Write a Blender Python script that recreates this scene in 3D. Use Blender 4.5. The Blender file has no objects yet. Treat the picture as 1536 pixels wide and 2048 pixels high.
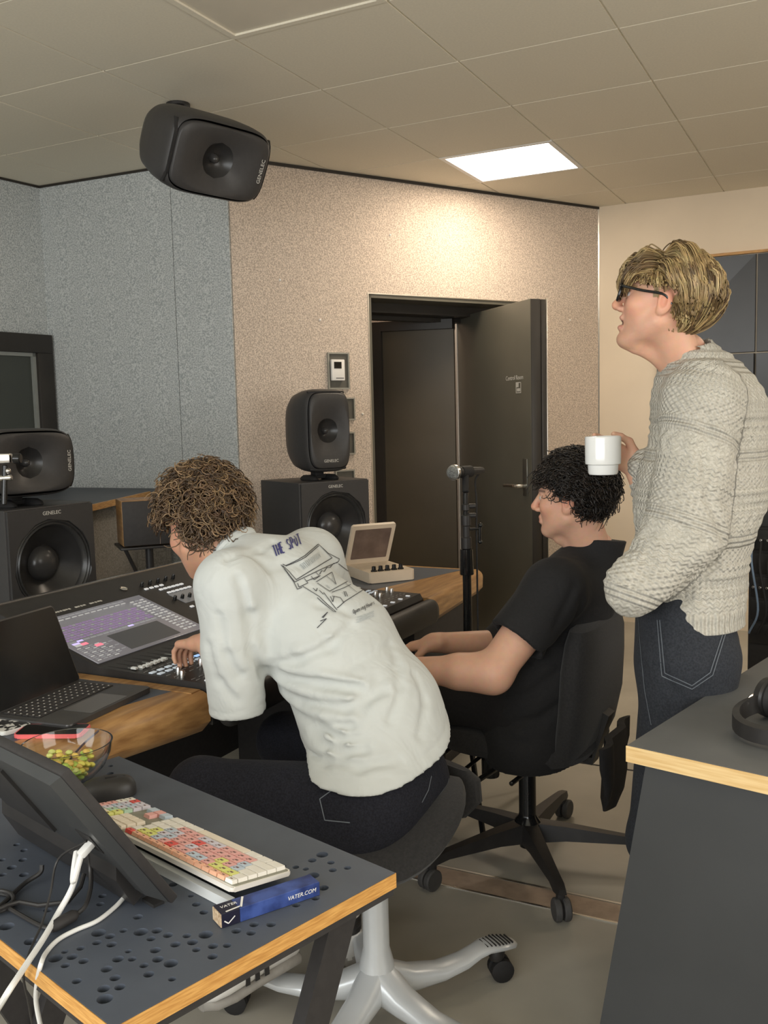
import bpy, bmesh, math, random
import numpy as np
from mathutils import Vector, Matrix
from mathutils.bvhtree import BVHTree
from mathutils.geometry import delaunay_2d_cdt

scene = bpy.context.scene
COL = scene.collection
random.seed(7)
PI = math.pi

# ------------------------------------------------------------------ camera
HC = 1.42                      # eye height of the photographer
ZC = HC + 1.32262              # ceiling height
CAM_R = np.array([[0.8925, 0.4503, -0.0246], [-0.0239, 0.1017, 0.9945], [-0.4503, 0.8870, -0.1014]])
YAW, PITCH, ROLL, FPX = -0.469754, -0.1016258, -0.0247643, 1883.48
def _cam_axes():
    f = np.array([math.sin(YAW) * math.cos(PITCH), math.cos(YAW) * math.cos(PITCH), math.sin(PITCH)])
    r = np.cross(f, [0, 0, 1]); r /= np.linalg.norm(r); u = np.cross(r, f)
    return np.stack([r * math.cos(ROLL) + u * math.sin(ROLL), -r * math.sin(ROLL) + u * math.cos(ROLL), f])
CAM_R = _cam_axes()
cam_data = bpy.data.cameras.new('camera'); cam = bpy.data.objects.new('camera', cam_data); COL.objects.link(cam)
cam_data.sensor_fit = 'VERTICAL'; cam_data.sensor_height = 36.0; cam_data.lens = FPX / 2048 * 36.0
cam_data.clip_start = 0.02; cam_data.clip_end = 60
_m = Matrix.Identity(4)
for _i in range(3):
    _m[_i][0] = CAM_R[0][_i]; _m[_i][1] = CAM_R[1][_i]; _m[_i][2] = -CAM_R[2][_i]
_m[2][3] = HC
cam.matrix_world = _m
scene.camera = cam

# ------------------------------------------------------------------ world, exposure, daylight
world = bpy.data.worlds.new('world'); scene.world = world; world.use_nodes = True
world.node_tree.nodes['Background'].inputs[0].default_value = (0.72, 0.80, 0.90, 1)
world.node_tree.nodes['Background'].inputs[1].default_value = 0.6
vs = scene.view_settings
vs.view_transform = 'Standard'; vs.look = 'None'; vs.gamma = 1.0; vs.use_curve_mapping = False
vs.exposure = 0.45
def area_light(name, loc, target, sx, sy, power, col):
    d = bpy.data.lights.new(name, 'AREA'); d.shape = 'RECTANGLE'; d.size = sx; d.size_y = sy
    d.energy = power; d.color = col
    o = bpy.data.objects.new(name, d); COL.objects.link(o); o.location = loc
    o.rotation_euler = (Vector(target) - Vector(loc)).to_track_quat('-Z', 'Y').to_euler()
    return o
# daylight through the windows behind the photographer
area_light('window_daylight', (-1.0, -1.50, 1.55), (-1.0, 3.0, 1.45), 4.4, 1.5, 78, (0.97, 0.985, 0.97))
# daylight through the side window beyond the right desk
area_light('side_window_daylight', (2.42, 1.6, 1.60), (-2.0, 2.2, 1.1), 2.4, 1.4, 36, (1.0, 0.95, 0.86))

def at(x, y, t):               # point seen at photo pixel (x, y), t metres along the view axis
    d = CAM_R.T @ np.array([(x - 768) / FPX, (1024 - y) / FPX, 1.0])
    return np.array([0, 0, HC]) + d * t
def atz(x, y, z):
    d = CAM_R.T @ np.array([(x - 768) / FPX, (1024 - y) / FPX, 1.0])
    return np.array([0, 0, HC]) + d * ((z - HC) / d[2])

# ------------------------------------------------------------------ helpers
def props(o, label=None, cat=None, group=None, kind=None):
    if label: o['label'] = label
    if cat: o['category'] = cat
    if group: o['group'] = group
    if kind: o['kind'] = kind
    return o
def link(name, mesh, m=None, parent=None, **k):
    o = bpy.data.objects.new(name, mesh); COL.objects.link(o)
    if m is not None and mesh is not None and not mesh.materials: mesh.materials.append(m)
    if parent is not None: o.parent = parent
    return props(o, **k)
def thing(name, label, cat, loc=(0, 0, 0), rz=0.0, group=None, rot=None):
    o = bpy.data.objects.new(name, None); COL.objects.link(o)
    o.location = loc; o.rotation_euler = rot if rot is not None else (0, 0, rz); o.empty_display_size = 0.1
    return props(o, label, cat, group)
def copy_tree(o, parent=None):
    c = o.copy(); COL.objects.link(c); c.parent = parent
    for ch in list(o.children): copy_tree(ch, c)
    return c
def T(x=0, y=0, z=0): return Matrix.Translation((x, y, z))
def RX(a): return Matrix.Rotation(a, 4, 'X')
def RY(a): return Matrix.Rotation(a, 4, 'Y')
def RZ(a): return Matrix.Rotation(a, 4, 'Z')
def frame(o, x, y, z):
    m = Matrix.Identity(4)
    for i in range(3): m[i][0] = x[i]; m[i][1] = y[i]; m[i][2] = z[i]; m[i][3] = o[i]
    return m
def along(a, b, up=(0, 0, 1)):
    """matrix whose Z runs from a to b, origin a"""
    a = Vector(a); b = Vector(b); z = (b - a).normalized(); up = Vector(up)
    if abs(z.dot(up)) > 0.98: up = Vector((1, 0, 0))
    x = up.cross(z).normalized(); y = z.cross(x)
    return frame(a, x, y, z)

class MB:
    def __init__(s): s.v = []; s.f = []
    def add(s, vs, fs, M=None):
        n = len(s.v)
        if M is not None: vs = [M @ Vector(v) for v in vs]
        s.v += [tuple(v) for v in vs]; s.f += [tuple(i + n for i in f) for f in fs]; return s
    def addbm(s, bm, M=None):
        bm.verts.index_update()
        s.add([v.co[:] for v in bm.verts], [[v.index for v in f.verts] for f in bm.faces], M); bm.free(); return s
    def box(s, c, d, M=None, bev=0.0, seg=2):
        bm = bmesh.new(); bmesh.ops.create_cube(bm, size=1.0)
        for v in bm.verts: v.co = Vector((c[0] + v.co.x * d[0], c[1] + v.co.y * d[1], c[2] + v.co.z * d[2]))
        if bev > 0: bmesh.ops.bevel(bm, geom=list(bm.edges), offset=bev, segments=seg, profile=0.5, affect='EDGES')
        return s.addbm(bm, M)
    def box2(s, a, b, M=None, bev=0.0, seg=2):
        return s.box([(a[i] + b[i]) / 2 for i in range(3)], [abs(b[i] - a[i]) for i in range(3)], M, bev, seg)
    def prism(s, pts, z0, z1, M=None, bev=0.0, seg=2):
        a = sum(pts[i][0] * pts[(i + 1) % len(pts)][1] - pts[(i + 1) % len(pts)][0] * pts[i][1] for i in range(len(pts)))
        if a < 0: pts = pts[::-1]
        bm = bmesh.new(); n = len(pts)
        lo = [bm.verts.new((p[0], p[1], z0)) for p in pts]; hi = [bm.verts.new((p[0], p[1], z1)) for p in pts]
        bm.faces.new(lo[::-1]); bm.faces.new(hi)
        for i in range(n): bm.faces.new((lo[i], lo[(i + 1) % n], hi[(i + 1) % n], hi[i]))
        if bev > 0: bmesh.ops.bevel(bm, geom=list(bm.edges), offset=bev, segments=seg, profile=0.5, affect='EDGES')
        return s.addbm(bm, M)
    def lathe(s, prof, seg=24, M=None, cap=True):
        vs = []; fs = []; n = len(prof)
        for k in range(seg):
            a = 2 * PI * k / seg
            for r, z in prof: vs.append((r * math.cos(a), r * math.sin(a), z))
        for k in range(seg):
            k2 = (k + 1) % seg
            for i in range(n - 1): fs.append((k * n + i, k2 * n + i, k2 * n + i + 1, k * n + i + 1))
        if cap and prof[0][0] > 1e-6: fs.append(tuple(k * n for k in range(seg))[::-1])
        if cap and prof[-1][0] > 1e-6: fs.append(tuple(k * n + n - 1 for k in range(seg)))
        return s.add(vs, fs, M)
    def cyl(s, a, b, r, r2=None, seg=16):
        r2 = r if r2 is None else r2; L = (Vector(b) - Vector(a)).length
        return s.lathe([(0, 0), (r, 0), (r2, L), (0, L)], seg, along(a, b))
    def rod(s, a, b, r, bev=0.003, seg=16):
        L = (Vector(b) - Vector(a)).length
        return s.lathe([(0, 0), (r - bev, 0), (r, bev), (r, L - bev), (r - bev, L), (0, L)], seg, along(a, b))
    def tube(s, path, r, seg=8, closed=False):
        P = [Vector(p) for p in path]; n = len(P); rs = r if hasattr(r, '__len__') else [r] * n
        vs = []; fs = []; prev = None
        for i in range(n):
            t = (P[(i + 1) % n] - P[i - 1]) if closed else (P[min(i + 1, n - 1)] - P[max(i - 1, 0)])
            t.normalize()
            if prev is None:
                up = Vector((0, 0, 1)) if abs(t.z) < 0.9 else Vector((1, 0, 0)); x = up.cross(t).normalized()
            else:
                x = prev - t * prev.dot(t)
                x = x.normalized() if x.length > 1e-6 else Vector((1, 0, 0))
            prev = x; y = t.cross(x)
            for k in range(seg):
                a = 2 * PI * k / seg; vs.append(P[i] + (x * math.cos(a) + y * math.sin(a)) * rs[i])
        for i in range(n if closed else n - 1):
            j = (i + 1) % n
            for k in range(seg): fs.append((i * seg + k, i * seg + (k + 1) % seg, j * seg + (k + 1) % seg, j * seg + k))
        if not closed: fs.append(tuple(range(seg))[::-1]); fs.append(tuple((n - 1) * seg + k for k in range(seg)))
        return s.add(vs, fs)
    def loft(s, rings, cap=True, M=None):
        n = len(rings[0]); vs = [p for r in rings for p in r]; fs = []
        for i in range(len(rings) - 1):
            for k in range(n): fs.append((i * n + k, i * n + (k + 1) % n, (i + 1) * n + (k + 1) % n, (i + 1) * n + k))
        if cap: fs.append(tuple(range(n))[::-1]); fs.append(tuple((len(rings) - 1) * n + k for k in range(n)))
        return s.add(vs, fs, M)
    def ball(s, c, r, seg=16, rings=10):
        rr = r if hasattr(r, '__len__') else (r, r, r)
        prof = [(math.sin(PI * i / rings), -math.cos(PI * i / rings)) for i in range(rings + 1)]
        prof[0] = (0, -1); prof[-1] = (0, 1)
        return s.lathe(prof, seg, T(*c) @ Matrix.Diagonal((rr[0], rr[1], rr[2], 1)))
    def mesh(s, name='mesh', smooth=35):
        me = bpy.data.meshes.new(name); me.from_pydata(s.v, [], s.f)
        bm = bmesh.new(); bm.from_mesh(me); bmesh.ops.remove_doubles(bm, verts=bm.verts, dist=1e-6)
        bmesh.ops.recalc_face_normals(bm, faces=bm.faces); bm.to_mesh(me); bm.free()
        if smooth:
            me.shade_smooth(); me.set_sharp_from_angle(angle=math.radians(smooth))
        me.update(); return me
    def ob(s, name, m, parent=None, smooth=35, **k): return link(name, s.mesh(name, smooth), m, parent, **k)

def spline(pts, n=8):
    """Catmull-Rom through the points"""
    P = [Vector(p) for p in pts]; P = [P[0] * 2 - P[1]] + P + [P[-1] * 2 - P[-2]]; out = []
    for i in range(1, len(P) - 2):
        for k in range(n):
            t = k / n; a, b, c, d = P[i - 1], P[i], P[i + 1], P[i + 2]
            out.append(0.5 * ((2 * b) + (c - a) * t + (2 * a - 5 * b + 4 * c - d) * t * t + (3 * b - a - 3 * c + d) * t ** 3))
    out.append(P[-2]); return out
def superell(a, b, n=40, p=4.0):
    return [(a * math.copysign(abs(math.cos(t)) ** (2 / p), math.cos(t)), b * math.copysign(abs(math.sin(t)) ** (2 / p), math.sin(t)))
            for t in [2 * PI * k / n for k in range(n)]]
def rrect(w, h, r, n=6):
    out = []
    for cx, cy, a0 in ((w / 2 - r, h / 2 - r, 0), (-w / 2 + r, h / 2 - r, PI / 2), (-w / 2 + r, -h / 2 + r, PI), (w / 2 - r, -h / 2 + r, 1.5 * PI)):
        for i in range(n + 1):
            a = a0 + PI / 2 * i / n; out.append((cx + r * math.cos(a), cy + r * math.sin(a)))
    return out
def text_mesh(txt, size, M, depth=0.0006, align='CENTER', shear=0.0):
    cu = bpy.data.curves.new('lettering', 'FONT'); cu.body = txt; cu.size = size; cu.align_x = align; cu.align_y = 'CENTER'
    cu.extrude = depth; cu.shear = shear; cu.resolution_u = 3
    o = bpy.data.objects.new('lettering', cu); COL.objects.link(o); bpy.context.view_layer.update()
    me = bpy.data.meshes.new_from_object(o.evaluated_get(bpy.context.evaluated_depsgraph_get()))
    bpy.data.objects.remove(o); bpy.data.curves.remove(cu); me.transform(M); return me

# ------------------------------------------------------------------ materials
def srgb(r, g, b):
    return tuple(((c / 255) / 12.92 if c / 255 <= 0.04045 else ((c / 255 + 0.055) / 1.055) ** 2.4) for c in (r, g, b)) + (1.0,)
def pm(name, col, rough=0.5, metal=0.0, var=0.0, scale=20.0, bump=0.0, bscale=80.0, col2=None, stretch=None,
       spec=0.5, coat=0.0, detail=4.0, trans=0.0, ior=1.45, emit=0.0, sss=0.0, coords='Object', ramp=(0.35, 0.65), sheen=0.0, alpha=1.0):
    m = bpy.data.materials.new(name); m.use_nodes = True; nt = m.node_tree; N = nt.nodes; L = nt.links
    b = N['Principled BSDF']
    c = srgb(*col) if max(col) > 1.0 else tuple(col) + (1.0,)
    b.inputs['Base Color'].default_value = c; b.inputs['Roughness'].default_value = rough; b.inputs['Metallic'].default_value = metal
    b.inputs['Specular IOR Level'].default_value = spec; b.inputs['Coat Weight'].default_value = coat
    b.inputs['Transmission Weight'].default_value = trans; b.inputs['IOR'].default_value = ior
    b.inputs['Sheen Weight'].default_value = sheen; b.inputs['Alpha'].default_value = alpha
    if sss: b.inputs['Subsurface Weight'].default_value = sss; b.inputs['Subsurface Radius'].default_value = (0.012, 0.005, 0.003); b.inputs['Subsurface Scale'].default_value = 0.6
    if emit: b.inputs['Emission Color'].default_value = c; b.inputs['Emission Strength'].default_value = emit
    if var or bump or col2:
        tc = N.new('ShaderNodeTexCoord'); mp = N.new('ShaderNodeMapping'); L.new(tc.outputs[coords], mp.inputs[0])
        if stretch: mp.inputs['Scale'].default_value = stretch
    if var or col2:
        nz = N.new('ShaderNodeTexNoise'); nz.inputs['Scale'].default_value = scale; nz.inputs['Detail'].default_value = detail
        L.new(mp.outputs[0], nz.inputs['Vector'])
        r = N.new('ShaderNodeValToRGB'); r.color_ramp.elements[0].position = ramp[0]; r.color_ramp.elements[1].position = ramp[1]
        if col2: ca, cb = c, (srgb(*col2) if max(col2) > 1.0 else tuple(col2) + (1.0,))
        else: ca = tuple(x * (1 - var) for x in c[:3]) + (1,); cb = tuple(min(1, x * (1 + var)) for x in c[:3]) + (1,)
        r.color_ramp.elements[0].color = ca; r.color_ramp.elements[1].color = cb
        L.new(nz.outputs[0], r.inputs[0]); L.new(r.outputs[0], b.inputs['Base Color'])
        if emit: L.new(r.outputs[0], b.inputs['Emission Color'])
    if bump:
        nb = N.new('ShaderNodeTexNoise'); nb.inputs['Scale'].default_value = bscale; nb.inputs['Detail'].default_value = 3
        L.new(mp.outputs[0], nb.inputs['Vector'])
        bp = N.new('ShaderNodeBump'); bp.inputs['Strength'].default_value = bump; bp.inputs['Distance'].default_value = 0.004
        L.new(nb.outputs[0], bp.inputs['Height']); L.new(bp.outputs[0], b.inputs['Normal'])
    return m

M = {}
M['felt_grey'] = pm('grey_felt', (0.35, 0.375, 0.38), 0.95, col2=(0.62, 0.64, 0.63), scale=150, detail=2, bump=0.35, bscale=220, ramp=(0.38, 0.62), spec=0.1)
M['felt_beige'] = pm('beige_felt', (0.42, 0.35, 0.29), 0.95, col2=(0.72, 0.61, 0.51), scale=150, detail=2, bump=0.35, bscale=220, ramp=(0.38, 0.62), spec=0.1)
M['plaster'] = pm('cream_plaster', (0.74, 0.63, 0.49), 0.85, var=0.03, scale=3, bump=0.05, bscale=300)
M['tile'] = pm('ceiling_tile', (0.76, 0.70, 0.57), 0.9, var=0.025, scale=120, bump=0.08, bscale=500)
M['grid'] = pm('ceiling_grid', (0.86, 0.82, 0.70), 0.6, var=0.02, scale=9)
M['floor'] = pm('floor_linoleum', (0.36, 0.335, 0.28), 0.30, col2=(0.44, 0.41, 0.345), scale=3.0, bump=0.03, bscale=40, spec=0.4)
M['strip'] = pm('floor_strip', (0.34, 0.25, 0.18), 0.4, col2=(0.46, 0.34, 0.25), scale=18)
M['steel_edge'] = pm('steel_edge', (0.75, 0.72, 0.66), 0.3, metal=1.0, var=0.05, scale=30)
M['lino'] = pm('blue_grey_linoleum', (0.074, 0.085, 0.106), 0.48, var=0.06, scale=14, bump=0.02, bscale=200)
M['lino_dark'] = pm('charcoal_laminate', (0.05, 0.05, 0.052), 0.5, var=0.06, scale=10)
M['wood'] = pm('oak_edge', (0.36, 0.18, 0.06), 0.4, col2=(0.62, 0.36, 0.13), scale=9, stretch=(3, 3, 40), detail=6)
M['wood_front'] = pm('oak_front', (0.25, 0.125, 0.045), 0.36, col2=(0.46, 0.26, 0.10), scale=5, stretch=(14, 1.2, 14), detail=6, ramp=(0.3, 0.7))
M['wood_light'] = pm('ash_edge', (0.72, 0.47, 0.20), 0.4, col2=(0.86, 0.63, 0.32), scale=5, stretch=(2, 2, 40), detail=6)
M['ply'] = pm('plywood_edge', (0.50, 0.235, 0.055), 0.45, col2=(0.70, 0.38, 0.11), scale=7, stretch=(4, 4, 60), detail=6)
M['black'] = pm('black_plastic', (0.026, 0.024, 0.023), 0.42, var=0.1, scale=30)
M['black_matte'] = pm('matte_black', (0.030, 0.027, 0.026), 0.65, var=0.1, scale=60, bump=0.05, bscale=500)
M['black_gloss'] = pm('gloss_black', (0.012, 0.012, 0.012), 0.15, var=0.1, scale=20)
M['speaker'] = pm('speaker_grey', (0.046, 0.044, 0.044), 0.45, var=0.05, scale=80, bump=0.03, bscale=700)
M['cone'] = pm('cone_black', (0.026, 0.025, 0.025), 0.30, var=0.1, scale=20)
M['ring'] = pm('surround_rubber', (0.035, 0.034, 0.033), 0.28, var=0.1, scale=30)
M['dome'] = pm('dome_black', (0.045, 0.043, 0.042), 0.25, var=0.1, scale=20)
M['lino_grey'] = pm('grey_linoleum', (0.125, 0.128, 0.128), 0.45, var=0.05, scale=9)
M['rubber'] = pm('rubber_black', (0.016, 0.015, 0.015), 0.7, var=0.1, scale=40)
M['white_metal'] = pm('light_grey_metal', (0.60, 0.62, 0.63), 0.32, metal=0.25, var=0.03, scale=12)
M['chrome'] = pm('brushed_steel', (0.72, 0.70, 0.67), 0.25, metal=1.0, var=0.05, scale=40)
M['white'] = pm('white_plastic', (0.80, 0.78, 0.74), 0.4, var=0.02, scale=15)
M['white_glaze'] = pm('white_glaze', (0.86, 0.87, 0.86), 0.12, var=0.01, scale=5, coat=0.4)
M['logo'] = pm('pale_print', (0.62, 0.60, 0.55), 0.5, var=0.02, scale=30)
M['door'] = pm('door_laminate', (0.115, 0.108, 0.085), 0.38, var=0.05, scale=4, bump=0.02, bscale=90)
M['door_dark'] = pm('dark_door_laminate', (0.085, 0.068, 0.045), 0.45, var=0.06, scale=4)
M['frame_dark'] = pm('dark_frame', (0.030, 0.026, 0.022), 0.45, var=0.08, scale=8)
M['chair_fabric'] = pm('black_upholstery', (0.019, 0.018, 0.018), 0.9, var=0.2, scale=160, bump=0.2, bscale=450, sheen=0.1)
M['lamp'] = pm('lamp_diffuser', (1.0, 0.95, 0.86), 0.6, var=0.005, scale=2, emit=5.0)
M['lamp_off'] = pm('unlit_diffuser', (0.66, 0.60, 0.49), 0.45, var=0.02, scale=6)
# ================================================================== ROOM
GX, GY = -3.18988864, 2.24974     # ceiling grid origin
CL = (-4.125, 3.977); CB = (-2.889, 4.030); CR = (-1.567, 6.288); XR = 2.5; YB = -1.6; XL = -4.62
UD = Vector((math.cos(math.radians(59.6)), math.sin(math.radians(59.6)), 0)); ND = Vector((-UD.y, UD.x, 0))
DP = Vector((CR[0], CR[1], 0))
def dw(s, n, z): return DP + UD * s + ND * n + Vector((0, 0, z))      # door wall frame: along, into wall, up
DWM = frame(DP, UD, ND, (0, 0, 1))
# floor and its inlays
fl = MB().box2((-5.6, -1.9, -0.1), (2.8, 7.6, 0)).ob('floor', M['floor'], smooth=None, kind='structure')
def strip_y(x): return 2.56
st = MB().box2((-4.0, 2.507, 0), (2.4, 2.60, 0.0012)).ob('inlay_strip', M['strip'], fl, smooth=None)
for yy in (2.50, 2.607): MB().box2((-4.0, yy - 0.004, 0), (2.4, yy + 0.004, 0.0022)).ob('metal_edging', M['steel_edge'], fl, smooth=None)
MB().box2((-4.0, 3.640, 0), (2.4, 3.652, 0.001)).ob('floor_joint', M['rubber'], fl, smooth=None)
# ceiling: backing, tiles, lights
ce = MB().box2((-5.6, -1.9, ZC + 0.006), (2.8, 7.6, ZC + 0.1)).ob('ceiling', M['grid'], smooth=None, kind='structure')
tm = MB().prism(rrect(0.592, 0.592, 0.002, 1), 0.0, 0.02, bev=0.0).mesh('ceiling_tile', 35)
tm.materials.append(M['tile'])
LIT = [(2, 4), (6, 4)]; UNLIT = [(2, 0), (6, 0)]
def inside(x, y):
    if x < XL or x > XR or y < YB or y > CR[1]: return False
    if x < CB[0]: return y < CB[1]
    return not (x < CR[0] and (Vector((x, y, 0)) - DP).dot(ND) > 0)
for i in range(-3, 9):
    for j in range(-2, 7):
        cx, cy = GX + 0.6 * (i + 0.5), GY + 0.6 * (j + 0.5)
        if not any(inside(cx + a, cy + b) for a in (-0.3, 0, 0.3) for b in (-0.3, 0, 0.3)): continue
        if (i, j) in LIT or (i, j) in UNLIT: continue
        t = link('ceiling_tile', tm, None, ce); t.location = (cx, cy, ZC + 0.0005 - 0.001 * ((i * 7 + j * 3) % 3) / 3)
for (i, j) in LIT + UNLIT:
    cx, cy = GX + 0.6 * (i + 0.5), GY + 0.6 * (j + 0.5); on = (i, j) in LIT
    vis = (i == 2)
    lp = thing('ceiling_light', ('glowing square light panel set in the ceiling above the door' if on else 'switched-off square light panel recessed in the ceiling') if vis
               else ('glowing square ceiling light panel beyond the right desk' if on else 'switched-off square ceiling light panel over the right desk'), 'ceiling light', (cx, cy, ZC), group='ceiling light panels')
    b = MB()
    for s in (-1, 1):
        b.box((s * 0.288, 0, 0.004), (0.024, 0.6, 0.014)); b.box((0, s * 0.288, 0.004), (0.552, 0.024, 0.014))
    b.ob('light_frame', M['white'] if on else M['tile'], lp, smooth=None)
    MB().prism(rrect(0.552, 0.552, 0.01), 0.004, 0.012).ob('diffuser', M['lamp'] if on else M['lamp_off'], lp, smooth=None)
    if on:
        d = bpy.data.lights.new('panel_light', 'AREA'); d.shape = 'SQUARE'; d.size = 0.55; d.energy = 11 if vis else 8; d.color = (1.0, 0.80, 0.58)
        o = bpy.data.objects.new('panel_light', d); COL.objects.link(o); o.parent = lp; o.location = (0, 0, -0.012)
# walls
wl = MB().prism([CL, (XL, YB), (XL - 0.1, YB), (CL[0] - 0.1, CL[1] + 0.05)], 0, ZC).ob('wall_left', M['felt_grey'], smooth=None, kind='structure')
wb = MB().prism([(CL[0] - 0.1, CL[1] + 0.02), (CB[0] - 0.02, CB[1] + 0.02), (CB[0] - 0.12, CB[1] + 0.12), (CL[0] - 0.1, CL[1] + 0.12)], 0, ZC).ob('wall_back', M['felt_grey'], smooth=None, kind='structure')
for a, b_ in ((0.0, 0.716), (0.7185, 1.0)):                        # two felt sheets with a seam between them
    p = [Vector((CL[0] + (CB[0] - CL[0]) * t, CL[1] + (CB[1] - CL[1]) * t, 0)) for t in (a, b_)]
    MB().prism([p[0][:2], p[1][:2], (p[1].x - 0.004, p[1].y + 0.018), (p[0].x, p[0].y + 0.018)], 0, ZC - 0.012).ob('felt_panel', M['felt_grey'], wb, smooth=None)
trims = []
def trim(n, a, b_, z0, z1, w, m):
    a = Vector(a); b_ = Vector(b_); d = (b_ - a).normalized(); nn = Vector((d.y, -d.x, 0)) * w
    return MB().prism([a[:2], b_[:2], (b_ + nn)[:2], (a + nn)[:2]], z0, z1).ob(n, m, smooth=None, kind='structure')
trim('shadow_gap_1', (*CL, 0), (*CB, 0), ZC - 0.013, ZC - 0.001, 0.006, M['frame_dark'])  # dark strips whose colour stands in for the shadow gap below the ceiling
trim('shadow_gap_2', (*CB, 0), (*CR, 0), ZC - 0.016, ZC - 0.001, 0.008, M['frame_dark'])
trim('shadow_gap_3', (XL, YB, 0), (*CL, 0), ZC - 0.013, ZC - 0.001, 0.006, M['frame_dark'])
# door wall: thick, with an opening s in [S0, S1]
S0, S1, HD, TH = -1.79, -0.56, 2.1, 0.42
SE = -(Vector((*CB, 0)) - DP).length
wd = MB()
wd.box2((SE + 0.01, 0.0, 0), (S0, TH, ZC), DWM); wd.box2((S1, 0.0, 0), (0.05, TH, ZC), DWM); wd.box2((S0, 0.0, HD), (S1, TH, ZC), DWM)
wdo = wd.ob('wall_door_side', M['felt_beige'], smooth=None, kind='structure')
cw = MB().box2((CR[0] - 0.0, CR[1], 0), (2.6, CR[1] + 0.1, ZC)).ob('wall_right_back', M['plaster'], smooth=None, kind='structure')
MB().box2((CR[0] - 0.012, CR[1] - 0.004, 0), (CR[0] + 0.006, CR[1] + 0.01, ZC)).ob('trim_4', M['steel_edge'], smooth=None, kind='structure')
# behind the photographer: window wall; right: side wall with a window
wk = MB()
wk.box2((XL - 0.1, YB - 0.1, 0), (2.6, YB, 0.8)); wk.box2((XL - 0.1, YB - 0.1, 2.3), (2.6, YB, ZC))
wk.box2((XL - 0.1, YB - 0.1, 0.8), (-3.2, YB, 2.3)); wk.box2((1.2, YB - 0.1, 0.8), (2.6, YB, 2.3))
wk.ob('wall_behind', M['plaster'], smooth=None, kind='structure')
wr = MB()
wr.box2((XR, YB, 0), (XR + 0.1, CR[1], 0.9)); wr.box2((XR, YB, 2.3), (XR + 0.1, CR[1], ZC))
wr.box2((XR, YB, 0.9), (XR + 0.1, 0.4, 2.3)); wr.box2((XR, 2.8, 0.9), (XR + 0.1, CR[1], 2.3))
wr.ob('wall_right', M['plaster'], smooth=None, kind='structure')
# window of the recording room in the left wall
wdir = (Vector((XL, YB, 0)) - Vector((*CL, 0))).normalized(); wn = Vector((-wdir.y, wdir.x, 0))
if wn.x < 0: wn = -wn
WM = frame(Vector((*CL, 0)), wdir, wn, (0, 0, 1))
w1 = props(bpy.data.objects.new('window_1', None), kind='structure'); COL.objects.link(w1)
fr = MB()
fr.box2((0.012, 0.0, 1.815), (1.9, 0.05, 1.918), WM, 0.004); fr.box2((0.012, 0, 1.0), (1.9, 0.05, 1.09), WM, 0.004)
fr.box2((0.012, 0.0, 1.09), (0.115, 0.05, 1.815), WM, 0.004); fr.box2((1.8, 0.0, 1.09), (1.9, 0.05, 1.815), WM, 0.004)
fr.ob('window_frame', M['frame_dark'], w1)
fr = MB(); fr.box2((0.115, 0.005, 1.09), (0.135, 0.03, 1.815), WM); fr.box2((0.115, 0.005, 1.795), (1.8, 0.03, 1.815), WM)
fr.ob('inner_bead', pm('bead_grey', (0.26, 0.27, 0.25), 0.5, var=0.05, scale=20), w1, smooth=None)
MB().box2((0.135, 0.004, 1.09), (1.8, 0.010, 1.795), WM).ob('glass_pane', pm('dark_glass', (0.055, 0.06, 0.052), 0.12, var=0.05, scale=3), w1, smooth=None)
# vestibule behind the door
ves = MB()
ves.box2((S0 - 0.9, TH + 1.15, 0), (S1 + 1.4, TH + 1.25, ZC), DWM)
vo = ves.ob('wall_vestibule', M['felt_beige'], smooth=None, kind='structure')
MB().box2((S0 - 0.9, TH, 0), (S0 - 0.8, TH + 1.15, ZC), DWM).ob('wall_vestibule_side', M['felt_beige'], smooth=None, kind='structure')
MB().box2((S1 + 1.3, TH, 0), (S1 + 1.4, TH + 1.15, ZC), DWM).ob('wall_vestibule_end', M['felt_beige'], smooth=None, kind='structure')
# jamb lining and header
jl = MB()
jl.box2((S0, 0.004, 0), (S0 + 0.02, TH, HD), DWM); jl.box2((S0, 0.004, HD - 0.02), (S1, TH, HD), DWM); jl.box2((S1 - 0.02, 0.004, 0), (S1, TH, HD), DWM)
jl.ob('trim_5', M['door'], smooth=None, kind='structure')
jl = MB()
jl.box2((S0 + 0.02, 0.20, HD - 0.075), (S1 - 0.02, 0.34, HD - 0.02), DWM); jl.box2((S0 + 0.02, 0.26, 0), (S0 + 0.06, 0.34, HD - 0.02), DWM)
jl.box2((S0 + 0.02, 0.34, HD - 0.10), (S1 - 0.02, 0.40, HD - 0.02), DWM)
jl.ob('trim_6', M['frame_dark'], smooth=None, kind='structure')
MB().box2((S0 - 0.006, -0.003, 0), (S0, 0.01, HD + 0.006), DWM).box2((S0, -0.003, HD), (S1, 0.01, HD + 0.006), DWM).ob('trim_7', M['steel_edge'], smooth=None, kind='structure')
# the inner door, closed, at an angle behind
d2 = props(bpy.data.objects.new('door_2', None), kind='structure'); COL.objects.link(d2)
ZD = 2.02
P2 = Vector((*atz(735, 646, ZD)[:2], 0)); Q2 = Vector((*atz(905, 637.5, ZD)[:2], 0)); u2 = (Q2 - P2).normalized(); n2 = Vector((-u2.y, u2.x, 0))
D2M = frame(P2, u2, n2, (0, 0, 1)); L2 = (Q2 - P2).length
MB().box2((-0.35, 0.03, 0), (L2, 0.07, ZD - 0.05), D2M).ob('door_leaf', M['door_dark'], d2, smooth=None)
b = MB(); b.box2((-0.35, -0.02, ZD - 0.06), (L2, 0.09, ZD), D2M); b.box2((-0.35, -0.02, 0), (0.09, 0.09, ZD - 0.06), D2M)
b.ob('door_frame', M['frame_dark'], d2, smooth=None)
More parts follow.
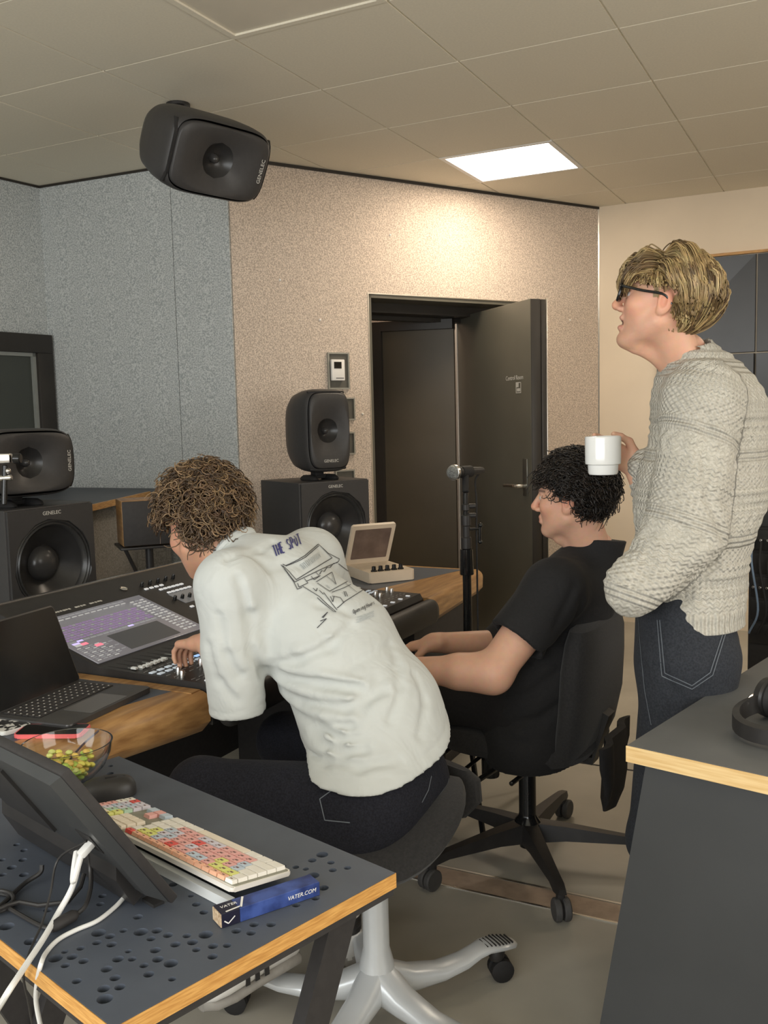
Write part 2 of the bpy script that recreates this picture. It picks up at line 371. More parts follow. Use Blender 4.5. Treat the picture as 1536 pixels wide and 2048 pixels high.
# the open control-room door
vp = dw((S0 + S1) / 2 - 0.2, TH + 0.45, ZC - 0.05)
vl = area_light('vestibule_fill_light', vp, vp - Vector((0, 0, 1)), 0.4, 0.4, 7, (1.0, 0.80, 0.62))  # added light without a fitting, brightens the inner door and felt above it
d1 = props(bpy.data.objects.new('door_1', None), kind='structure'); COL.objects.link(d1)
ZL = 2.04
HG = Vector((*atz(911, 636, ZL)[:2], 0)); FE = Vector((*atz(1060, 597, ZL)[:2], 0)); ud = (FE - HG).normalized(); nd = Vector((-ud.y, ud.x, 0))
# camera side normal
if nd.dot(Vector((0, 0, 0)) - HG) < 0: nd = -nd
LD = (FE - HG).length
D1M = frame(HG, ud, nd, (0, 0, 1))
MB().box2((0.01, -0.058, 0.01), (LD, 0.0, ZL), D1M, 0.003).ob('door_leaf', M['door'], d1)
b = MB(); b.box2((LD + 0.0005, -0.062, 0.01), (LD + 0.006, -0.002, ZL - 0.002), D1M, 0.002); b.ob('edge_seal', M['frame_dark'], d1)
FE2 = Vector((*atz(1086, 589, ZL)[:2], 0)) - HG; e1 = FE2.dot(ud); e2 = FE2.dot(nd)
e2 = -max(0.09, min(0.16, -e2)); b = MB(); b.box2((LD - 0.02, e2, 0.012), (LD + 0.012, -0.0625, ZL - 0.004), D1M, 0.002); b.ob('rebate_edge', M['frame_dark'], d1)
MB().box2((LD + 0.01, e2 - 0.006, 0.01), (LD + 0.02, e2, ZL + 0.003), D1M, 0.001).ob('edge_strip', M['steel_edge'], d1)
MB().box2((-0.008, -0.03, 0.01), (0.024, 0.004, ZL + 0.002), D1M).ob('hinge_strip', M['white'], d1, smooth=None)
# handle with back plate, lettering, emblem on the leaf
def on_leaf(x, y):
    d = CAM_R.T @ np.array([(x - 768) / FPX, (1024 - y) / FPX, 1.0]); d = Vector(d); o = Vector((0, 0, HC))
    t = (HG - o).dot(nd) / d.dot(nd); p = o + d * t - HG; return p.dot(ud), p.z
hx, hz = on_leaf(1052, 972)
px1, pz1 = on_leaf(1046, 917); px2, pz2 = on_leaf(1058, 993)
pl = MB().box2((hx - 0.026, 0.0, pz2), (hx + 0.026, 0.008, pz1), D1M, 0.003).ob('handle_plate', pm('plate_steel', (0.22, 0.22, 0.2), 0.35, metal=0.8, var=0.05, scale=30), d1)
lx, _ = on_leaf(1013, 972)
b = MB(); b.tube([D1M @ Vector(p) for p in spline([(hx, 0.004, hz), (hx, 0.04, hz), (hx - 0.02, 0.058, hz), (hx - 0.06, 0.06, hz), (hx - 0.15, 0.06, hz - 0.004)], 5)], 0.011, 10)
b.ob('door_handle', M['chrome'], d1)
tx, tz = on_leaf(1029, 756)
m = text_mesh('Control Room', 0.068, D1M @ T(tx, 0.0008, tz) @ frame((0, 0, 0), (-1 if False else 1, 0, 0), (0, 0, 1), (0, -1, 0)), 0.0004)
def leaf_text(txt, size, x, z):
    # lettering reads from the camera side of the leaf
    right = ud if Vector(CAM_R[0]).dot(ud) > 0 else -ud
    Mx = frame(HG + ud * x + nd * 0.0012 + Vector((0, 0, z)), right, (0, 0, 1), right.cross(Vector((0, 0, 1))))
    return text_mesh(txt, size, Mx, 0.0004)
bpy.data.meshes.remove(m)
link('door_lettering', leaf_text('Control Room', 0.036, tx, tz), M['logo'], d1)
ex, ez = on_leaf(1037, 771)
b = MB()
for (x0, z0, x1, z1) in ((-.05, -.05, .05, -.042), (-.05, .042, .05, .05), (-.05, -.05, -.042, .05), (.042, -.05, .05, .05), (-.042, .004, .004, .042), (-.03, -.034, .034, -.006)):
    b.box2((ex + x0 * .62, 0.0005, ez - 0.012 + z0 * .62), (ex + x1 * .62, 0.0014, ez - 0.012 + z1 * .62), D1M)
b.ob('door_emblem', M['logo'], d1, smooth=None)
# wall boxes beside the door
def wall_box(px, py, w, h, nm, label, inner=None):
    d = CAM_R.T @ np.array([(px - 768) / FPX, (1024 - py) / FPX, 1.0]); d = Vector(d); o = Vector((0, 0, HC))
    t = (DP - o).dot(ND) / d.dot(ND); p = o + d * t; s = (p - DP).dot(UD); z = p.z
    th = thing(nm, label, 'wall box', dw(s, -0.001, z), math.atan2(UD.y, UD.x), group='recess boxes in the door wall')
    b = MB()
    for q in (-1, 1):
        b.box((q * (w / 2 - 0.004), -0.006, 0), (0.008, 0.012, h)); b.box((0, -0.006, q * (h / 2 - 0.004)), (w - 0.016, 0.012, 0.008))
    b.ob('box_rim', pm('box_rim', (0.30, 0.29, 0.25), 0.5, var=0.05, scale=30), th, smooth=None)
    MB().box((0, -0.0015, 0), (w - 0.016, 0.003, h - 0.016)).ob('back_plate', pm('box_back', (0.40, 0.39, 0.33) if inner else (0.10, 0.095, 0.08), 0.5, var=0.05, scale=30), th, smooth=None)
    return th, s, z
th, s_, z_ = wall_box(676, 742, 0.135, 0.20, 'thermostat_box', 'recessed grey wall box around the white thermostat')
tb = thing('thermostat', 'white wall thermostat with small dark screen beside the door', 'thermostat', dw(s_ - 0.012, -0.005, z_ + 0.004), math.atan2(UD.y, UD.x))
MB().box((0, -0.012, 0), (0.082, 0.02, 0.115), bev=0.004).ob('housing', M['white'], tb)
MB().box((-0.004, -0.023, 0.026), (0.046, 0.002, 0.036)).ob('screen', M['black_gloss'], tb, smooth=None)
MB().box((0.008, -0.0225, -0.044), (0.05, 0.001, 0.004)).ob('slot', M['lino_dark'], tb, smooth=None)
for py, h, lab in ((818, 0.125, 'dark recessed wall box under the thermostat'), (887, 0.125, 'dark recessed wall box midway down behind the tall monitor speaker'), (962, 0.125, 'dark recessed wall box low behind the woofer cabinet')):
    wall_box(689, py, 0.125, h, 'wall_box', lab)
# felt-wall fixing screws
b = MB()
for px, py in ((725, 828), (1095, 930), (640, 640), (1140, 640), (780, 470), (560, 560)):
    d = Vector(CAM_R.T @ np.array([(px - 768) / FPX, (1024 - py) / FPX, 1.0])); o = Vector((0, 0, HC)); p = o + d * ((DP - o).dot(ND) / d.dot(ND))
    b.ball(p, 0.007, 8, 6)
b.ob('fixing_screws', M['white'], wdo, kind='stuff')
# window-sill ledge along the back wall
lg = thing('wall_ledge', 'dark laminate ledge with oak front edge along the grey felt wall', 'shelf', (0, 0, 0))
LP = [(-4.09, 3.95), (-4.20, 3.40), (-3.75, 3.0), (-3.06, 3.13), (-3.30, 3.82), (-2.93, 4.0)]
LP = [(-4.09, 3.955), (-4.2, 3.0), (-3.02, 3.05), (-3.30, 3.80), (-3.2, 3.99)]
MB().prism(LP, 1.035, 1.06).ob('ledge_top', M['lino'], lg, smooth=None)
a = Vector((-3.02, 3.05, 0)); c = Vector((-3.30, 3.80, 0)); dd = (c - a).normalized(); nn = Vector((dd.y, -dd.x, 0))
MB().prism([a[:2], c[:2], (c + nn * 0.012)[:2], (a + nn * 0.012)[:2]], 1.032, 1.0605).ob('ledge_edge', M['wood'], lg, smooth=None)
MB().prism([(-4.1, 3.5), (-4.15, 3.02), (-3.1, 3.09), (-3.36, 3.76), (-3.3, 3.96), (-4.07, 3.94)], 0.0, 1.034).ob('ledge_front', pm('brownish_felt', (0.20, 0.185, 0.165), 0.95, col2=(0.30, 0.28, 0.25), scale=120, ramp=(0.4, 0.6)), lg, smooth=None)  # dark brownish felt front below the ledge
# acoustic wall panels on the cream wall
ap = thing('acoustic_panel_field', 'dark grey acoustic wall panels with oak top rail on the cream wall', 'acoustic panels', (-0.70, CR[1], 0))
for c_ in range(5):
    for r_ in range(2):
        x0 = -0.035 + 0.006 + c_ * 0.60 - 0.46; z0 = 1.155 + r_ * 0.60
        tl = 0.05 if (c_ + r_) % 2 == 0 else -0.03
        b = MB(); w, h = 0.594, 0.594
        vs = [(0, 0, 0), (w, 0, 0), (w, 0, h), (0, 0, h)]
        f = [(-0.02, 0), (-0.02 - max(0, tl), 0), (-0.02 - max(0, tl), 0), (-0.02 - max(0, -tl), 0)]
        fr_ = [(0.004, -0.022 - max(0, tl) * 0, 0.004), (w - 0.004, -0.022 - max(0, tl), 0.004), (w - 0.004, -0.022 - max(0, tl), h - 0.004), (0.004, -0.022 - max(0, -tl), h - 0.004)]
        b.add(vs + fr_, [(3, 2, 1, 0), (4, 5, 6, 7), (0, 1, 5, 4), (1, 2, 6, 5), (2, 3, 7, 6), (3, 0, 4, 7)], T(x0, -0.001, z0))
        b.ob('acoustic_panel', pm('panel_dark', (0.055, 0.058, 0.064), 0.3, var=0.06, scale=5), ap, smooth=None)
MB().box2((-0.495, -0.03, 2.352), (2.54, -0.001, 2.368), None).ob('top_rail', M['wood'], ap, smooth=None)
# ================================================================== FURNITURE
# ---- perforated table in the foreground
TA = Vector((-0.625, 1.238, 0)); a1 = math.radians(163.8)
e1 = Vector((math.cos(a1), math.sin(a1), 0)); e2 = Vector((-e1.y, e1.x, 0)); TZ = 0.72; TLEN, TDEP = 0.79, 0.49
TM = frame(TA, e1, e2, (0, 0, 1))
def tl(x, y, z=TZ):
    p = Vector(atz(x, y, z)) - TA; return p.dot(e1), p.dot(e2)
HOLES = [(433,912,50),(483,927,35),(542,902,28),(618,908,50),(689,902,38),(737,922,35),(663,938,32),(820,925,30),(903,920,50),(845,953,38),(425,955,32),(490,963,36),(770,963,36),(563,993,24),(682,988,38),(862,986,30),(935,970,36),(997,967,30),(933,1016,36),(1022,1001,38),(1113,957,50),(243,1024,50),(284,995,24),(317,1017,38),(354,980,28),(367,1036,36),(287,1055,32),(518,1027,40),(580,1027,30),(693,1028,40),(750,1046,50),(468,1071,40),(632,1055,32),(653,1094,38),(505,1110,38),(755,1115,28),(872,1079,42),(337,1124,34),(455,1157,44),(526,1150,38),(667,1169,42),(747,1161,54),(460,1202,56),(482,1233,38),(631,1213,34),(610,1254,32),(495,1277,44),(30,884,50),(135,950,46),(210,812,30),(605,842,34),(862,787,30),(895,822,30),(942,764,30),(838,750,20),(450,750,28),(440,786,28),(1190,875,34),(1255,855,32),(1102,912,34),(1115,875,34),(1038,903,36),(1100,765,40),(1385,760,30),(1300,790,30),(1420,715,36),(1472,742,34),(1375,660,42),(1460,637,28),(1452,604,26),(1414,569,42),(1370,594,30),(1525,627,26),(1342,632,22),(1298,624,24),(1241,619,24),(486,685,28),(73,525,22),(105,550,24),(100,592,28),(52,625,32),(10,592,22),(105,657,32),(12,657,26),(540,163,20),(482,213,26),(617,192,22),(545,220,20),(485,180,18),(515,231,22),(494,246,22),(1000,700,34),(760,700,30),(700,620,28)]
holes = []
for hx_, hy_, w_ in HOLES:
    X, Y = hx_ * 0.4557, 1450 + hy_ * 0.4557
    u, v = tl(X, Y); dpt = (Vector(atz(X, Y, TZ)) - Vector((0, 0, HC))).dot(Vector(CAM_R[2])); r = w_ * 0.4557 * dpt / FPX / 2 * 1.28
    if not (0.025 < u < TLEN - 0.02 and 0.02 < v < TDEP - 0.015): continue
    if any(math.hypot(u - a, v - b_) < r + c_ + 0.0015 for a, b_, c_ in holes): continue
    holes.append((u, v, r))
def perforated(w, d, holes, z0, z1, seg=14):
    vs = [(0, 0), (w, 0), (w, d), (0, d)]; ed = [(0, 1), (1, 2), (2, 3), (3, 0)]
    for (u, v, r) in holes:
        n = len(vs); vs += [(u + r * math.cos(2 * PI * k / seg), v + r * math.sin(2 * PI * k / seg)) for k in range(seg)]
        ed += [(n + k, n + (k + 1) % seg) for k in range(seg)]
    V, E_, F_, _, _, _ = delaunay_2d_cdt([Vector(p) for p in vs], ed, [], 0, 1e-7)
    keep = []
    for f in F_:
        c = sum((V[i] for i in f), Vector((0, 0))) / len(f)
        if not any((c.x - u) ** 2 + (c.y - v) ** 2 < (r * 0.97) ** 2 for u, v, r in holes): keep.append(tuple(f))
    b = MB(); n = len(V)
    b.v = [(p.x, p.y, z1) for p in V] + [(p.x, p.y, z0) for p in V]
    b.f = [tuple(f) for f in keep] + [tuple(i + n for i in f)[::-1] for f in keep]
    cnt = {}
    for f in keep:
        for i in range(3):
            e = (f[i], f[(i + 1) % 3]); cnt[e] = 1
    for (a, c) in cnt:
        if (c, a) not in cnt: b.f.append((a, a + n, c + n, c))
    return b
tb = thing('perforated_table', 'blue-grey perforated side table with plywood edges holding the colourful keyboard', 'table', TA, a1)
perforated(TLEN - 0.002, TDEP - 0.002, holes, TZ - 0.022, TZ).ob('table_top', M['lino'], tb, smooth=30)
b = MB()
for (p0, p1) in (((-0.0015, -0.0015), (TLEN + 0.0015, 0.001)), ((-0.0015, TDEP - 0.003), (TLEN + 0.0015, TDEP + 0.0005)), ((-0.0015, 0), (0.001, TDEP)), ((TLEN - 0.003, 0), (TLEN + 0.0005, TDEP))):
    pass
EW = 0.0012
for nm_, c_, d_ in (('r', (-EW / 2 - 0.0002, TDEP / 2), (EW, TDEP)), ('f', (TLEN / 2, TDEP + EW / 2 - 0.0015), (TLEN, EW)), ('b', (TLEN / 2, -EW / 2 - 0.0002), (TLEN + 2 * EW, EW)), ('l', (TLEN + EW / 2 - 0.0015, TDEP / 2), (EW, TDEP))):
    MB().box((c_[0], c_[1], TZ - 0.0125), (d_[0], d_[1], 0.023)).ob('plywood_edge', M['ply'], tb, smooth=None)
MB().box2((0.002, 0.002, TZ - 0.036), (TLEN - 0.004, TDEP - 0.004, TZ - 0.0245)).ob('under_frame', M['black_matte'], tb, smooth=None)
for x0 in (0.05, TLEN - 0.10):
    for (ya, yb) in ((0.05, 0.36), (0.44, 0.13)):
        q = MB(); w_ = 0.03
        rings = []
        for z_, y_ in ((TZ - 0.036, ya), (TZ - 0.10, ya + (yb - ya) * 0.09), (0.0, yb)):
            rings.append([(x0 + (0 if ya < yb else 0.026), y_ - w_, z_), (x0 + 0.024 + (0 if ya < yb else 0.026), y_ - w_, z_), (x0 + 0.024 + (0 if ya < yb else 0.026), y_ + w_, z_), (x0 + (0 if ya < yb else 0.026), y_ + w_, z_)])
        q.loft(rings).ob('leg', M['black_matte'], tb, smooth=None)
# ---- right-hand desk
RC = Vector((-0.407, 1.851, 0)); ar = math.radians(-13.4); r1 = Vector((math.cos(ar), math.sin(ar), 0)); r2 = Vector((-r1.y, r1.x, 0)); RZ_ = 0.75
rd = thing('side_desk', 'grey-topped desk with pale ash edge and charcoal end panel, headphones on it', 'desk', RC, ar)
MB().box2((0.002, 0.002, RZ_ - 0.03), (1.6, 1.5, RZ_)).ob('desk_top', M['lino_grey'], rd, smooth=None)
MB().box2((0, -0.002, RZ_ - 0.034), (1.6, 0.0015, RZ_ - 0.001), None, 0.0007, 1).ob('ash_edge_front', M['wood_light'], rd)
MB().box2((-0.001, 0.0, RZ_ - 0.034), (0.0018, 1.5, RZ_ - 0.003), None, 0.0007, 1).ob('ash_edge_side', M['wood_light'], rd)
def on_rd(x, y, v):                       # photo pixel on the vertical plane parallel to the desk front, v behind it
    d = Vector(CAM_R.T @ np.array([(x - 768) / FPX, (1024 - y) / FPX, 1.0])); o = Vector((0, 0, HC)); n = r2
    t = (RC + r2 * v - o).dot(n) / d.dot(n); p = o + d * t - RC; return p.dot(r1), p.z
ut, zt = on_rd(1293, 1528, 0.03); ub, zb = on_rd(1200, 2048, 0.03)
u0 = ub + (ut - ub) * (0 - zb) / (zt - zb)
MB().add([(ut, 0.03, RZ_ - 0.034), (1.5, 0.03, RZ_ - 0.034), (1.5, 0.03, 0), (u0, 0.03, 0), (ut, 0.055, RZ_ - 0.034), (1.5, 0.055, RZ_ - 0.034), (1.5, 0.055, 0), (u0, 0.055, 0)],
         [(3, 2, 1, 0), (4, 5, 6, 7), (0, 1, 5, 4), (1, 2, 6, 5), (2, 3, 7, 6), (3, 0, 4, 7)]).ob('end_panel', pm('panel_charcoal', (0.052, 0.054, 0.056), 0.5, var=0.05, scale=5), rd, smooth=None)
MB().box2((1.45, 0.06, 0), (1.48, 1.45, RZ_ - 0.034)).ob('far_panel', M['lino_dark'], rd, smooth=None)
MB().box2((0.2, 1.40, 0), (1.44, 1.42, RZ_ - 0.034)).ob('back_panel', M['lino_dark'], rd, smooth=None)
# ---- headphones on that desk
hp = thing('headphones', 'black over-ear headphones lying on the grey desk', 'headphones', (*atz(1584, 1466, RZ_ + 0.0)[:2], RZ_), math.radians(-30))
b = MB(); pts = []
for k in range(25):
    a = math.radians(150 + 240 * k / 24); pts.append((0.093 * math.cos(a), 0.105 * math.sin(a) - 0.02, 0.036 + 0.012 * math.sin(a)))
rings = []
for i, p in enumerate(pts):
    t = Vector(pts[min(i + 1, 24)]) - Vector(pts[max(i - 1, 0)]); t.normalize(); n = Vector((t.y, -t.x, 0)).normalized()
    rings.append([tuple(Vector(p) + n * c_ * 0.007 + Vector((0, 0, s_ * 0.019))) for c_, s_ in ((-1, -1), (1, -0.8), (1, 0.8), (-1, 1))])
b.loft(rings).ob('headband', M['black'], hp)
for s in (-1, 1):
    c0 = Vector((s * 0.083, 0.052, 0.045)); Mx = T(*c0) @ RY(s * PI / 2) @ RZ(0.2)
    MB().lathe([(0, 0.0), (0.03, 0.0), (0.042, 0.006), (0.044, 0.02), (0.040, 0.028), (0, 0.028)], 28, Mx @ Matrix.Diagonal((1, 1.12, -1, 1)) @ T(0, 0, -0.02)).ob('ear_cup', M['black'], hp)
    MB().lathe([(0.018, 0.028), (0.026, 0.044), (0.038, 0.042), (0.044, 0.032), (0.042, 0.026)], 28, Mx @ Matrix.Diagonal((1, 1.12, -1, 1)) @ T(0, 0, -0.02), False).ob('ear_pad', M['rubber'], hp)
    MB().tube(spline([(s * 0.088, -0.03, 0.045), (s * 0.103, 0.01, 0.05), (s * 0.106, 0.05, 0.045)], 5), 0.005, 8).ob('yoke', M['chrome'], hp)

# ---- office chair of the man in black
HB = Vector((-0.915, 2.755, 0)); ca = math.radians(176)
oc = thing('office_chair', 'black five-star swivel office chair carrying the man in the black T-shirt', 'chair', HB, ca)
lc = lambda az: az - 176
for k, az in enumerate((-126, -57, 14, 88, 161)):
    a = math.radians(lc(az)); Mx = RZ(a)
    rings = []
    for r_, w_, z0, z1 in ((0.02, 0.034, 0.075, 0.135), (0.12, 0.027, 0.085, 0.128), (0.30, 0.018, 0.085, 0.108), (0.345, 0.019, 0.078, 0.100), (0.372, 0.013, 0.078, 0.094)):
        rings.append([(r_, -w_, z0), (r_, w_, z0), (r_, w_ * 0.7, z1), (r_, -w_ * 0.7, z1)])
    MB().loft(rings, True, Mx).ob('base_arm', M['black'], oc)
    cst = MB(); cst.box((0.352, 0, 0.068), (0.024, 0.022, 0.036), Mx @ T(0, 0, 0), 0.004); co = cst.ob('caster', M['black_matte'], oc)
    ang = random.uniform(-0.7, 0.7) + 0.5
    for s in (-1, 1):
        Mw = Mx @ T(0.352, 0, 0.033) @ RZ(ang) @ T(0.010, s * 0.013, 0) @ RX(PI / 2)
        wo = MB().lathe([(0.024, -0.010), (0.029, -0.010), (0.033, -0.006), (0.033, 0.006), (0.029, 0.010), (0.024, 0.010)], 24, Mw).ob('wheel', pm('tyre_grey', (0.075, 0.072, 0.07), 0.6, var=0.1, scale=40), co); MB().lathe([(0, -0.008), (0.0245, -0.008), (0.0245, 0.008), (0, 0.008)], 20, Mw).ob('wheel_disc', M['black'], wo) if False else MB().lathe([(0, -0.008), (0.0245, -0.008), (0.0245, 0.008), (0, 0.008)], 20, Mw).ob('wheel_disc', M['black'], co)
MB().lathe([(0, 0.05), (0.026, 0.05), (0.028, 0.075), (0.045, 0.08), (0.045, 0.13), (0.03, 0.15), (0.027, 0.16), (0.027, 0.38), (0, 0.38)], 20).ob('gas_column', M['black_gloss'], oc)
MB().box((0.0, 0, 0.385), (0.24, 0.16, 0.035), None, 0.008).box((-0.13, 0, 0.383), (0.16, 0.06, 0.03), None, 0.006).ob('tilt_mechanism', M['black'], oc)
MB().lathe([(0, 0.30), (0.026, 0.30), (0.028, 0.306), (0.028, 0.37), (0, 0.37)], 16, T(0.08, 0.10, 0)).rod((0.0, 0.1, 0.375), (0.03, 0.30, 0.365), 0.008).rod((0.10, 0.02, 0.37), (0.14, 0.24, 0.33), 0.006).rod((-0.08, 0.05, 0.37), (-0.06, 0.27, 0.36), 0.007).ob('levers', M['black_gloss'], oc)
seat = MB(); rings = []
for z_, k_ in ((0.400, 0.86), (0.408, 0.95), (0.43, 1.0), (0.455, 0.985), (0.472, 0.93), (0.478, 0.80)):
    rings.append([(x_ * k_ + 0.01, y_ * k_, z_ - 0.01 * ((x_ + 0.24) < 0.1)) for x_, y_ in superell(0.245, 0.245, 36, 3.2)])
seat.loft(rings).ob('seat', M['chair_fabric'], oc)
bk = MB(); rings = []
for z_, w_, t_, x_ in ((0.395, 0.150, 0.024, -0.215), (0.405, 0.185, 0.040, -0.222), (0.46, 0.212, 0.047, -0.238), (0.56, 0.225, 0.050, -0.255), (0.68, 0.222, 0.050, -0.262), (0.76, 0.205, 0.047, -0.268), (0.80, 0.185, 0.038, -0.27), (0.81, 0.15, 0.024, -0.27)):
    rings.append([(x_ + 0.045 + px_, py_, z_) for px_, py_ in superell(t_, w_, 36, 3.0)])
bk.loft(rings).ob('backrest', M['chair_fabric'], oc)
MB().loft([[(-0.16, -0.03, 0.37), (-0.16, 0.03, 0.37), (-0.16, 0.03, 0.39), (-0.16, -0.03, 0.39)], [(-0.22, -0.03, 0.362), (-0.22, 0.03, 0.362), (-0.22, 0.03, 0.385), (-0.22, -0.03, 0.385)], [(-0.272, -0.03, 0.52), (-0.272, 0.03, 0.52), (-0.25, 0.03, 0.53), (-0.25, -0.03, 0.53)]]).ob('back_bar', M['black'], oc)
# jacket hanging behind the seat
jk = thing('jacket', 'black jacket tail hanging below the office chair backrest', 'jacket', (HB.x + 0.285, HB.y - 0.06, 0.0), 0)
rings = []
for z_, w_, t_, y_ in ((0.48, 0.17, 0.012, 0.0), (0.42, 0.165, 0.016, 0.0), (0.36, 0.14, 0.018, -0.01), (0.31, 0.09, 0.016, -0.035), (0.275, 0.03, 0.008, -0.07)):
    rings.append([(0.006 + px_ + 0.01 * math.sin(py_ * 40), py_ + y_, z_) for px_, py_ in superell(t_, w_, 24, 2.5)])
MB().loft(rings).ob('jacket_tail', pm('jacket_cloth', (0.022, 0.021, 0.022), 0.7, var=0.15, scale=40, bump=0.2, bscale=60), jk)

# ---- saddle stool of the man in white
HS = Vector((-0.985, 1.845, 0))
ss = thing('saddle_stool', 'light grey swivel saddle stool with black seat under the man in white', 'stool', HS, 0)
for az in (54, 126, 198, 270, 342):
    Mx = RZ(math.radians(az)); rings = []
    for r_, w_, z0, z1 in ((0.0, 0.042, 0.06, 0.165), (0.045, 0.040, 0.058, 0.135), (0.09, 0.036, 0.055, 0.112), (0.17, 0.034, 0.056, 0.092), (0.235, 0.031, 0.066, 0.094), (0.275, 0.028, 0.080, 0.104), (0.30, 0.032, 0.088, 0.108), (0.34, 0.036, 0.086, 0.104), (0.375, 0.030, 0.082, 0.096), (0.388, 0.016, 0.080, 0.090)):
        rings.append([(r_, px_, (z0 + z1) / 2 + py_) for px_, py_ in superell(w_, (z1 - z0) / 2, 16, 2.6)])
    arm = MB().loft(rings, True, Mx).ob('base_arm', M['white_metal'], ss)
    rb = MB()
    for i in range(8):
        r_ = 0.298 + i * 0.0105; w_ = 0.028 - abs(i - 3.5) * 0.0022
        rb.box((r_, 0, 0.1035 - max(0, i - 3) * 0.0018), (0.004, 2 * w_, 0.008), Mx @ RZ(0.0), 0.0012, 1)
    rb.ob('foot_ridges', M['black'], arm)
    cst = MB().lathe([(0, 0.055), (0.018, 0.055), (0.022, 0.075), (0.018, 0.084), (0, 0.084)], 14, Mx @ T(0.335, 0, 0)).ob('caster', M['black'], ss)
    ang = random.uniform(-1, 1)
    for s in (-1, 1):
        Mw = Mx @ T(0.338, 0, 0.029) @ RZ(ang) @ T(0.008, s * 0.014, 0) @ RX(PI / 2)
        MB().lathe([(0, -0.010), (0.020, -0.010), (0.029, -0.007), (0.029, 0.007), (0.020, 0.010), (0, 0.010)], 20, Mw).ob('wheel', M['rubber'], cst)
MB().lathe([(0.050, 0.075), (0.040, 0.15), (0.031, 0.185), (0.0305, 0.355), (0.026, 0.36), (0, 0.36)], 28).ob('column', M['white_metal'], ss)
MB().lathe([(0, 0.35), (0.030, 0.35), (0.033, 0.36), (0.029, 0.368), (0.034, 0.376), (0.030, 0.384), (0.035, 0.392), (0.031, 0.40), (0.036, 0.408), (0.034, 0.44), (0.09, 0.448), (0, 0.46)], 24).ob('bellows', M['rubber'], ss)
rings = []                                     # saddle: rides up at the rear, wings to the sides
SR = RZ(math.radians(203 - 180))
for z_, k_ in ((0.445, 0.62), (0.450, 0.82), (0.465, 0.94), (0.485, 1.0), (0.505, 0.97), (0.518, 0.88), (0.524, 0.6)):
    ring = []
    for x_, y_ in superell(0.215, 0.215, 40, 2.6):
        xx, yy = x_ * k_, y_ * k_
        lift = 0.035 * max(0, (xx + 0.05) / 0.2) ** 2 + 0.0 * yy
        drop = 0.05 * (abs(yy) / 0.2) ** 2.2
        neck = 1 - 0.28 * max(0, -xx / 0.2)
        ring.append((xx, yy * neck, z_ + lift - drop + 0.01))
    rings.append(ring)
MB().loft(rings, True, SR).ob('saddle_seat', M['chair_fabric'], ss)
MB().loft([[(0.215 + px_, py_, 0.50 + 0.02) for px_, py_ in superell(0.018, 0.09, 20, 2.6)], [(0.235 + px_, py_, 0.56) for px_, py_ in superell(0.026, 0.12, 20, 2.6)], [(0.24 + px_, py_, 0.61) for px_, py_ in superell(0.024, 0.11, 20, 2.6)], [(0.24 + px_, py_, 0.625) for px_, py_ in superell(0.012, 0.08, 20, 2.6)]], True, SR @ RZ(0.75) @ T(-0.005, 0, -0.055)).ob('lumbar_pad', M['chair_fabric'], ss)

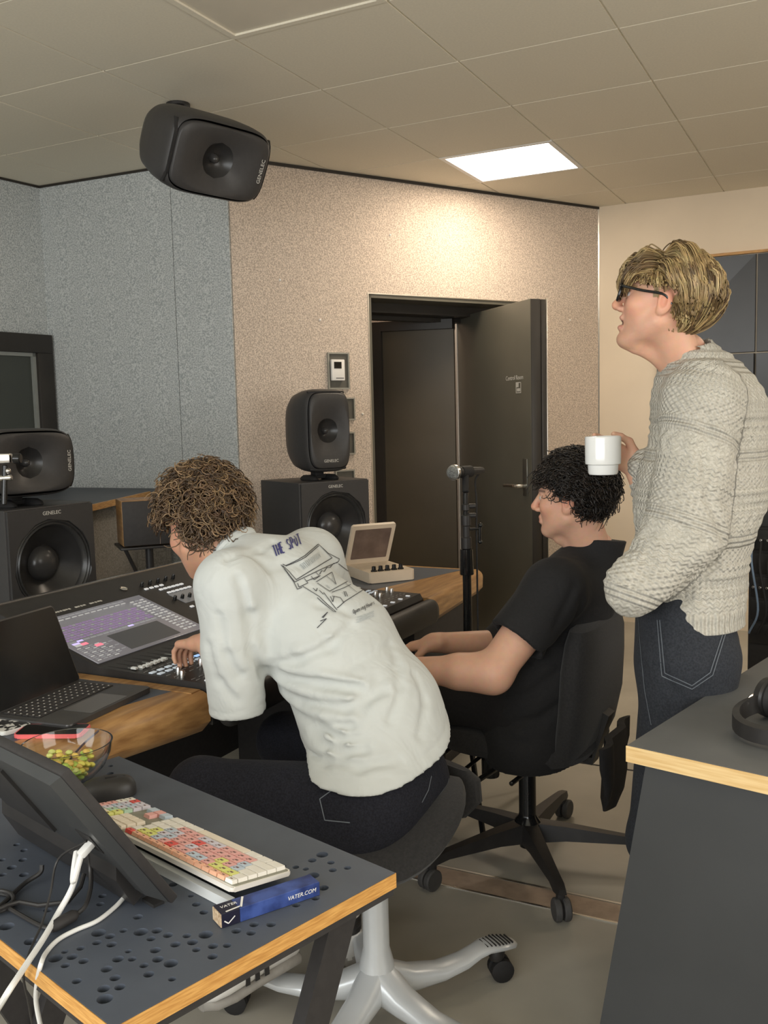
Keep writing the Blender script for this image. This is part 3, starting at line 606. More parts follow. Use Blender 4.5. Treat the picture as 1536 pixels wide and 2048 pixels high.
# ================================================================== LOUDSPEAKERS
def make_speaker(name, label, loc, rz, tilt=0.0, roll=0.0, feet=None):
    """front looks along local -Y; tall axis local Z before roll"""
    th = thing(name, label, 'loudspeaker', loc, 0)
    th.rotation_euler = (Matrix.Rotation(rz, 4, 'Z') @ Matrix.Rotation(tilt, 4, 'X') @ Matrix.Rotation(roll, 4, 'Y')).to_euler()
    w, h, d = 0.130, 0.205, 0.26; n = 56
    rings = []
    for y_, k_, p_ in ((0.135, 0.55, 3.0), (0.132, 0.70, 3.2), (0.118, 0.82, 3.4), (0.07, 0.93, 3.8), (0.0, 0.985, 4.2), (-0.06, 1.0, 4.4), (-0.10, 0.985, 4.6), (-0.118, 0.955, 4.6), (-0.124, 0.92, 4.6)):
        rings.append([(x_, y_, z_) for x_, z_ in superell(w * k_, h * k_, n, p_)])
    eb = MB().loft(rings, True); eb.f.pop(); eb.ob('enclosure', M['speaker'], th, smooth=50)
    rings = []                                   # proud front baffle, dishing into the waveguide
    base = superell(w * 0.87, h * 0.90, n, 5.0)
    for y_, k_ in ((-0.120, 1.0), (-0.134, 0.995), (-0.138, 0.97)): rings.append([(x_ * k_, y_, z_ * k_) for x_, z_ in base])
    for t_, r_, y_ in ((0.45, 0.10, -0.137), (0.8, 0.085, -0.131), (1.0, 0.060, -0.112)):
        ring = []
        for k, (x_, z_) in enumerate(base):
            an = math.atan2(z_, x_); cx_, cz_ = r_ * math.cos(an), r_ * math.sin(an)
            ring.append((x_ * (1 - t_) + cx_ * t_ if t_ < 1 else cx_, y_, z_ * (1 - t_) + cz_ * t_ if t_ < 1 else cz_))
        rings.append(ring)
    bf = MB().loft(rings, False).ob('front_baffle', M['speaker'], th, smooth=60)
    MB().lathe([(0.060, 0.112), (0.050, 0.100), (0.030, 0.084), (0.0165, 0.080), (0, 0.080)], 40, RX(PI / 2), False).ob('driver', M['cone'], bf)
    MB().lathe([(0.0162, 0.079), (0.0155, 0.092), (0.012, 0.101), (0.006, 0.106), (0, 0.107)], 24, RX(PI / 2), False).ob('tweeter_dome', M['dome'], bf)
    for s in (-1, 1):                            # slots of the hidden woofers
        b = MB(); rings = []
        for k in range(13):
            t_ = -1 + k / 6; rings.append([(t_ * w * 0.80, -0.1285 + 0.02 * abs(t_) ** 4, s * (h * 0.925 - 0.02 * t_ * t_ * 0.2) + q) for q in (-0.004, 0.004)] + [(t_ * w * 0.80, -0.118 + 0.02 * abs(t_) ** 4, s * (h * 0.925) + q) for q in (0.004, -0.004)])
        b.loft(rings).ob('woofer_slot', M['rubber'], th)
    Mx = T(0, -0.1385, -h * 0.72) @ RX(PI / 2)
    if abs(roll) > 0.5: Mx = T(0, -0.1385, -h * 0.80) @ RX(PI / 2)
    link('speaker_lettering', text_mesh('GENELEC', 0.020, Mx, 0.0003), M['logo'], bf)
    return th
def make_woofer(name, label, fx, fy, ft, az):
    f = Vector(at(fx, fy, ft)); top = f.z; d = Vector((math.cos(az), math.sin(az), 0))
    loc = Vector((f.x, f.y, 0)) - d * 0.20
    th = thing(name, label, 'loudspeaker', loc, az + PI / 2)
    W, D = 0.40, 0.40
    cb = MB(); y0_ = -D / 2 + 0.012
    cb.box2((-W / 2, y0_, 0), (-W / 2 + 0.014, D / 2, top), None, 0.004).box2((W / 2 - 0.014, y0_, 0), (W / 2, D / 2, top), None, 0.004)
    cb.box2((-W / 2 + 0.012, y0_, top - 0.014), (W / 2 - 0.012, D / 2, top), None, 0.003).box2((-W / 2 + 0.012, y0_, 0), (W / 2 - 0.012, D / 2, 0.014)).box2((-W / 2 + 0.012, D / 2 - 0.014, 0.012), (W / 2 - 0.012, D / 2, top - 0.012))
    cb.ob('cabinet', M['speaker'], th)
    R = 0.178; zc = top - 0.225
    b = perforated(W - 0.012, top - 0.012, [((W - 0.012) / 2, zc - 0.006, R)], 0, 0.012, 56)
    bo = MB().add(b.v, b.f, T(-W / 2 + 0.006, -D / 2 + 0.012, 0.006) @ RX(PI / 2)).ob('front_baffle', M['speaker'], th, smooth=40)
    Mx = T(0, -D / 2 + 0.012, zc) @ RX(PI / 2)
    MB().lathe([(R, 0.012), (R - 0.004, 0.006), (R - 0.010, 0.011), (R - 0.016, 0.004), (R - 0.022, 0.010), (R - 0.03, 0.002), (R - 0.034, -0.010)], 56, Mx, False).ob('surround', M['ring'], bo)
    MB().lathe([(R - 0.034, -0.010), (0.11, -0.032), (0.07, -0.062), (0, -0.064)], 56, Mx, False).ob('cone', M['cone'], bo)
    MB().lathe([(0.069, -0.060), (0.064, -0.046), (0.05, -0.032), (0.025, -0.022), (0, -0.020)], 40, Mx, False).ob('dust_cap', M['dome'], bo)
    Mx = T(0, -D / 2 - 0.0004, top - 0.026) @ RX(PI / 2)
    link('speaker_lettering', text_mesh('GENELEC', 0.020, Mx, 0.0003), M['logo'], bo)
    return th, top, loc
azL, azR = math.radians(-6), math.radians(-28)
wL, topL, locL = make_woofer('woofer_cabinet', 'dark grey woofer cabinet standing under the horizontal monitor speaker', 103, 1012, 3.6, azL)
wR, topR, locR = make_woofer('woofer_cabinet', 'dark grey woofer cabinet standing under the upright monitor speaker', 671, 962, 4.6, azR)
def foot(th, z):
    b = MB()
    for s in (-1, 1):
        b.loft([[(s * 0.06 + px_, py_ - 0.02, z_) for px_, py_ in superell(0.024 * k_, 0.075 * k_, 18, 2.5)] for z_, k_ in ((0.0, 0.9), (0.006, 1.0), (0.016, 0.9), (0.026, 0.6))])
    b.box((0, 0.0, 0.016), (0.12, 0.03, 0.02), None, 0.004).box((0, 0.0, 0.032), (0.05, 0.05, 0.02), None, 0.004)
    return b
fR = Vector((locR.x, locR.y, topR)) + Vector((math.cos(azR), math.sin(azR), 0)) * 0.03
st1 = make_speaker('monitor_speaker', 'upright dark grey monitor speaker on the woofer cabinet beside the door', fR + Vector((0, 0, 0.040 + 0.205)), azR + PI / 2)
foot(st1, 0).ob('rubber_stand', M['rubber'], st1).location = (0, 0, -0.245)
fL = Vector(at(62, 930, 3.62)); fL = Vector((fL.x, fL.y, topL))
fL = Vector((locL.x, locL.y, topL)) + Vector((math.cos(azL), math.sin(azL), 0)) * 0.04 + Vector((-0.0, -0.055, 0))
st2 = make_speaker('monitor_speaker', 'dark grey monitor speaker laid on its side on the woofer cabinet by the window', fL + Vector((0, 0, 0.040 + 0.128)), azL + PI / 2, 0, -PI / 2)
fo = foot(st2, 0).ob('rubber_stand', M['rubber'], st2); fo.rotation_euler = (0, PI / 2, 0); fo.location = (-0.168, 0, 0)
cs = Vector(at(402, 302, 3.72)); cdir = Vector((-1.15, 2.25, 1.35)) - cs
azc = math.atan2(cdir.y, cdir.x); 
st3 = make_speaker('monitor_speaker', 'black monitor speaker hung sideways from the ceiling', cs, azc + PI / 2 + 0.30, math.radians(28), -PI / 2 + 0.02)
st3.scale = (1.14, 1.14, 1.14)
bpy.context.view_layer.update()
im = st3.matrix_world.inverted()
top_pt = Vector(atz(356, 208, ZC)); back = cs + Vector((-0.06, 0.05, 0.02))
b = MB(); b.lathe([(0, 0), (0.05, 0), (0.05, 0.012), (0.02, 0.02), (0, 0.02)], 20, im @ T(*top_pt) @ RX(PI)); b.rod(im @ back, im @ top_pt, 0.018)
b.ob('ceiling_bracket', M['black'], st3)

# ---- microphone on its stand
mh = Vector(at(908, 945, 3.3)); mp_ = Vector(at(931, 975, 3.3)); pb = Vector((mp_.x + 0.0, mp_.y, 0))
ms = thing('microphone_stand', 'black microphone stand in front of the open door', 'microphone stand', (pb.x, pb.y, 0))
lo = lambda x, y: Vector(at(x, y, 3.3)) - Vector((pb.x, pb.y, 0))
pt = lambda y: Vector((0, 0, (Vector(at(933, y, 3.3))).z))
MB().rod(pt(1155), pt(985), 0.0105, 0.002).rod((0, 0, 0.25), pt(1150), 0.0155, 0.002).lathe([(0, 0.0), (0.024, 0), (0.025, 0.003), (0.022, 0.09), (0, 0.09)], 18, T(*pt(1152))).ob('pole', M['black_gloss'], ms)
b = MB()
for y0, y1, r_ in ((1100, 1075, 0.018), (1053, 1030, 0.017), (1022, 1008, 0.015), (1046, 1100, 0.013)): b.rod(pt(max(y0, y1)), pt(min(y0, y1)), r_, 0.003)
for y_ in (1013, 1032): b.rod(pt(y_), pt(y_) + Vector((0.032, 0.016, 0)), 0.009, 0.002)
b.ob('clamp', M['black'], ms)
b = MB(); b.rod(pt(1060), pt(1060) + Vector((0.045, 0.023, 0.002)), 0.005, 0.001); b.rod(pt(1055) + Vector((0.043, 0.022, 0)), pt(1086) + Vector((0.042, 0.021, 0)), 0.006, 0.001); b.ball(pt(1052) + Vector((0.045, 0.023, 0)), 0.009); b.ball(pt(1086) + Vector((0.043, 0.022, 0)), 0.009)
b.ob('side_bar', M['black_gloss'], ms)
for k in range(3):
    a = math.radians(60 + 120 * k); MB().rod((0.01 * math.cos(a), 0.01 * math.sin(a), 0.27), (0.30 * math.cos(a), 0.30 * math.sin(a), 0.012), 0.010, 0.002, 12).ob('leg', M['black_gloss'], ms)
mz = thing('microphone', 'handheld vocal microphone with round steel mesh head on the stand', 'microphone', mh)
L = lambda v: Vector(v) - mh
axis = (Vector(at(975, 940, 3.42)) - mh).normalized()
MB().ball((0, 0, 0), 0.0265, 28, 18).ob('mesh_head', pm('mic_mesh', (0.34, 0.36, 0.36), 0.35, metal=0.9, var=0.6, scale=400, bump=0.9, bscale=700), mz)
Mx = along((0, 0, 0), axis)
MB().lathe([(0.0225, -0.010), (0.0278, -0.008), (0.0278, 0.002), (0.0225, 0.004)], 28, along((0, 0, 0), axis) @ T(0, 0, 0.004), False).ob('head_ring', M['chrome'], mz)
MB().lathe([(0, 0.015), (0.021, 0.018), (0.017, 0.05), (0.013, 0.14), (0.0115, 0.15), (0, 0.15)], 20, Mx).ob('handle', M['black'], mz)
b = MB(); cl = axis * 0.06
b.lathe([(0.016, 0.035), (0.021, 0.035), (0.021, 0.085), (0.016, 0.085)], 18, Mx, False); b.rod(cl, pt(985) + Vector((pb.x, pb.y, 0)) - mh, 0.012, 0.003)
b.ob('clip', M['rubber'], mz)
cp = [mh + axis * 0.15] + [Vector(at(x_, y_, 3.3 + q_)) for x_, y_, q_ in ((951, 960, .10), (953, 1000, .08), (953, 1060, .06), (954, 1130, .06), (955, 1200, .06), (956, 1290, .05), (955, 1400, .05), (950, 1500, .05))]
o_ = MB().tube(spline(cp, 6), 0.0036, 8).ob('microphone_cable', M['rubber'], None, label='black microphone cable hanging beside the microphone stand', cat='cable')
# ---- small wooden speaker on a stand behind the console
sb = Vector(at(296, 1092, 3.95)); sz = sb.z
ns = thing('small_monitor', 'small black-fronted wooden box speaker on a stand behind the curly-haired man', 'loudspeaker', (sb.x, sb.y, sz), math.radians(-40 + 90))
MB().box((0, 0.09, 0.098), (0.20, 0.18, 0.190), None, 0.004).ob('wood_case', M['wood_front'], ns)
MB().box((0, -0.004, 0.098), (0.196, 0.010, 0.186), None, 0.003).ob('grille', M['black_matte'], ns)
sp = thing('speaker_stand', 'black stand with flat plate under the small wooden speaker', 'stand', (sb.x, sb.y, 0), math.radians(50))
MB().box((0.0, 0.09, sz - 0.006), (0.225, 0.21, 0.010), None, 0.002).ob('top_plate', M['black'], sp)
MB().rod((0.02, 0.10, 0.02), (0.02, 0.10, sz - 0.011), 0.017).lathe([(0, 0), (0.026, 0), (0.026, 0.05), (0, 0.05)], 16, T(0.02, 0.10, sz - 0.18)).ob('pole', M['black'], sp)
MB().rod((-0.09, 0.02, sz - 0.012), (0.01, 0.09, sz - 0.24), 0.008).ob('brace', M['black'], sp)
for k in range(3):
    a = math.radians(30 + 120 * k); MB().rod((0.02, 0.10, 0.2), (0.02 + 0.25 * math.cos(a), 0.10 + 0.25 * math.sin(a), 0.012), 0.010).ob('leg', M['black'], sp)
# ================================================================== CONSOLE DESK
DZ = 0.75
FRONT = [(-1.515, 1.20), (-1.505, 1.45), (-1.475, 1.62), (-1.43, 1.82), (-1.388, 2.2), (-1.368, 2.6), (-1.385, 3.13), (-1.44, 3.76)]
def fx(y):
    for (x0, y0), (x1, y1) in zip(FRONT, FRONT[1:]):
        if y0 <= y <= y1: return x0 + (x1 - x0) * (y - y0) / (y1 - y0)
    return FRONT[0][0] if y < FRONT[0][1] else FRONT[-1][0]
dk = thing('mixing_desk', 'long studio desk with dark inlay and rounded oak front around the mixing console', 'desk', (-1.9, 2.5, 0))
DO = Vector((-1.9, 2.5, 0)); dT = T(*(-DO))
YA, YB2 = 1.835, 3.115
def lino_edge(y): return fx(y) - 0.085 if y < 2.5 else -1.71 + (y - 3.068) * 0.28
b = MB()
ly = [1.2 + (YA - 0.035 - 1.2) * k / 8 for k in range(9)]; b.prism([(lino_edge(y), y) for y in ly] + [(-2.35, YA - 0.035), (-2.35, 1.2)], DZ - 0.03, DZ, dT)
b.ob('inlay_left', M['lino'], dk, smooth=None)
MB().prism([(-1.69, YB2 + 0.02), (-1.525, 3.745), (-2.33, 3.745), (-2.33, YB2 + 0.02)], DZ - 0.03, DZ, dT).ob('inlay_right', M['lino'], dk, smooth=None)
b = MB(); b.prism([(-2.35, YA - 0.035), (-2.35, YA), (fx(YA) - 0.03, YA), (fx(YA) - 0.03, YA - 0.035)], DZ - 0.05, DZ + 0.002, dT)
b.ob('cheek_strip', M['wood_front'], dk, smooth=None)
b = MB(); b.prism([(-2.35, 3.746), (-2.35, 3.762), (fx(3.76) - 0.02, 3.762), (fx(3.76) - 0.02, 3.746)], DZ - 0.045, DZ + 0.001, dT)
b.prism([(-2.33, YB2), (-2.33, YB2 + 0.019), (-1.5, YB2 + 0.019), (-1.5, YB2)], DZ - 0.045, DZ + 0.001, dT)
b.ob('end_edging', M['wood'], dk, smooth=None)
def bullnose(y0, y1, n, inner):
    rings = []
    for k in range(n + 1):
        y = y0 + (y1 - y0) * k / n; X = fx(y); xi = inner(y)
        prof = [(xi, DZ - 0.03), (xi, DZ)] + [(X - 0.03 + 0.03 * math.cos(a), DZ - 0.03 + 0.03 * math.sin(a)) for a in [PI / 2 - PI / 2 * i / 6 for i in range(7)]]
        prof += [(X - 0.002, DZ - 0.075), (X - 0.03, DZ - 0.105), (X - 0.10, DZ - 0.115), (X - 0.10, DZ - 0.03)]
        rings.append([(px_, y, pz_) for px_, pz_ in prof])
    return MB().loft(rings, True, dT)
bullnose(1.2, YA, 14, lambda y: lino_edge(y) + 0.0005).ob('oak_front', M['wood_front'], dk, smooth=40)
bullnose(YB2, 3.762, 14, lambda y: max(lino_edge(y), -1.69 + (y - YB2 - 0.02) * (0.165 / 0.61)) + 0.0005).ob('oak_front', M['wood_front'], dk, smooth=40)
MB().box2((-2.30, 3.13, 0), (-1.475, 3.70, DZ - 0.116), dT).ob('pedestal', M['black_matte'], dk, smooth=None)
MB().box2((-2.34, 1.24, 0), (-2.20, 1.80, DZ - 0.03), dT).ob('pedestal', M['black_matte'], dk, smooth=None)
MB().box2((-2.33, 1.80, 0.05), (-2.30, 3.13, 0.66), dT).ob('modesty_panel', M['black_matte'], dk, smooth=None)

# ---- mixing console
cs_ = thing('mixing_console', 'black digital mixing console with lit touch screen and rows of faders', 'mixing console', (-1.45, 1.84, 0.66))
CO = Vector((-1.45, 1.84, 0.66)); cT = T(*(-CO))
Y0, Y1 = 1.842, 3.108
prof = [(-1.43, 0.662), (-1.425, 0.745), (-1.437, 0.766), (-1.80, 0.772), (-1.812, 0.776), (-2.185, 0.897), (-2.20, 0.905), (-2.235, 0.905), (-2.24, 0.895), (-2.24, 0.662)]
MB().loft([[(px_, y_, pz_) for px_, pz_ in prof] for y_ in (Y0, Y1)], True, cT).ob('chassis', M['black'], cs_, smooth=25)
MB().loft([[(-1.390 + px_, y_, 0.705 + pz_) for px_, pz_ in superell(0.034 * k_, 0.046 * k_, 24, 2.4)] for y_, k_ in ((Y0 - 0.004, 0.7), (Y0 + 0.01, 0.97), (Y0 + 0.03, 1), (Y1 - 0.03, 1), (Y1 - 0.01, 0.97), (Y1 - 0.002, 0.7))], True, cT).ob('arm_rest', pm('arm_rest_pad', (0.022, 0.021, 0.021), 0.5, var=0.1, scale=30), cs_, smooth=50)
MB().box2((-2.215, Y0, 0.9052), (-2.205, Y1, 0.909), cT).ob('back_trim', M['chrome'], cs_, smooth=None)
sl = Vector((-0.373, 0, 0.121)).normalized(); sn = Vector((0.121, 0, 0.373)).normalized()
SM = frame(Vector((-1.812, Y0, 0.776)) - CO, (0, 1, 0), sl, sn)       # x along desk, y up the slope, z out
scr = MB().box2((0.012, 0.0, 0.0), (0.475, 0.275, 0.004), SM, 0.002).ob('touch_screen', pm('screen_glow', (0.10, 0.095, 0.10), 0.18, var=0.08, scale=6, emit=0.9), cs_)
scr2 = MB().box2((0.80, 0.0, 0.0), (1.25, 0.275, 0.004), SM, 0.002).ob('touch_screen', pm('screen_glow_b', (0.10, 0.095, 0.10), 0.18, var=0.08, scale=6, emit=0.7), cs_)
UI = {k: pm('ui_' + k, c, 0.3, var=0.02, scale=9, emit=e) for k, c, e in (('grey', (0.20, 0.20, 0.21), 0.6), ('white', (0.38, 0.38, 0.37), 0.6), ('purple', (0.19, 0.125, 0.24), 0.6), ('violet', (0.45, 0.38, 0.75), 0.9), ('red', (0.80, 0.16, 0.22), 0.9), ('yellow', (0.62, 0.62, 0.36), 0.8), ('dark', (0.05, 0.05, 0.05), 0.4))}
q = {k: MB() for k in UI}
def ui(c, x0, y0, x1, y1): q[c].box2((x0, y0, 0.004), (x1, y1, 0.0046), SM)
for base_, w_ in ((0.018, 0.45),):
    n = 14
    for i in range(n):
        x = base_ + 0.012 + i * (w_ - 0.09) / n; cw_ = (w_ - 0.09) / n
        ui('grey' if i else 'yellow', x, 0.258, x + cw_ * 0.86, 0.264); ui('white', x, 0.246, x + cw_ * 0.7, 0.250)
        for j in range(7): ui('purple', x, 0.134 + j * 0.0115, x + cw_ * 0.40, 0.134 + j * 0.0115 + 0.008); ui('purple' if (i + j) % 3 else 'grey', x + cw_ * 0.48, 0.134 + j * 0.0115, x + cw_ * 0.86, 0.134 + j * 0.0115 + 0.007)
        ui('violet' if i in (9, 1) else 'grey', x, 0.120, x + cw_ * 0.86, 0.127)
    ui('white', 0.03, 0.098, 0.052, 0.109); ui('red', 0.053, 0.098, 0.075, 0.109); ui('red', 0.082, 0.073, 0.108, 0.085); ui('violet', 0.03, 0.110, 0.056, 0.118)
    for r_ in range(10):
        for c_ in range(4 + r_ % 3): ui('grey' if (r_ + c_) % 3 else 'white', 0.022 + c_ * 0.022, 0.010 + r_ * 0.0085, 0.022 + c_ * 0.022 + 0.013 + 0.003 * (c_ % 2), 0.010 + r_ * 0.0085 + 0.0035)
    ui('dark', 0.155, 0.012, 0.37, 0.108)
    for r_ in range(16):
        for c_ in range(3): ui('grey' if (r_ * c_) % 2 else 'white', 0.40 + c_ * 0.022, 0.022 + r_ * 0.0145, 0.40 + c_ * 0.022 + 0.015, 0.022 + r_ * 0.0145 + 0.006)
for k in q: q[k].ob('screen_graphics', UI[k], scr, smooth=None, kind='stuff')
b = MB()                                         # lettering line above the screen, as short white marks
for x0_, n_, w_ in ((0.11, 9, 0.011), (0.225, 4, 0.011), (0.285, 5, 0.011)):
    for i in range(n_): b.box2((x0_ + i * w_, 0.298 + 0.001 * (i % 2), 0.0003), (x0_ + i * w_ + 0.007 + 0.002 * (i % 3 == 0), 0.306, 0.0009), SM)
b.ob('console_marking', M['logo'], cs_, smooth=None, kind='stuff')
MB().lathe([(0.011, 0), (0.013, 0.003), (0.012, 0.004), (0.009, 0.001), (0, 0.0008)], 20, SM @ T(0.47, 0.335, 0.0005), False).ob('power_ring', M['chrome'], cs_)
def knob_mesh(r, h): return MB().lathe([(0, 0), (r, 0), (r, 0.002), (r * 0.85, h * 0.8), (r * 0.7, h), (0, h)], 12).mesh('knob')
kn = knob_mesh(0.0065, 0.016); kn.materials.append(M['black_gloss']); ks = knob_mesh(0.008, 0.018); ks.materials.append(M['chrome'])
bt = MB().box((0, 0, 0.002), (0.016, 0.010, 0.004), None, 0.0012, 1).mesh('button'); bt.materials.append(pm('lit_button', (0.62, 0.63, 0.64), 0.4, var=0.03, scale=20, emit=0.35))
def place(me, nm, M_): o = link(nm, me, None, cs_); o.matrix_local = M_; return o
for r_ in range(2):
    for c_ in range(6): place(bt, 'button', SM @ T(0.585 + c_ * 0.021 + r_ * 0.006, 0.275 - r_ * 0.030, 0.0))
for c_ in range(4): place(bt, 'button', SM @ T(0.54 + c_ * 0.025, 0.300, 0))
for c_ in range(5): place(kn, 'knob', SM @ T(0.56 + c_ * 0.033, 0.195 - c_ * 0.004, 0)); place(kn, 'knob', SM @ T(0.545 + c_ * 0.04, 0.325, 0))
for c_ in range(3): place(bt, 'button', SM @ T(0.57 + c_ * 0.04, 0.13, 0))
MB().box2((0.575, 0.16, 0.0), (0.72, 0.235, 0.002), SM).ob('small_display', pm('small_display', (0.12, 0.12, 0.12), 0.2, var=0.05, scale=8, emit=0.5), cs_, smooth=None)
# fader bank
FM = T(*(-CO))
capm = MB().loft([[(-0.011, -0.0055, 0.004), (0.011, -0.0055, 0.004), (0.011, 0.0055, 0.004), (-0.011, 0.0055, 0.004)], [(-0.010, -0.0045, 0.011), (0.010, -0.0045, 0.011), (0.010, 0.0045, 0.011), (-0.010, 0.0045, 0.011)], [(-0.003, -0.004, 0.009), (0.003, -0.004, 0.009), (0.003, 0.004, 0.009), (-0.003, 0.004, 0.009)]]).mesh('fader_cap'); capm.materials.append(pm('fader_cap', (0.66, 0.66, 0.63), 0.4, var=0.03, scale=20))
slots = MB(); leds = MB(); dots = MB(); legends = MB()
ncol = 40
bm_ = MB().box((0, 0, 0.0015), (0.013, 0.020, 0.003), None, 0.001, 1).mesh('channel_button'); bm_.materials.append(pm('channel_button', (0.45, 0.50, 0.54), 0.4, var=0.05, scale=30, emit=0.35))
bblue = bm_.copy(); bblue.materials.clear(); bblue.materials.append(pm('blue_button', (0.30, 0.48, 0.80), 0.4, var=0.03, scale=30, emit=0.7))
zs = lambda x: 0.772 - (x + 1.80) * (0.006 / 0.363)
for i in range(ncol):
    y = Y0 + 0.020 + i * 0.031
    if y > Y1 - 0.015: break
    slots.box((-1.735, y, zs(-1.735) + 0.0004), (0.10, 0.0035, 0.001), FM); dots.box((-1.700 + 0.006 * math.sin(i * 2.1), y + 0.010, zs(-1.7) + 0.0005), (0.05, 0.0022, 0.0012), FM)
    if i != 4: place(capm, 'fader_cap', FM @ T(-1.684, y + 0.0155, zs(-1.684)) @ Matrix.Diagonal((0.8, 0.8, 0.8, 1)))
    if not (i == 4): place(capm, 'fader_cap', FM @ T(-1.682 - (0.0 if i % 9 else 0.012), y, zs(-1.682)) @ Matrix.Diagonal((0.8, 0.8, 0.8, 1)))
    place(bblue if i == 6 else bm_, 'channel_button', FM @ T(-1.632, y, zs(-1.632))); place(bm_, 'channel_button', FM @ T(-1.607, y + 0.003, zs(-1.607)))
    for x_ in (-1.655, -1.58, -1.575 + 0.02, -1.50, -1.485): legends.box((x_, y, zs(x_) + 0.0005), (0.003, 0.015, 0.001), FM)
    if i % 3 == 0: place(ks, 'knob', FM @ T(-1.535, y, zs(-1.535))); place(ks, 'knob', FM @ T(-1.565 + 0.0, y + 0.022, zs(-1.565)))
    if i % 2 == 0: place(bt, 'button', FM @ T(-1.455, y, zs(-1.455)))
slots.ob('fader_slots', M['rubber'], cs_, smooth=None, kind='stuff'); dots.ob('fader_meters', pm('meter_grey', (0.30, 0.32, 0.30), 0.4, var=0.1, scale=20), cs_, smooth=None, kind='stuff'); legends.ob('legend_marks', pm('legend', (0.25, 0.25, 0.24), 0.5, var=0.1, scale=20), cs_, smooth=None, kind='stuff')

# ---- laptop
lp_ = thing('laptop', 'open black-screened laptop on the left end of the mixing desk', 'laptop', (-1.655, 1.612, DZ), math.radians(96))
MB().prism(rrect(0.308, 0.218, 0.012), 0.001, 0.014, None, 0.002, 2).ob('base', pm('space_grey', (0.085, 0.082, 0.080), 0.42, metal=0.6, var=0.04, scale=30), lp_)
MB().prism(rrect(0.27, 0.105, 0.004), 0.0141, 0.0145, T(0, 0.042, 0)).ob('keyboard_well', M['black'], lp_, smooth=None)
km = MB().box((0, 0, 0.0155), (0.0158, 0.0155, 0.0022), None, 0.001, 1).mesh('key'); km.materials.append(M['black_matte'])
pr = MB()
for r_ in range(6):
    for c_ in range(14):
        if r_ == 0 and 3 < c_ < 9: continue
        k = link('key', km, None, lp_); k.location = (-0.124 + c_ * 0.0191, -0.002 + r_ * 0.0176, 0)
        pr.box((-0.124 + c_ * 0.0191, -0.002 + r_ * 0.0176, 0.0168), (0.0036, 0.003, 0.0004))
k = link('key', MB().box((0, 0, 0.0155), (0.092, 0.0155, 0.0022), None, 0.001, 1).mesh('key'), M['black_matte'], lp_); k.location = (-0.124 + 6 * 0.0191, -0.002, 0)
pr.ob('key_print', M['logo'], lp_, smooth=None, kind='stuff')
MB().prism(rrect(0.135, 0.080, 0.004), 0.0141, 0.0146, T(0, -0.060, 0)).ob('trackpad', pm('trackpad', (0.11, 0.105, 0.10), 0.35, var=0.03, scale=20), lp_, smooth=None)
Mx = T(0, 0.107, 0.014) @ RX(math.radians(70.5 + 38 - 20 - 20))
ld = MB().prism(rrect(0.308, 0.208, 0.010), -0.004, 0.0, T(0, 0.107, 0.012) @ RX(math.radians(69)) @ T(0, 0.104, 0), 0.0015).ob('lid', pm('space_grey_lid', (0.085, 0.082, 0.080), 0.42, metal=0.6, var=0.04, scale=30), lp_)
MB().prism(rrect(0.302, 0.200, 0.008), 0.0001, 0.0008, T(0, 0.107, 0.012) @ RX(math.radians(69)) @ T(0, 0.104, 0)).ob('display', M['black_gloss'], ld, smooth=None)

# ---- phones
def phone(name, label, c, az, body, face):
    th = thing(name, label, 'phone', (c[0], c[1], DZ), az)
    MB().prism(rrect(0.148, 0.072, 0.011), 0.0005, 0.0095, None, 0.002).ob('case', body, th)
    MB().prism(rrect(0.142, 0.066, 0.009), 0.0095, 0.0101).ob('screen', face, th, smooth=None); return th
phone('mobile_phone', 'black-screened phone in a coral red case beside the snack bowl', (-1.556, 1.446), math.radians(24), pm('coral_case', (0.72, 0.13, 0.13), 0.4, var=0.05, scale=20), M['black_gloss'])
p1 = phone('mobile_phone', 'pale phone case with black blotch pattern lying by the laptop', (-1.705, 1.438), math.radians(165), pm('pale_case', (0.62, 0.62, 0.58), 0.35, var=0.03, scale=20), pm('blotch_case', (0.03, 0.03, 0.03), 0.3, col2=(0.60, 0.59, 0.55), scale=60, detail=1, ramp=(0.52, 0.56)))

# ---- beige open device
dv = thing('beige_device', 'small beige flip-open recorder with knobs and screen on the desk end', 'recorder', (-1.785, 3.455, DZ), math.atan2(-0.19, 0.235) + PI / 2)
beige = pm('beige_plastic', (0.66, 0.55, 0.42), 0.45, var=0.03, scale=20)
MB().prism(rrect(0.20, 0.27, 0.008), 0.002, 0.045, None, 0.004).ob('base', beige, dv)
b = MB()
for i in range(9): b.box((0, 0.105 - i * 0.017, 0.0453), (0.165, 0.004, 0.001))
b.ob('vent_ribs', pm('rib_brown', (0.50, 0.40, 0.29), 0.5, var=0.03, scale=20), dv, smooth=None, kind='stuff')
for i in range(5): MB().lathe([(0, 0.045), (0.013, 0.045), (0.013, 0.049), (0.009, 0.052), (0.008, 0.066), (0, 0.067)], 16, T(-0.068 + i * 0.030, -0.105, 0)).ob('knob', M['black_gloss'], dv)
LMx = T(0, 0.130, 0.043) @ RX(math.radians(118))
ldv = MB().prism(rrect(0.20, 0.20, 0.008), -0.008, 0.006, LMx @ T(0, 0.10, 0), 0.003).ob('lid', beige, dv)
MB().prism(rrect(0.165, 0.15, 0.004), 0.006, 0.0072, LMx @ T(0, 0.105, 0)).ob('screen', pm('dim_screen', (0.15, 0.105, 0.085), 0.25, var=0.2, scale=14), ldv, smooth=None)

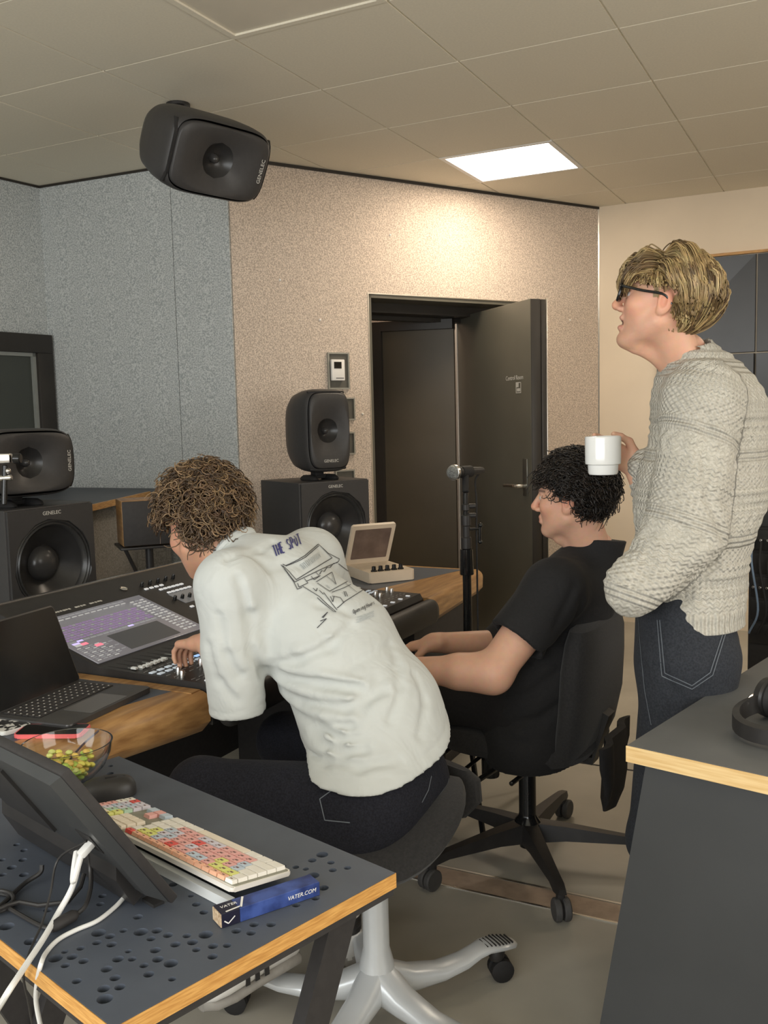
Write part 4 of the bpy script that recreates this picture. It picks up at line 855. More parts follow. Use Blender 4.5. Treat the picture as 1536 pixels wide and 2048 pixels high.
# ================================================================== ON THE PERFORATED TABLE
# ---- keyboard
ang_k = math.atan2(1.253 - 1.145, -1.149 + 0.753)
K0 = Vector(atz(583, 1752, 0.728)); K0.z = TZ
kb = thing('editing_keyboard', 'white keyboard with pastel colour-coded keys for editing', 'keyboard', K0, ang_k)
tilt = math.radians(9.0); KT = T(0, 0, 0.006) @ RX(tilt)
MB().prism([(x_ + 0.216, y_ + 0.058) for x_, y_ in rrect(0.432, 0.116, 0.006)], 0.003, 0.010, KT, 0.002).ob('keyboard_base', pm('keyboard_white', (0.72, 0.68, 0.62), 0.35, var=0.03, scale=20), kb)
MB().prism([(x_ + 0.205, y_ + 0.057) for x_, y_ in rrect(0.405, 0.106, 0.004)], 0.010, 0.0108, KT).ob('key_tray', pm('tray_grey', (0.24, 0.235, 0.18), 0.5, var=0.05, scale=20), kb, smooth=None)
MB().box2((0.004, 0.106, 0.0005), (0.428, 0.117, 0.016)).ob('riser_foot', pm('riser_clear', (0.62, 0.63, 0.62), 0.2, var=0.03, scale=20), kb, smooth=None)
KC = {'w': (0.82, 0.78, 0.70), 'p': (0.80, 0.42, 0.38), 'r': (0.75, 0.10, 0.08), 'y': (0.74, 0.74, 0.22), 'b': (0.52, 0.60, 0.68), 'o': (0.84, 0.46, 0.30), 'l': (0.66, 0.62, 0.68), 'g': (0.45, 0.62, 0.46), 'c': (0.82, 0.72, 0.58)}
KM = {k: pm('key_' + k, v, 0.45, var=0.03, scale=40) for k, v in KC.items()}
kmesh = {}
def key(x, y, w, h, c):
    kk = (round(w, 4), round(h, 4), c)
    if kk not in kmesh:
        kmesh[kk] = MB().loft([[(-w / 2, -h / 2, 0.0108), (w / 2, -h / 2, 0.0108), (w / 2, h / 2, 0.0108), (-w / 2, h / 2, 0.0108)], [(-w / 2 + .0008, -h / 2 + .0008, 0.0165), (w / 2 - .0008, -h / 2 + .0008, 0.0165), (w / 2 - .0008, h / 2 - .0008, 0.0165), (-w / 2 + .0008, h / 2 - .0008, 0.0165)]]).mesh('key', None)
        kmesh[kk].materials.append(KM[c])
    o = link('key', kmesh[kk], None, kb); o.matrix_local = KT @ T(x, y, 0); return o
U = 0.0188; kp = MB()
ROWS = ['', 'wyyppplppppbw', 'wbbypppppllw', 'wyyyppppplbbyw', 'wyypbbpprppbbr', 'wooooogggooobr']
X0k = 0.008
# bottom row: modifiers, space bar, modifiers
xx = X0k
for w_, c_ in ((1.5, 'w'), (1.25, 'w'), (1.5, 'w'), (6.4, 'c'), (1.5, 'w'), (1.25, 'w'), (1.4, 'w')):
    key(xx + U * w_ / 2, 0.0145, U * w_ - 0.0018, 0.0172, c_); xx += U * w_
rows = [(1, 2.3, 'pppplllpppww', 2.2), (2, 1.8, 'bppppprpplbw', 1.6), (3, 1.5, 'bpyppplppblyw', 0.9), (4, 0.0, 'wyyypbbpprpbyy', 0.8)]
for r_, first, cols, last in rows:
    xx = X0k; y = 0.0145 + r_ * U * 0.985
    if first: key(xx + U * first / 2, y, U * first - 0.0018, 0.0172, 'w'); xx += U * first
    for c_ in cols:
        key(xx + U / 2, y, U - 0.0018, 0.0172, c_)
        if c_ != 'w': kp.box((xx + U / 2, y, 0.0166), (0.006, 0.0035, 0.0003), KT); kp.box((xx + U / 2 + 0.003, y + 0.004, 0.0166), (0.003, 0.002, 0.0003), KT)
        xx += U
    wl_ = X0k + U * 14.8 - xx
    if wl_ > 0.006: key(xx + wl_ / 2, y, wl_ - 0.0018, 0.0172, 'w')
y = 0.0145 + 5 * U * 0.985 - 0.003
for i in range(15): key(X0k + U * 14.8 * (i + 0.5) / 15, y, U * 14.8 / 15 - 0.0018, 0.010, 'w' if i == 0 else ('r' if i == 14 else 'o')); kp.box((X0k + U * 14.8 * (i + 0.5) / 15, y, 0.0166), (0.005, 0.002, 0.0003), KT)
xn = X0k + U * 14.8 + 0.010
for c_ in range(3): key(xn + U * (c_ + 0.5), 0.0145, U - 0.0018, 0.0172, 'p' if c_ == 1 else 'b')
key(xn + U * 1.5, 0.0145 + U * 0.985, U - 0.0018, 0.0172, 'p')
for r_ in (3, 4):
    for c_ in range(3): key(xn + U * (c_ + 0.5), 0.0145 + r_ * U * 0.985, U - 0.0018, 0.0172, 'c')
for c_ in range(3): key(xn + U * (c_ + 0.5), y, U - 0.0018, 0.010, 'c')
xm = xn + U * 3 + 0.010
pad = [['l', 'l', 'r', 'w'], ['l', 'b', 'l', 'w'], ['g', 'l', 'b', 'p'], ['y', 'g', 'l', 'p'], ['y', 'c', 'g', 'p']]
for r_ in range(5):
    for c_ in range(4):
        wk_ = min(U, (0.424 - xm) / 4); key(xm + wk_ * (c_ + 0.5), 0.0145 + r_ * U * 0.985, wk_ - 0.0018, 0.0172, pad[r_][c_]); kp.box((xm + wk_ * (c_ + 0.5), 0.0145 + r_ * U * 0.985, 0.0166), (0.005, 0.003, 0.0003), KT)
kp.ob('key_print', pm('key_ink', (0.16, 0.08, 0.07), 0.6, var=0.1, scale=20), kb, smooth=None, kind='stuff')
# ---- blue carton
q0 = Vector(atz(444, 1858, TZ)); q1 = Vector(atz(640, 1791, TZ)); az = math.atan2(q1.y - q0.y, q1.x - q0.x); LB = (q1 - q0).length
bx_ = thing('drumstick_carton', 'small dark blue carton with white lettering in front of the keyboard', 'carton', q0, az)
WB, HB_ = 0.030, 0.021
MB().box2((0.028, 0, 0.0005), (LB, WB, HB_), None, 0.0006, 1).ob('blue_sleeve', pm('carton_blue', (0.010, 0.020, 0.095), 0.35, col2=(0.05, 0.09, 0.30), scale=30, detail=6), bx_)
MB().box2((0.0004, 0, 0.0005), (0.028, WB, HB_), None, 0.0006, 1).ob('black_end', pm('carton_black', (0.012, 0.012, 0.028), 0.35, var=0.1, scale=30), bx_)
MB().box2((-0.001, 0.001, 0.0015), (0.0004, WB - 0.001, HB_ - 0.001)).ob('end_flap', pm('carton_kraft', (0.60, 0.47, 0.32), 0.7, col2=(0.36, 0.24, 0.14), scale=200), bx_, smooth=None)
b = MB(); pth = [(0.012, 0.004), (0.030, 0.004), (0.040, WB - 0.001)]
for (a_, c_) in (((0.008, 0.003), (0.031, 0.0055)), ((0.031, 0.003), (0.0445, WB - 0.002))):
    A_ = Vector((*a_, 0)); C_ = Vector((*c_, 0)); d_ = (C_ - A_).normalized(); n_ = Vector((-d_.y, d_.x, 0)) * 0.0016
    b.add([(*(A_ + n_)[:2], HB_ + 0.0003), (*(A_ - n_)[:2], HB_ + 0.0003), (*(C_ - n_)[:2], HB_ + 0.0003), (*(C_ + n_)[:2], HB_ + 0.0003)], [(0, 1, 2, 3)])
for (a_, c_) in (((0.004, 0.010), (0.010, 0.005)), ((0.010, 0.005), (0.020, 0.013))):
    A_ = Vector((a_[0], -0.0003, a_[1])); C_ = Vector((c_[0], -0.0003, c_[1])); d_ = (C_ - A_).normalized(); n_ = Vector((-d_.z, 0, d_.x)) * 0.0008
    b.add([A_ + n_, A_ - n_, C_ - n_, C_ + n_], [(0, 1, 2, 3)])
b.ob('chevron', M['white'], bx_, smooth=None)
link('carton_lettering', text_mesh('VATER', 0.0085, T(0.018, WB * 0.58, HB_ + 0.0004), 0.0001, shear=0.2), M['white'], bx_)
link('carton_lettering', text_mesh('VATER.COM', 0.0085, T(LB - 0.030, -0.0004, 0.011) @ RX(PI / 2), 0.0001, shear=0.2), M['white'], bx_)
# ---- computer mouse
mo = Vector(atz(212, 1592, TZ)); mo = thing('computer_mouse', 'black computer mouse half hidden behind the tilted display', 'mouse', (mo.x, mo.y, TZ), math.radians(48))
rings = []
for k in range(9):
    t_ = k / 8; z_ = 0.001 + 0.034 * math.sin(t_ * PI / 2); s_ = math.cos(t_ * PI / 2 * 0.93) ** 0.55
    rings.append([(x_ * s_ + 0.008 * t_, y_ * s_, z_) for x_, y_ in superell(0.056, 0.032, 28, 2.5)])
MB().loft(rings).ob('shell', M['black'], mo, smooth=60)
MB().tube(spline([(0.0, 0, 0.0358), (0.02, 0, 0.0345), (0.04, 0, 0.026), (0.052, 0, 0.015)], 4), 0.0012, 6).ob('button_split', M['rubber'], mo)
MB().lathe([(0, -0.003), (0.006, -0.003), (0.007, 0), (0.006, 0.003), (0, 0.003)], 14, T(0.034, 0, 0.028) @ RX(PI / 2)).ob('wheel', M['rubber'], mo)
# ---- snack bowl
bw = Vector((-1.366, 1.302, TZ))
bo_ = thing('snack_bowl', 'clear glass bowl of yellow and green sweets behind the tilted display', 'bowl', bw)
glass = pm('clear_glass', (0.97, 0.98, 0.97), 0.03, trans=1.0, ior=1.35, var=0.002, scale=3)
pr_ = [(0, 0.003), (0.026, 0.003), (0.050, 0.014), (0.070, 0.034), (0.082, 0.060), (0.086, 0.080), (0.087, 0.083), (0.0835, 0.083), (0.0825, 0.080), (0.0785, 0.060), (0.0665, 0.036), (0.047, 0.017), (0.024, 0.0065), (0, 0.006)]
MB().lathe(pr_, 48).ob('glass', glass, bo_, smooth=60)
SW = [pm('sweet_' + k, c, 0.35, var=0.1, scale=60) for k, c in (('yellow', (0.80, 0.72, 0.14)), ('green', (0.42, 0.56, 0.10)), ('lime', (0.66, 0.70, 0.22)), ('amber', (0.72, 0.50, 0.12)))]
rnd = random.Random(3); swb = [MB() for _ in SW]
for k in range(150):
    z_ = 0.014 + rnd.random() ** 1.2 * 0.040; R_ = min(0.066, 0.018 + math.sqrt(max(0, z_ - 0.006)) * 0.25) - 0.009; a = rnd.random() * 2 * PI; r_ = R_ * math.sqrt(rnd.random())
    swb[k % 4].ball((r_ * math.cos(a), r_ * math.sin(a), z_), (0.007 + rnd.random() * 0.003, 0.005 + rnd.random() * 0.003, 0.005), 8, 6)
sws = thing('sweets', 'yellow and green sweets piled inside the glass bowl', 'sweets', bw); sws['kind'] = 'stuff'
for s_, m_ in zip(swb, SW): s_.ob('sweet_pile', m_, sws, kind='stuff')
stt = thing('serving_stick', 'thin dark serving stick leaning across the glass bowl', 'utensil', bw)
sA = Vector(at(128, 1534, 1.86)) - bw; sB = Vector(at(198, 1462, 1.95)) - bw
MB().tube(spline([tuple(sA * 1.0), tuple((sA + sB) / 2 + Vector((0, 0, 0.006))), tuple(sB)], 6), [0.0022] * 13, 8).ob('stick', pm('stick_mauve', (0.10, 0.075, 0.09), 0.3, var=0.1, scale=20), stt)
# ---- tilted pen display seen from behind
Pb = Vector(atz(345, 1822, TZ + 0.002)); az_t = math.radians(163.5)
pd = thing('pen_display', 'black tilted pen display seen from behind with cables plugged in', 'display', (Pb.x, Pb.y, TZ), az_t)
lean = math.atan2(0.155, 0.238)
PM_ = RX(PI / 2 - 0 + lean)   # local x along the width, y up the slab, z towards the viewer's side
PM_ = frame((0, 0, 0.004), (1, 0, 0), (0, math.sin(lean), math.cos(lean)), (0, math.cos(lean) * -1, math.sin(lean)))
PM_ = frame((0, 0, 0.0115), (1, 0, 0), (0, math.sin(lean), math.cos(lean)), Vector((1, 0, 0)).cross(Vector((0, math.sin(lean), math.cos(lean)))))
zb_ = Vector((1, 0, 0)).cross(Vector((0, math.sin(lean), math.cos(lean)))).y
sgn = 1 if zb_ > 0 else -1                      # +: local z already points to the back (viewer) side
W_, H_ = 0.42, 0.285
dark = pm('display_back', (0.042, 0.043, 0.043), 0.38, var=0.06, scale=12, bump=0.02, bscale=300)
def pz(a, b_): return (sgn * a, sgn * b_)
z0, z1 = pz(-0.014, 0.0); MB().box2((0, 0, z0), (W_, H_, z1), PM_, 0.003).ob('screen_bezel', M['black_matte'], pd)
z0, z1 = pz(0.0005, 0.014)
MB().loft([[(0.004, 0.004, z0), (W_ - 0.004, 0.004, z0), (W_ - 0.004, H_ - 0.004, z0), (0.004, H_ - 0.004, z0)], [(0.022, 0.03, z1), (W_ - 0.022, 0.03, z1), (W_ - 0.022, H_ - 0.012, z1), (0.022, H_ - 0.012, z1)]], True, PM_).ob('back_shell', dark, pd, smooth=None)
z0, z1 = pz(0.014, 0.0155); MB().box2((0.045, 0.118, z0), (0.085, 0.155, z1), PM_).ob('port_recess', M['rubber'], pd, smooth=None)
MB().prism([(0.20, 0.10), (0.36, 0.10), (0.36, 0.24), (0.20, 0.24)], min(pz(0.014, 0.019)), max(pz(0.014, 0.019)), PM_).ob('back_plate', M['black'], pd, smooth=None)
for x_ in (0.03, W_ - 0.06): MB().box2((x_, -0.006, 0.0003), (x_ + 0.03, 0.012, 0.005)).ob('foot', M['rubber'], pd, smooth=None)
MB().loft([[tuple(PM_ @ Vector((x_, y_, sgn * z_))) for x_, y_, z_ in ((0.05, 0.085, 0.012), (W_ - 0.01, 0.085, 0.012), (W_ - 0.01, 0.065, 0.026), (0.05, 0.065, 0.026))], [tuple(PM_ @ Vector((x_, y_, sgn * z_))) for x_, y_, z_ in ((0.05, 0.012, 0.012), (W_ - 0.01, 0.012, 0.012), (W_ - 0.01, 0.012, 0.030), (0.05, 0.012, 0.030))]]).ob('lower_rib', M['black'], pd, smooth=None)
# ---- cables
port = Vector((Pb.x, Pb.y, TZ)) + RZ(az_t).to_3x3() @ (PM_ @ Vector((0.060, 0.135, sgn * 0.020)))
zt_ = TZ + 0.006
def table_path(pts, z=zt_): return [Vector(atz(x_, y_, z_ if z_ else z)) for x_, y_, z_ in pts]
white_c = pm('white_cable', (0.72, 0.71, 0.68), 0.4, var=0.03, scale=30)
vn_ = RZ(az_t).to_3x3() @ (PM_.to_3x3() @ Vector((0, 0, sgn)))
MB().box((0, 0, 0.010), (0.014, 0.009, 0.022), along(port - vn_ * 0.004, port + vn_ * 0.02), 0.002).tube(spline([port + vn_ * 0.014, port + vn_ * 0.032 + Vector((0, 0, -0.024))] + table_path([(153, 1705, .82), (156, 1733, .80), (143, 1778, .765), (117, 1825, .740), (87, 1877, .732), (52, 1930, .728), (20, 1978, .722), (4, 2004, .70), (-12, 2030, .66)]), 6), 0.0042, 10).ob('white_video_cable', white_c, None, label='thick white cable plugged into the back of the pen display', cat='cable')
MB().tube(spline(table_path([(249, 1794, .727), (229, 1815, 0), (194, 1842, 0), (152, 1860, 0), (117, 1879, 0), (93, 1904, 0), (82, 1928, .728), (75, 1960, .70), (72, 2000, .66), (80, 2046, .62), (90, 2080, .58)], TZ + 0.0035), 6), 0.0032, 10).ob('white_keyboard_cable', white_c, None, label='thin white keyboard cable curving over the table edge', cat='cable')
MB().tube(spline([port + Vector((-0.004, 0, 0.006))] + table_path([(117, 1718, .80), (101, 1786, .765), (85, 1844, .742), (68, 1883, .732), (52, 1924, .728), (47, 1957, .70), (56, 2000, .66), (64, 2046, .62)]), 6), 0.0017, 8).ob('thin_black_cable', M['black'], None, label='thin black cable running beside the thick white cable', cat='cable')
MB().tube(spline(table_path([(84, 1730, .745), (80, 1746, .735), (49, 1767, .727), (16, 1798, .726), (-10, 1822, .726)]), 6), 0.0036, 8).ob('black_lead', M['black'], None, label='black lead bent sharply under the display stand', cat='cable')
coil = []
for k in range(60):
    a = k / 59 * 2 * PI * 3; coil.append(Vector(atz(-18, 1815, TZ)) + Vector((0.034 * math.cos(a), 0.030 * math.sin(a), 0.0045 + 0.0022 * k / 20)))
MB().tube(coil + table_path([(40, 1804, .731), (78, 1811, .729), (136, 1804, .731), (161, 1774, .738), (168, 1748, .75)]), 0.0034, 8).ob('coiled_black_cable', M['black'], None, label='coiled black cable on the perforated table', cat='cable')
pc = table_path([(176, 1706, .79), (181, 1740, .765), (181, 1776, .748), (171, 1811, .737), (153, 1829, .730)])
con = thing('power_cable', 'black power cable with thick inline connector on the table', 'cable', pc[-1])
MB().tube([p - pc[-1] for p in spline(pc, 6)], 0.0034, 8).ob('lead', M['black'], con)
pd2 = table_path([(120, 1850, .728)])[0]
MB().lathe([(0, 0), (0.0055, 0), (0.0085, 0.006), (0.0085, 0.036), (0.0065, 0.044), (0, 0.044)], 16, along((0, 0, 0.001), pd2 - pc[-1] + Vector((0, 0, 0.003)))).ob('connector', M['black_matte'], con)
MB().tube([p - pc[-1] for p in spline(table_path([(122, 1849, .727), (100, 1856, .725), (78, 1850, .7245), (45, 1832, .7245), (19, 1817, .726)]), 6)], 0.0032, 8).ob('tail', M['black'], con)
# ---- boom arm at the left
bp = Vector(at(-80, 960, 3.08)); bm0 = thing('boom_arm', 'chrome and black boom arm clamp in front of the sideways monitor speaker', 'boom arm', (bp.x, bp.y, 0))
W2 = lambda x, y, t_=3.08: Vector(at(x, y, t_)) - Vector((bp.x, bp.y, 0))
b = MB(); b.rod((0, 0, 0.01), (0, 0, W2(-80, 925).z), 0.014); b.rod(W2(-80, 918), W2(0, 918), 0.012); b.ob('arm', M['black'], bm0)
MB().box((0, 0, 0), (0.062, 0.03, 0.032), T(*W2(4, 917)) @ RZ(0.46), 0.005).ob('clamp_block', M['chrome'], bm0)
MB().rod(W2(27, 917), W2(42, 917), 0.017).rod(W2(10, 930), W2(8, 1010), 0.009).ob('joint', M['black_gloss'], bm0)
MB().rod(W2(-6, 957), W2(24, 955), 0.010).ball(W2(16, 942), 0.010).ob('knob', M['chrome'], bm0)
MB().lathe([(0, 0), (0.10, 0), (0.10, 0.012), (0.03, 0.02), (0, 0.02)], 28).ob('base', M['black'], bm0)
# ---- equipment rack far right
rk = Vector(at(1570, 1100, 3.5)); rkt = thing('equipment_rack', 'black equipment rack with cables behind the standing man', 'rack', (rk.x, rk.y, 0), math.radians(-10))
top_ = Vector(at(1530, 1018, 3.3)).z
MB().box2((-0.13, 0, 0.0), (0.45, 0.5, top_), None, 0.006).ob('cabinet', M['black_matte'], rkt)
for i in range(6): MB().box2((-0.12, -0.008, top_ - 0.09 - i * 0.09), (0.44, -0.0005, top_ - 0.012 - i * 0.09), None, 0.003).ob('rack_unit', M['lino_dark'] if i == 0 else M['black'], rkt)
b = MB()
for i in range(16):
    b.rod((-0.105 + (i % 8) * 0.025, -0.012, top_ - 0.14 - (i // 8) * 0.09 * 2), (-0.105 + (i % 8) * 0.025, -0.03, top_ - 0.14 - (i // 8) * 0.18), 0.005, 0.001, 8)
b.ob('connectors', M['chrome'], rkt, kind='stuff')
for i in range(6):
    x_ = -0.11 + i * 0.03; MB().tube(spline([(x_, -0.02, top_ - 0.14), (x_ + 0.01, -0.07, top_ - 0.22 - 0.02 * i), (x_ + 0.03, -0.05, top_ - 0.40), (x_ - 0.01, -0.02, top_ - 0.50)], 6), 0.004, 6).ob('patch_lead', M['rubber'] if i % 3 else pm('blue_lead', (0.16, 0.22, 0.30), 0.4, var=0.05, scale=20), rkt)
pp = thing('paper_sheet', 'pale blue paper sheet lying on the black equipment rack', 'paper', (rk.x, rk.y, top_), math.radians(-10))
MB().box2((-0.10, 0.02, 0.0), (0.15, 0.30, 0.012), RZ(0.06), 0.001, 1).ob('sheets', pm('paper', (0.62, 0.68, 0.76), 0.7, var=0.02, scale=20), pp)
# ================================================================== SOFT-BODY SCULPTING
def vnorm(v): v = np.asarray(v, float); return v / np.linalg.norm(v)
class Field:
    """signed-distance sculpt on a regular grid; surface nets give the mesh"""
    def __init__(s, lo, hi, h):
        s.lo = np.asarray(lo, np.float32); s.h = h
        s.n = np.maximum(4, np.ceil((np.asarray(hi) - s.lo) / h).astype(int) + 1)
        ax = [s.lo[i] + h * np.arange(s.n[i], dtype=np.float32) for i in range(3)]
        X, Y, Z = np.meshgrid(*ax, indexing='ij'); s.P = np.stack([X, Y, Z], -1).reshape(-1, 3)
        s.d = np.full(len(s.P), 9.0, np.float32)
    def cone(s, a, b, ra, rb, ax=None, st=1.0):
        P, a, b = s.P, np.asarray(a, np.float32), np.asarray(b, np.float32)
        if ax is not None:
            ax = vnorm(ax).astype(np.float32); k = np.float32(1 / st - 1)
            w = lambda q: q + np.outer((q - a) @ ax, ax) * k if q.ndim == 2 else q + ((q - a) @ ax) * ax * k
            P = w(P); b = w(b)
        ba = b - a; pa = P - a; t = np.clip(pa @ ba / max(1e-9, float(ba @ ba)), 0, 1)
        return np.linalg.norm(pa - t[:, None] * ba, axis=1) - (ra + (rb - ra) * t)
    def elli(s, c, r, R=None):
        q = s.P - np.asarray(c, np.float32)
        if R is not None: q = q @ np.asarray(R, np.float32).T
        r = np.asarray(r, np.float32); k0 = np.linalg.norm(q / r, axis=1); k1 = np.linalg.norm(q / (r * r), axis=1)
        return k0 * (k0 - 1) / np.maximum(k1, 1e-6)
    def plane(s, p, n): return (s.P - np.asarray(p, np.float32)) @ vnorm(n).astype(np.float32)
    def add(s, d, k=0.0):
        if k <= 0: s.d = np.minimum(s.d, d)
        else:
            h = np.clip(0.5 + 0.5 * (s.d - d) / k, 0, 1); s.d = s.d * (1 - h) + d * h - k * h * (1 - h)
        return s
    def sub(s, d, k=0.0):
        if k <= 0: s.d = np.maximum(s.d, -d)
        else:
            h = np.clip(0.5 - 0.5 * (s.d + d) / k, 0, 1); s.d = s.d * (1 - h) - d * h + k * h * (1 - h)
        return s
    def crease(s, pts, w, depth):
        """groove (depth>0) or ridge (depth<0) along a polyline"""
        for a, b in zip(pts, pts[1:]):
            m = s.cone(a, b, 0, 0); s.d = s.d + depth * np.exp(-(m / w) ** 2).astype(np.float32)
        return s
    def net(s):
        F = s.d.reshape(s.n); S = F < 0; nx, ny, nz = s.n - 1
        cnt = np.zeros((nx, ny, nz), np.int8)
        for i in (0, 1):
            for j in (0, 1):
                for k in (0, 1): cnt += S[i:i + nx, j:j + ny, k:k + nz]
        act = (cnt > 0) & (cnt < 8); idx = np.argwhere(act); ids = np.full(act.shape, -1, np.int64); ids[act] = np.arange(len(idx))
        acc = np.zeros((len(idx), 3)); num = np.zeros(len(idx))
        co = [(i, j, k) for i in (0, 1) for j in (0, 1) for k in (0, 1)]; I = idx.T
        val = {c: F[I[0] + c[0], I[1] + c[1], I[2] + c[2]] for c in co}
        for c in co:
            for a in range(3):
                if c[a]: continue
                e = list(c); e[a] = 1; e = tuple(e); v0, v1 = val[c], val[e]; x = (v0 < 0) != (v1 < 0)
                t = np.where(x, v0 / np.where(x, v0 - v1, 1), 0); p = np.tile(np.array(c, float), (len(idx), 1)); p[:, a] += t
                acc += np.where(x[:, None], p, 0); num += x
        V = s.lo + s.h * (idx + acc / num[:, None]); Q = []
        for a in range(3):
            b, c = (a + 1) % 3, (a + 2) % 3
            sl0 = [slice(None)] * 3; sl1 = [slice(None)] * 3; sl0[a] = slice(0, -1); sl1[a] = slice(1, None)
            s0, s1 = S[tuple(sl0)], S[tuple(sl1)]; X = np.argwhere(s0 != s1)
            ok = (X[:, b] > 0) & (X[:, c] > 0) & (X[:, b] < s.n[b] - 1) & (X[:, c] < s.n[c] - 1); X = X[ok]
            def cell(db, dc): Y = X.copy(); Y[:, b] += db; Y[:, c] += dc; return ids[Y[:, 0], Y[:, 1], Y[:, 2]]
            q = np.stack([cell(-1, -1), cell(0, -1), cell(0, 0), cell(-1, 0)], 1)
            fl = ~S[X[:, 0], X[:, 1], X[:, 2]]; q[fl] = q[fl][:, ::-1]; Q.append(q)
        Q = np.concatenate(Q); Q = Q[(Q >= 0).all(1)]
        return V, Q
def np_mesh(name, V, Q, col=None, uv=None):
    me = bpy.data.meshes.new(name); me.vertices.add(len(V)); me.vertices.foreach_set('co', np.asarray(V, np.float32).ravel())
    k = Q.shape[1]; me.loops.add(len(Q) * k); me.loops.foreach_set('vertex_index', Q.ravel().astype(np.int32)); me.polygons.add(len(Q))
    me.polygons.foreach_set('loop_start', np.arange(0, len(Q) * k, k, dtype=np.int32)); me.update(calc_edges=True); me.validate(); me.shade_smooth()
    if col is not None:
        a = me.attributes.new('Col', 'FLOAT_COLOR', 'POINT'); a.data.foreach_set('color', np.concatenate([col, np.ones((len(V), 1))], 1).astype(np.float32).ravel())
    if uv is not None:
        a = me.attributes.new('knit', 'FLOAT_VECTOR', 'POINT'); a.data.foreach_set('vector', np.asarray(uv, np.float32).ravel())
    return me
def join_np(parts):
    V = []; Q = []; C = []; n = 0
    for v, q, c in parts: V.append(v); Q.append(q + n); C.append(c); n += len(v)
    return np.concatenate(V), np.concatenate(Q), np.concatenate(C)
def attr_mat(name, rough, sss=0.0, bump=0.0, bscale=300, spec=0.4, sheen=0.0, aniso=0.0):
    m = bpy.data.materials.new(name); m.use_nodes = True; N = m.node_tree.nodes; L = m.node_tree.links; b = N['Principled BSDF']
    at_ = N.new('ShaderNodeAttribute'); at_.attribute_name = 'Col'
    nz = N.new('ShaderNodeTexNoise'); nz.inputs['Scale'].default_value = 60; tc = N.new('ShaderNodeTexCoord'); L.new(tc.outputs['Object'], nz.inputs['Vector'])
    mx = N.new('ShaderNodeMix'); mx.data_type = 'RGBA'; mx.blend_type = 'MULTIPLY'; mx.inputs[0].default_value = 0.18
    L.new(at_.outputs['Color'], mx.inputs[6]); L.new(nz.outputs[1], mx.inputs[7]); L.new(mx.outputs[2], b.inputs['Base Color'])
    b.inputs['Roughness'].default_value = rough; b.inputs['Specular IOR Level'].default_value = spec; b.inputs['Sheen Weight'].default_value = sheen
    if sss: b.inputs['Subsurface Weight'].default_value = sss; b.inputs['Subsurface Radius'].default_value = (1.0, 0.35, 0.2); b.inputs['Subsurface Scale'].default_value = 0.006
    if bump:
        n2 = N.new('ShaderNodeTexNoise'); n2.inputs['Scale'].default_value = bscale; L.new(tc.outputs['Object'], n2.inputs['Vector'])
        bp = N.new('ShaderNodeBump'); bp.inputs['Strength'].default_value = bump; bp.inputs['Distance'].default_value = 0.002; L.new(n2.outputs[0], bp.inputs['Height']); L.new(bp.outputs[0], b.inputs['Normal'])
    return m
M['skin'] = attr_mat('skin', 0.48, 0.12, 0.12, 500)
M['hair'] = attr_mat('hair', 0.42, 0, 0, 300, 0.5)
SKIN = np.array([0.66, 0.36, 0.235])

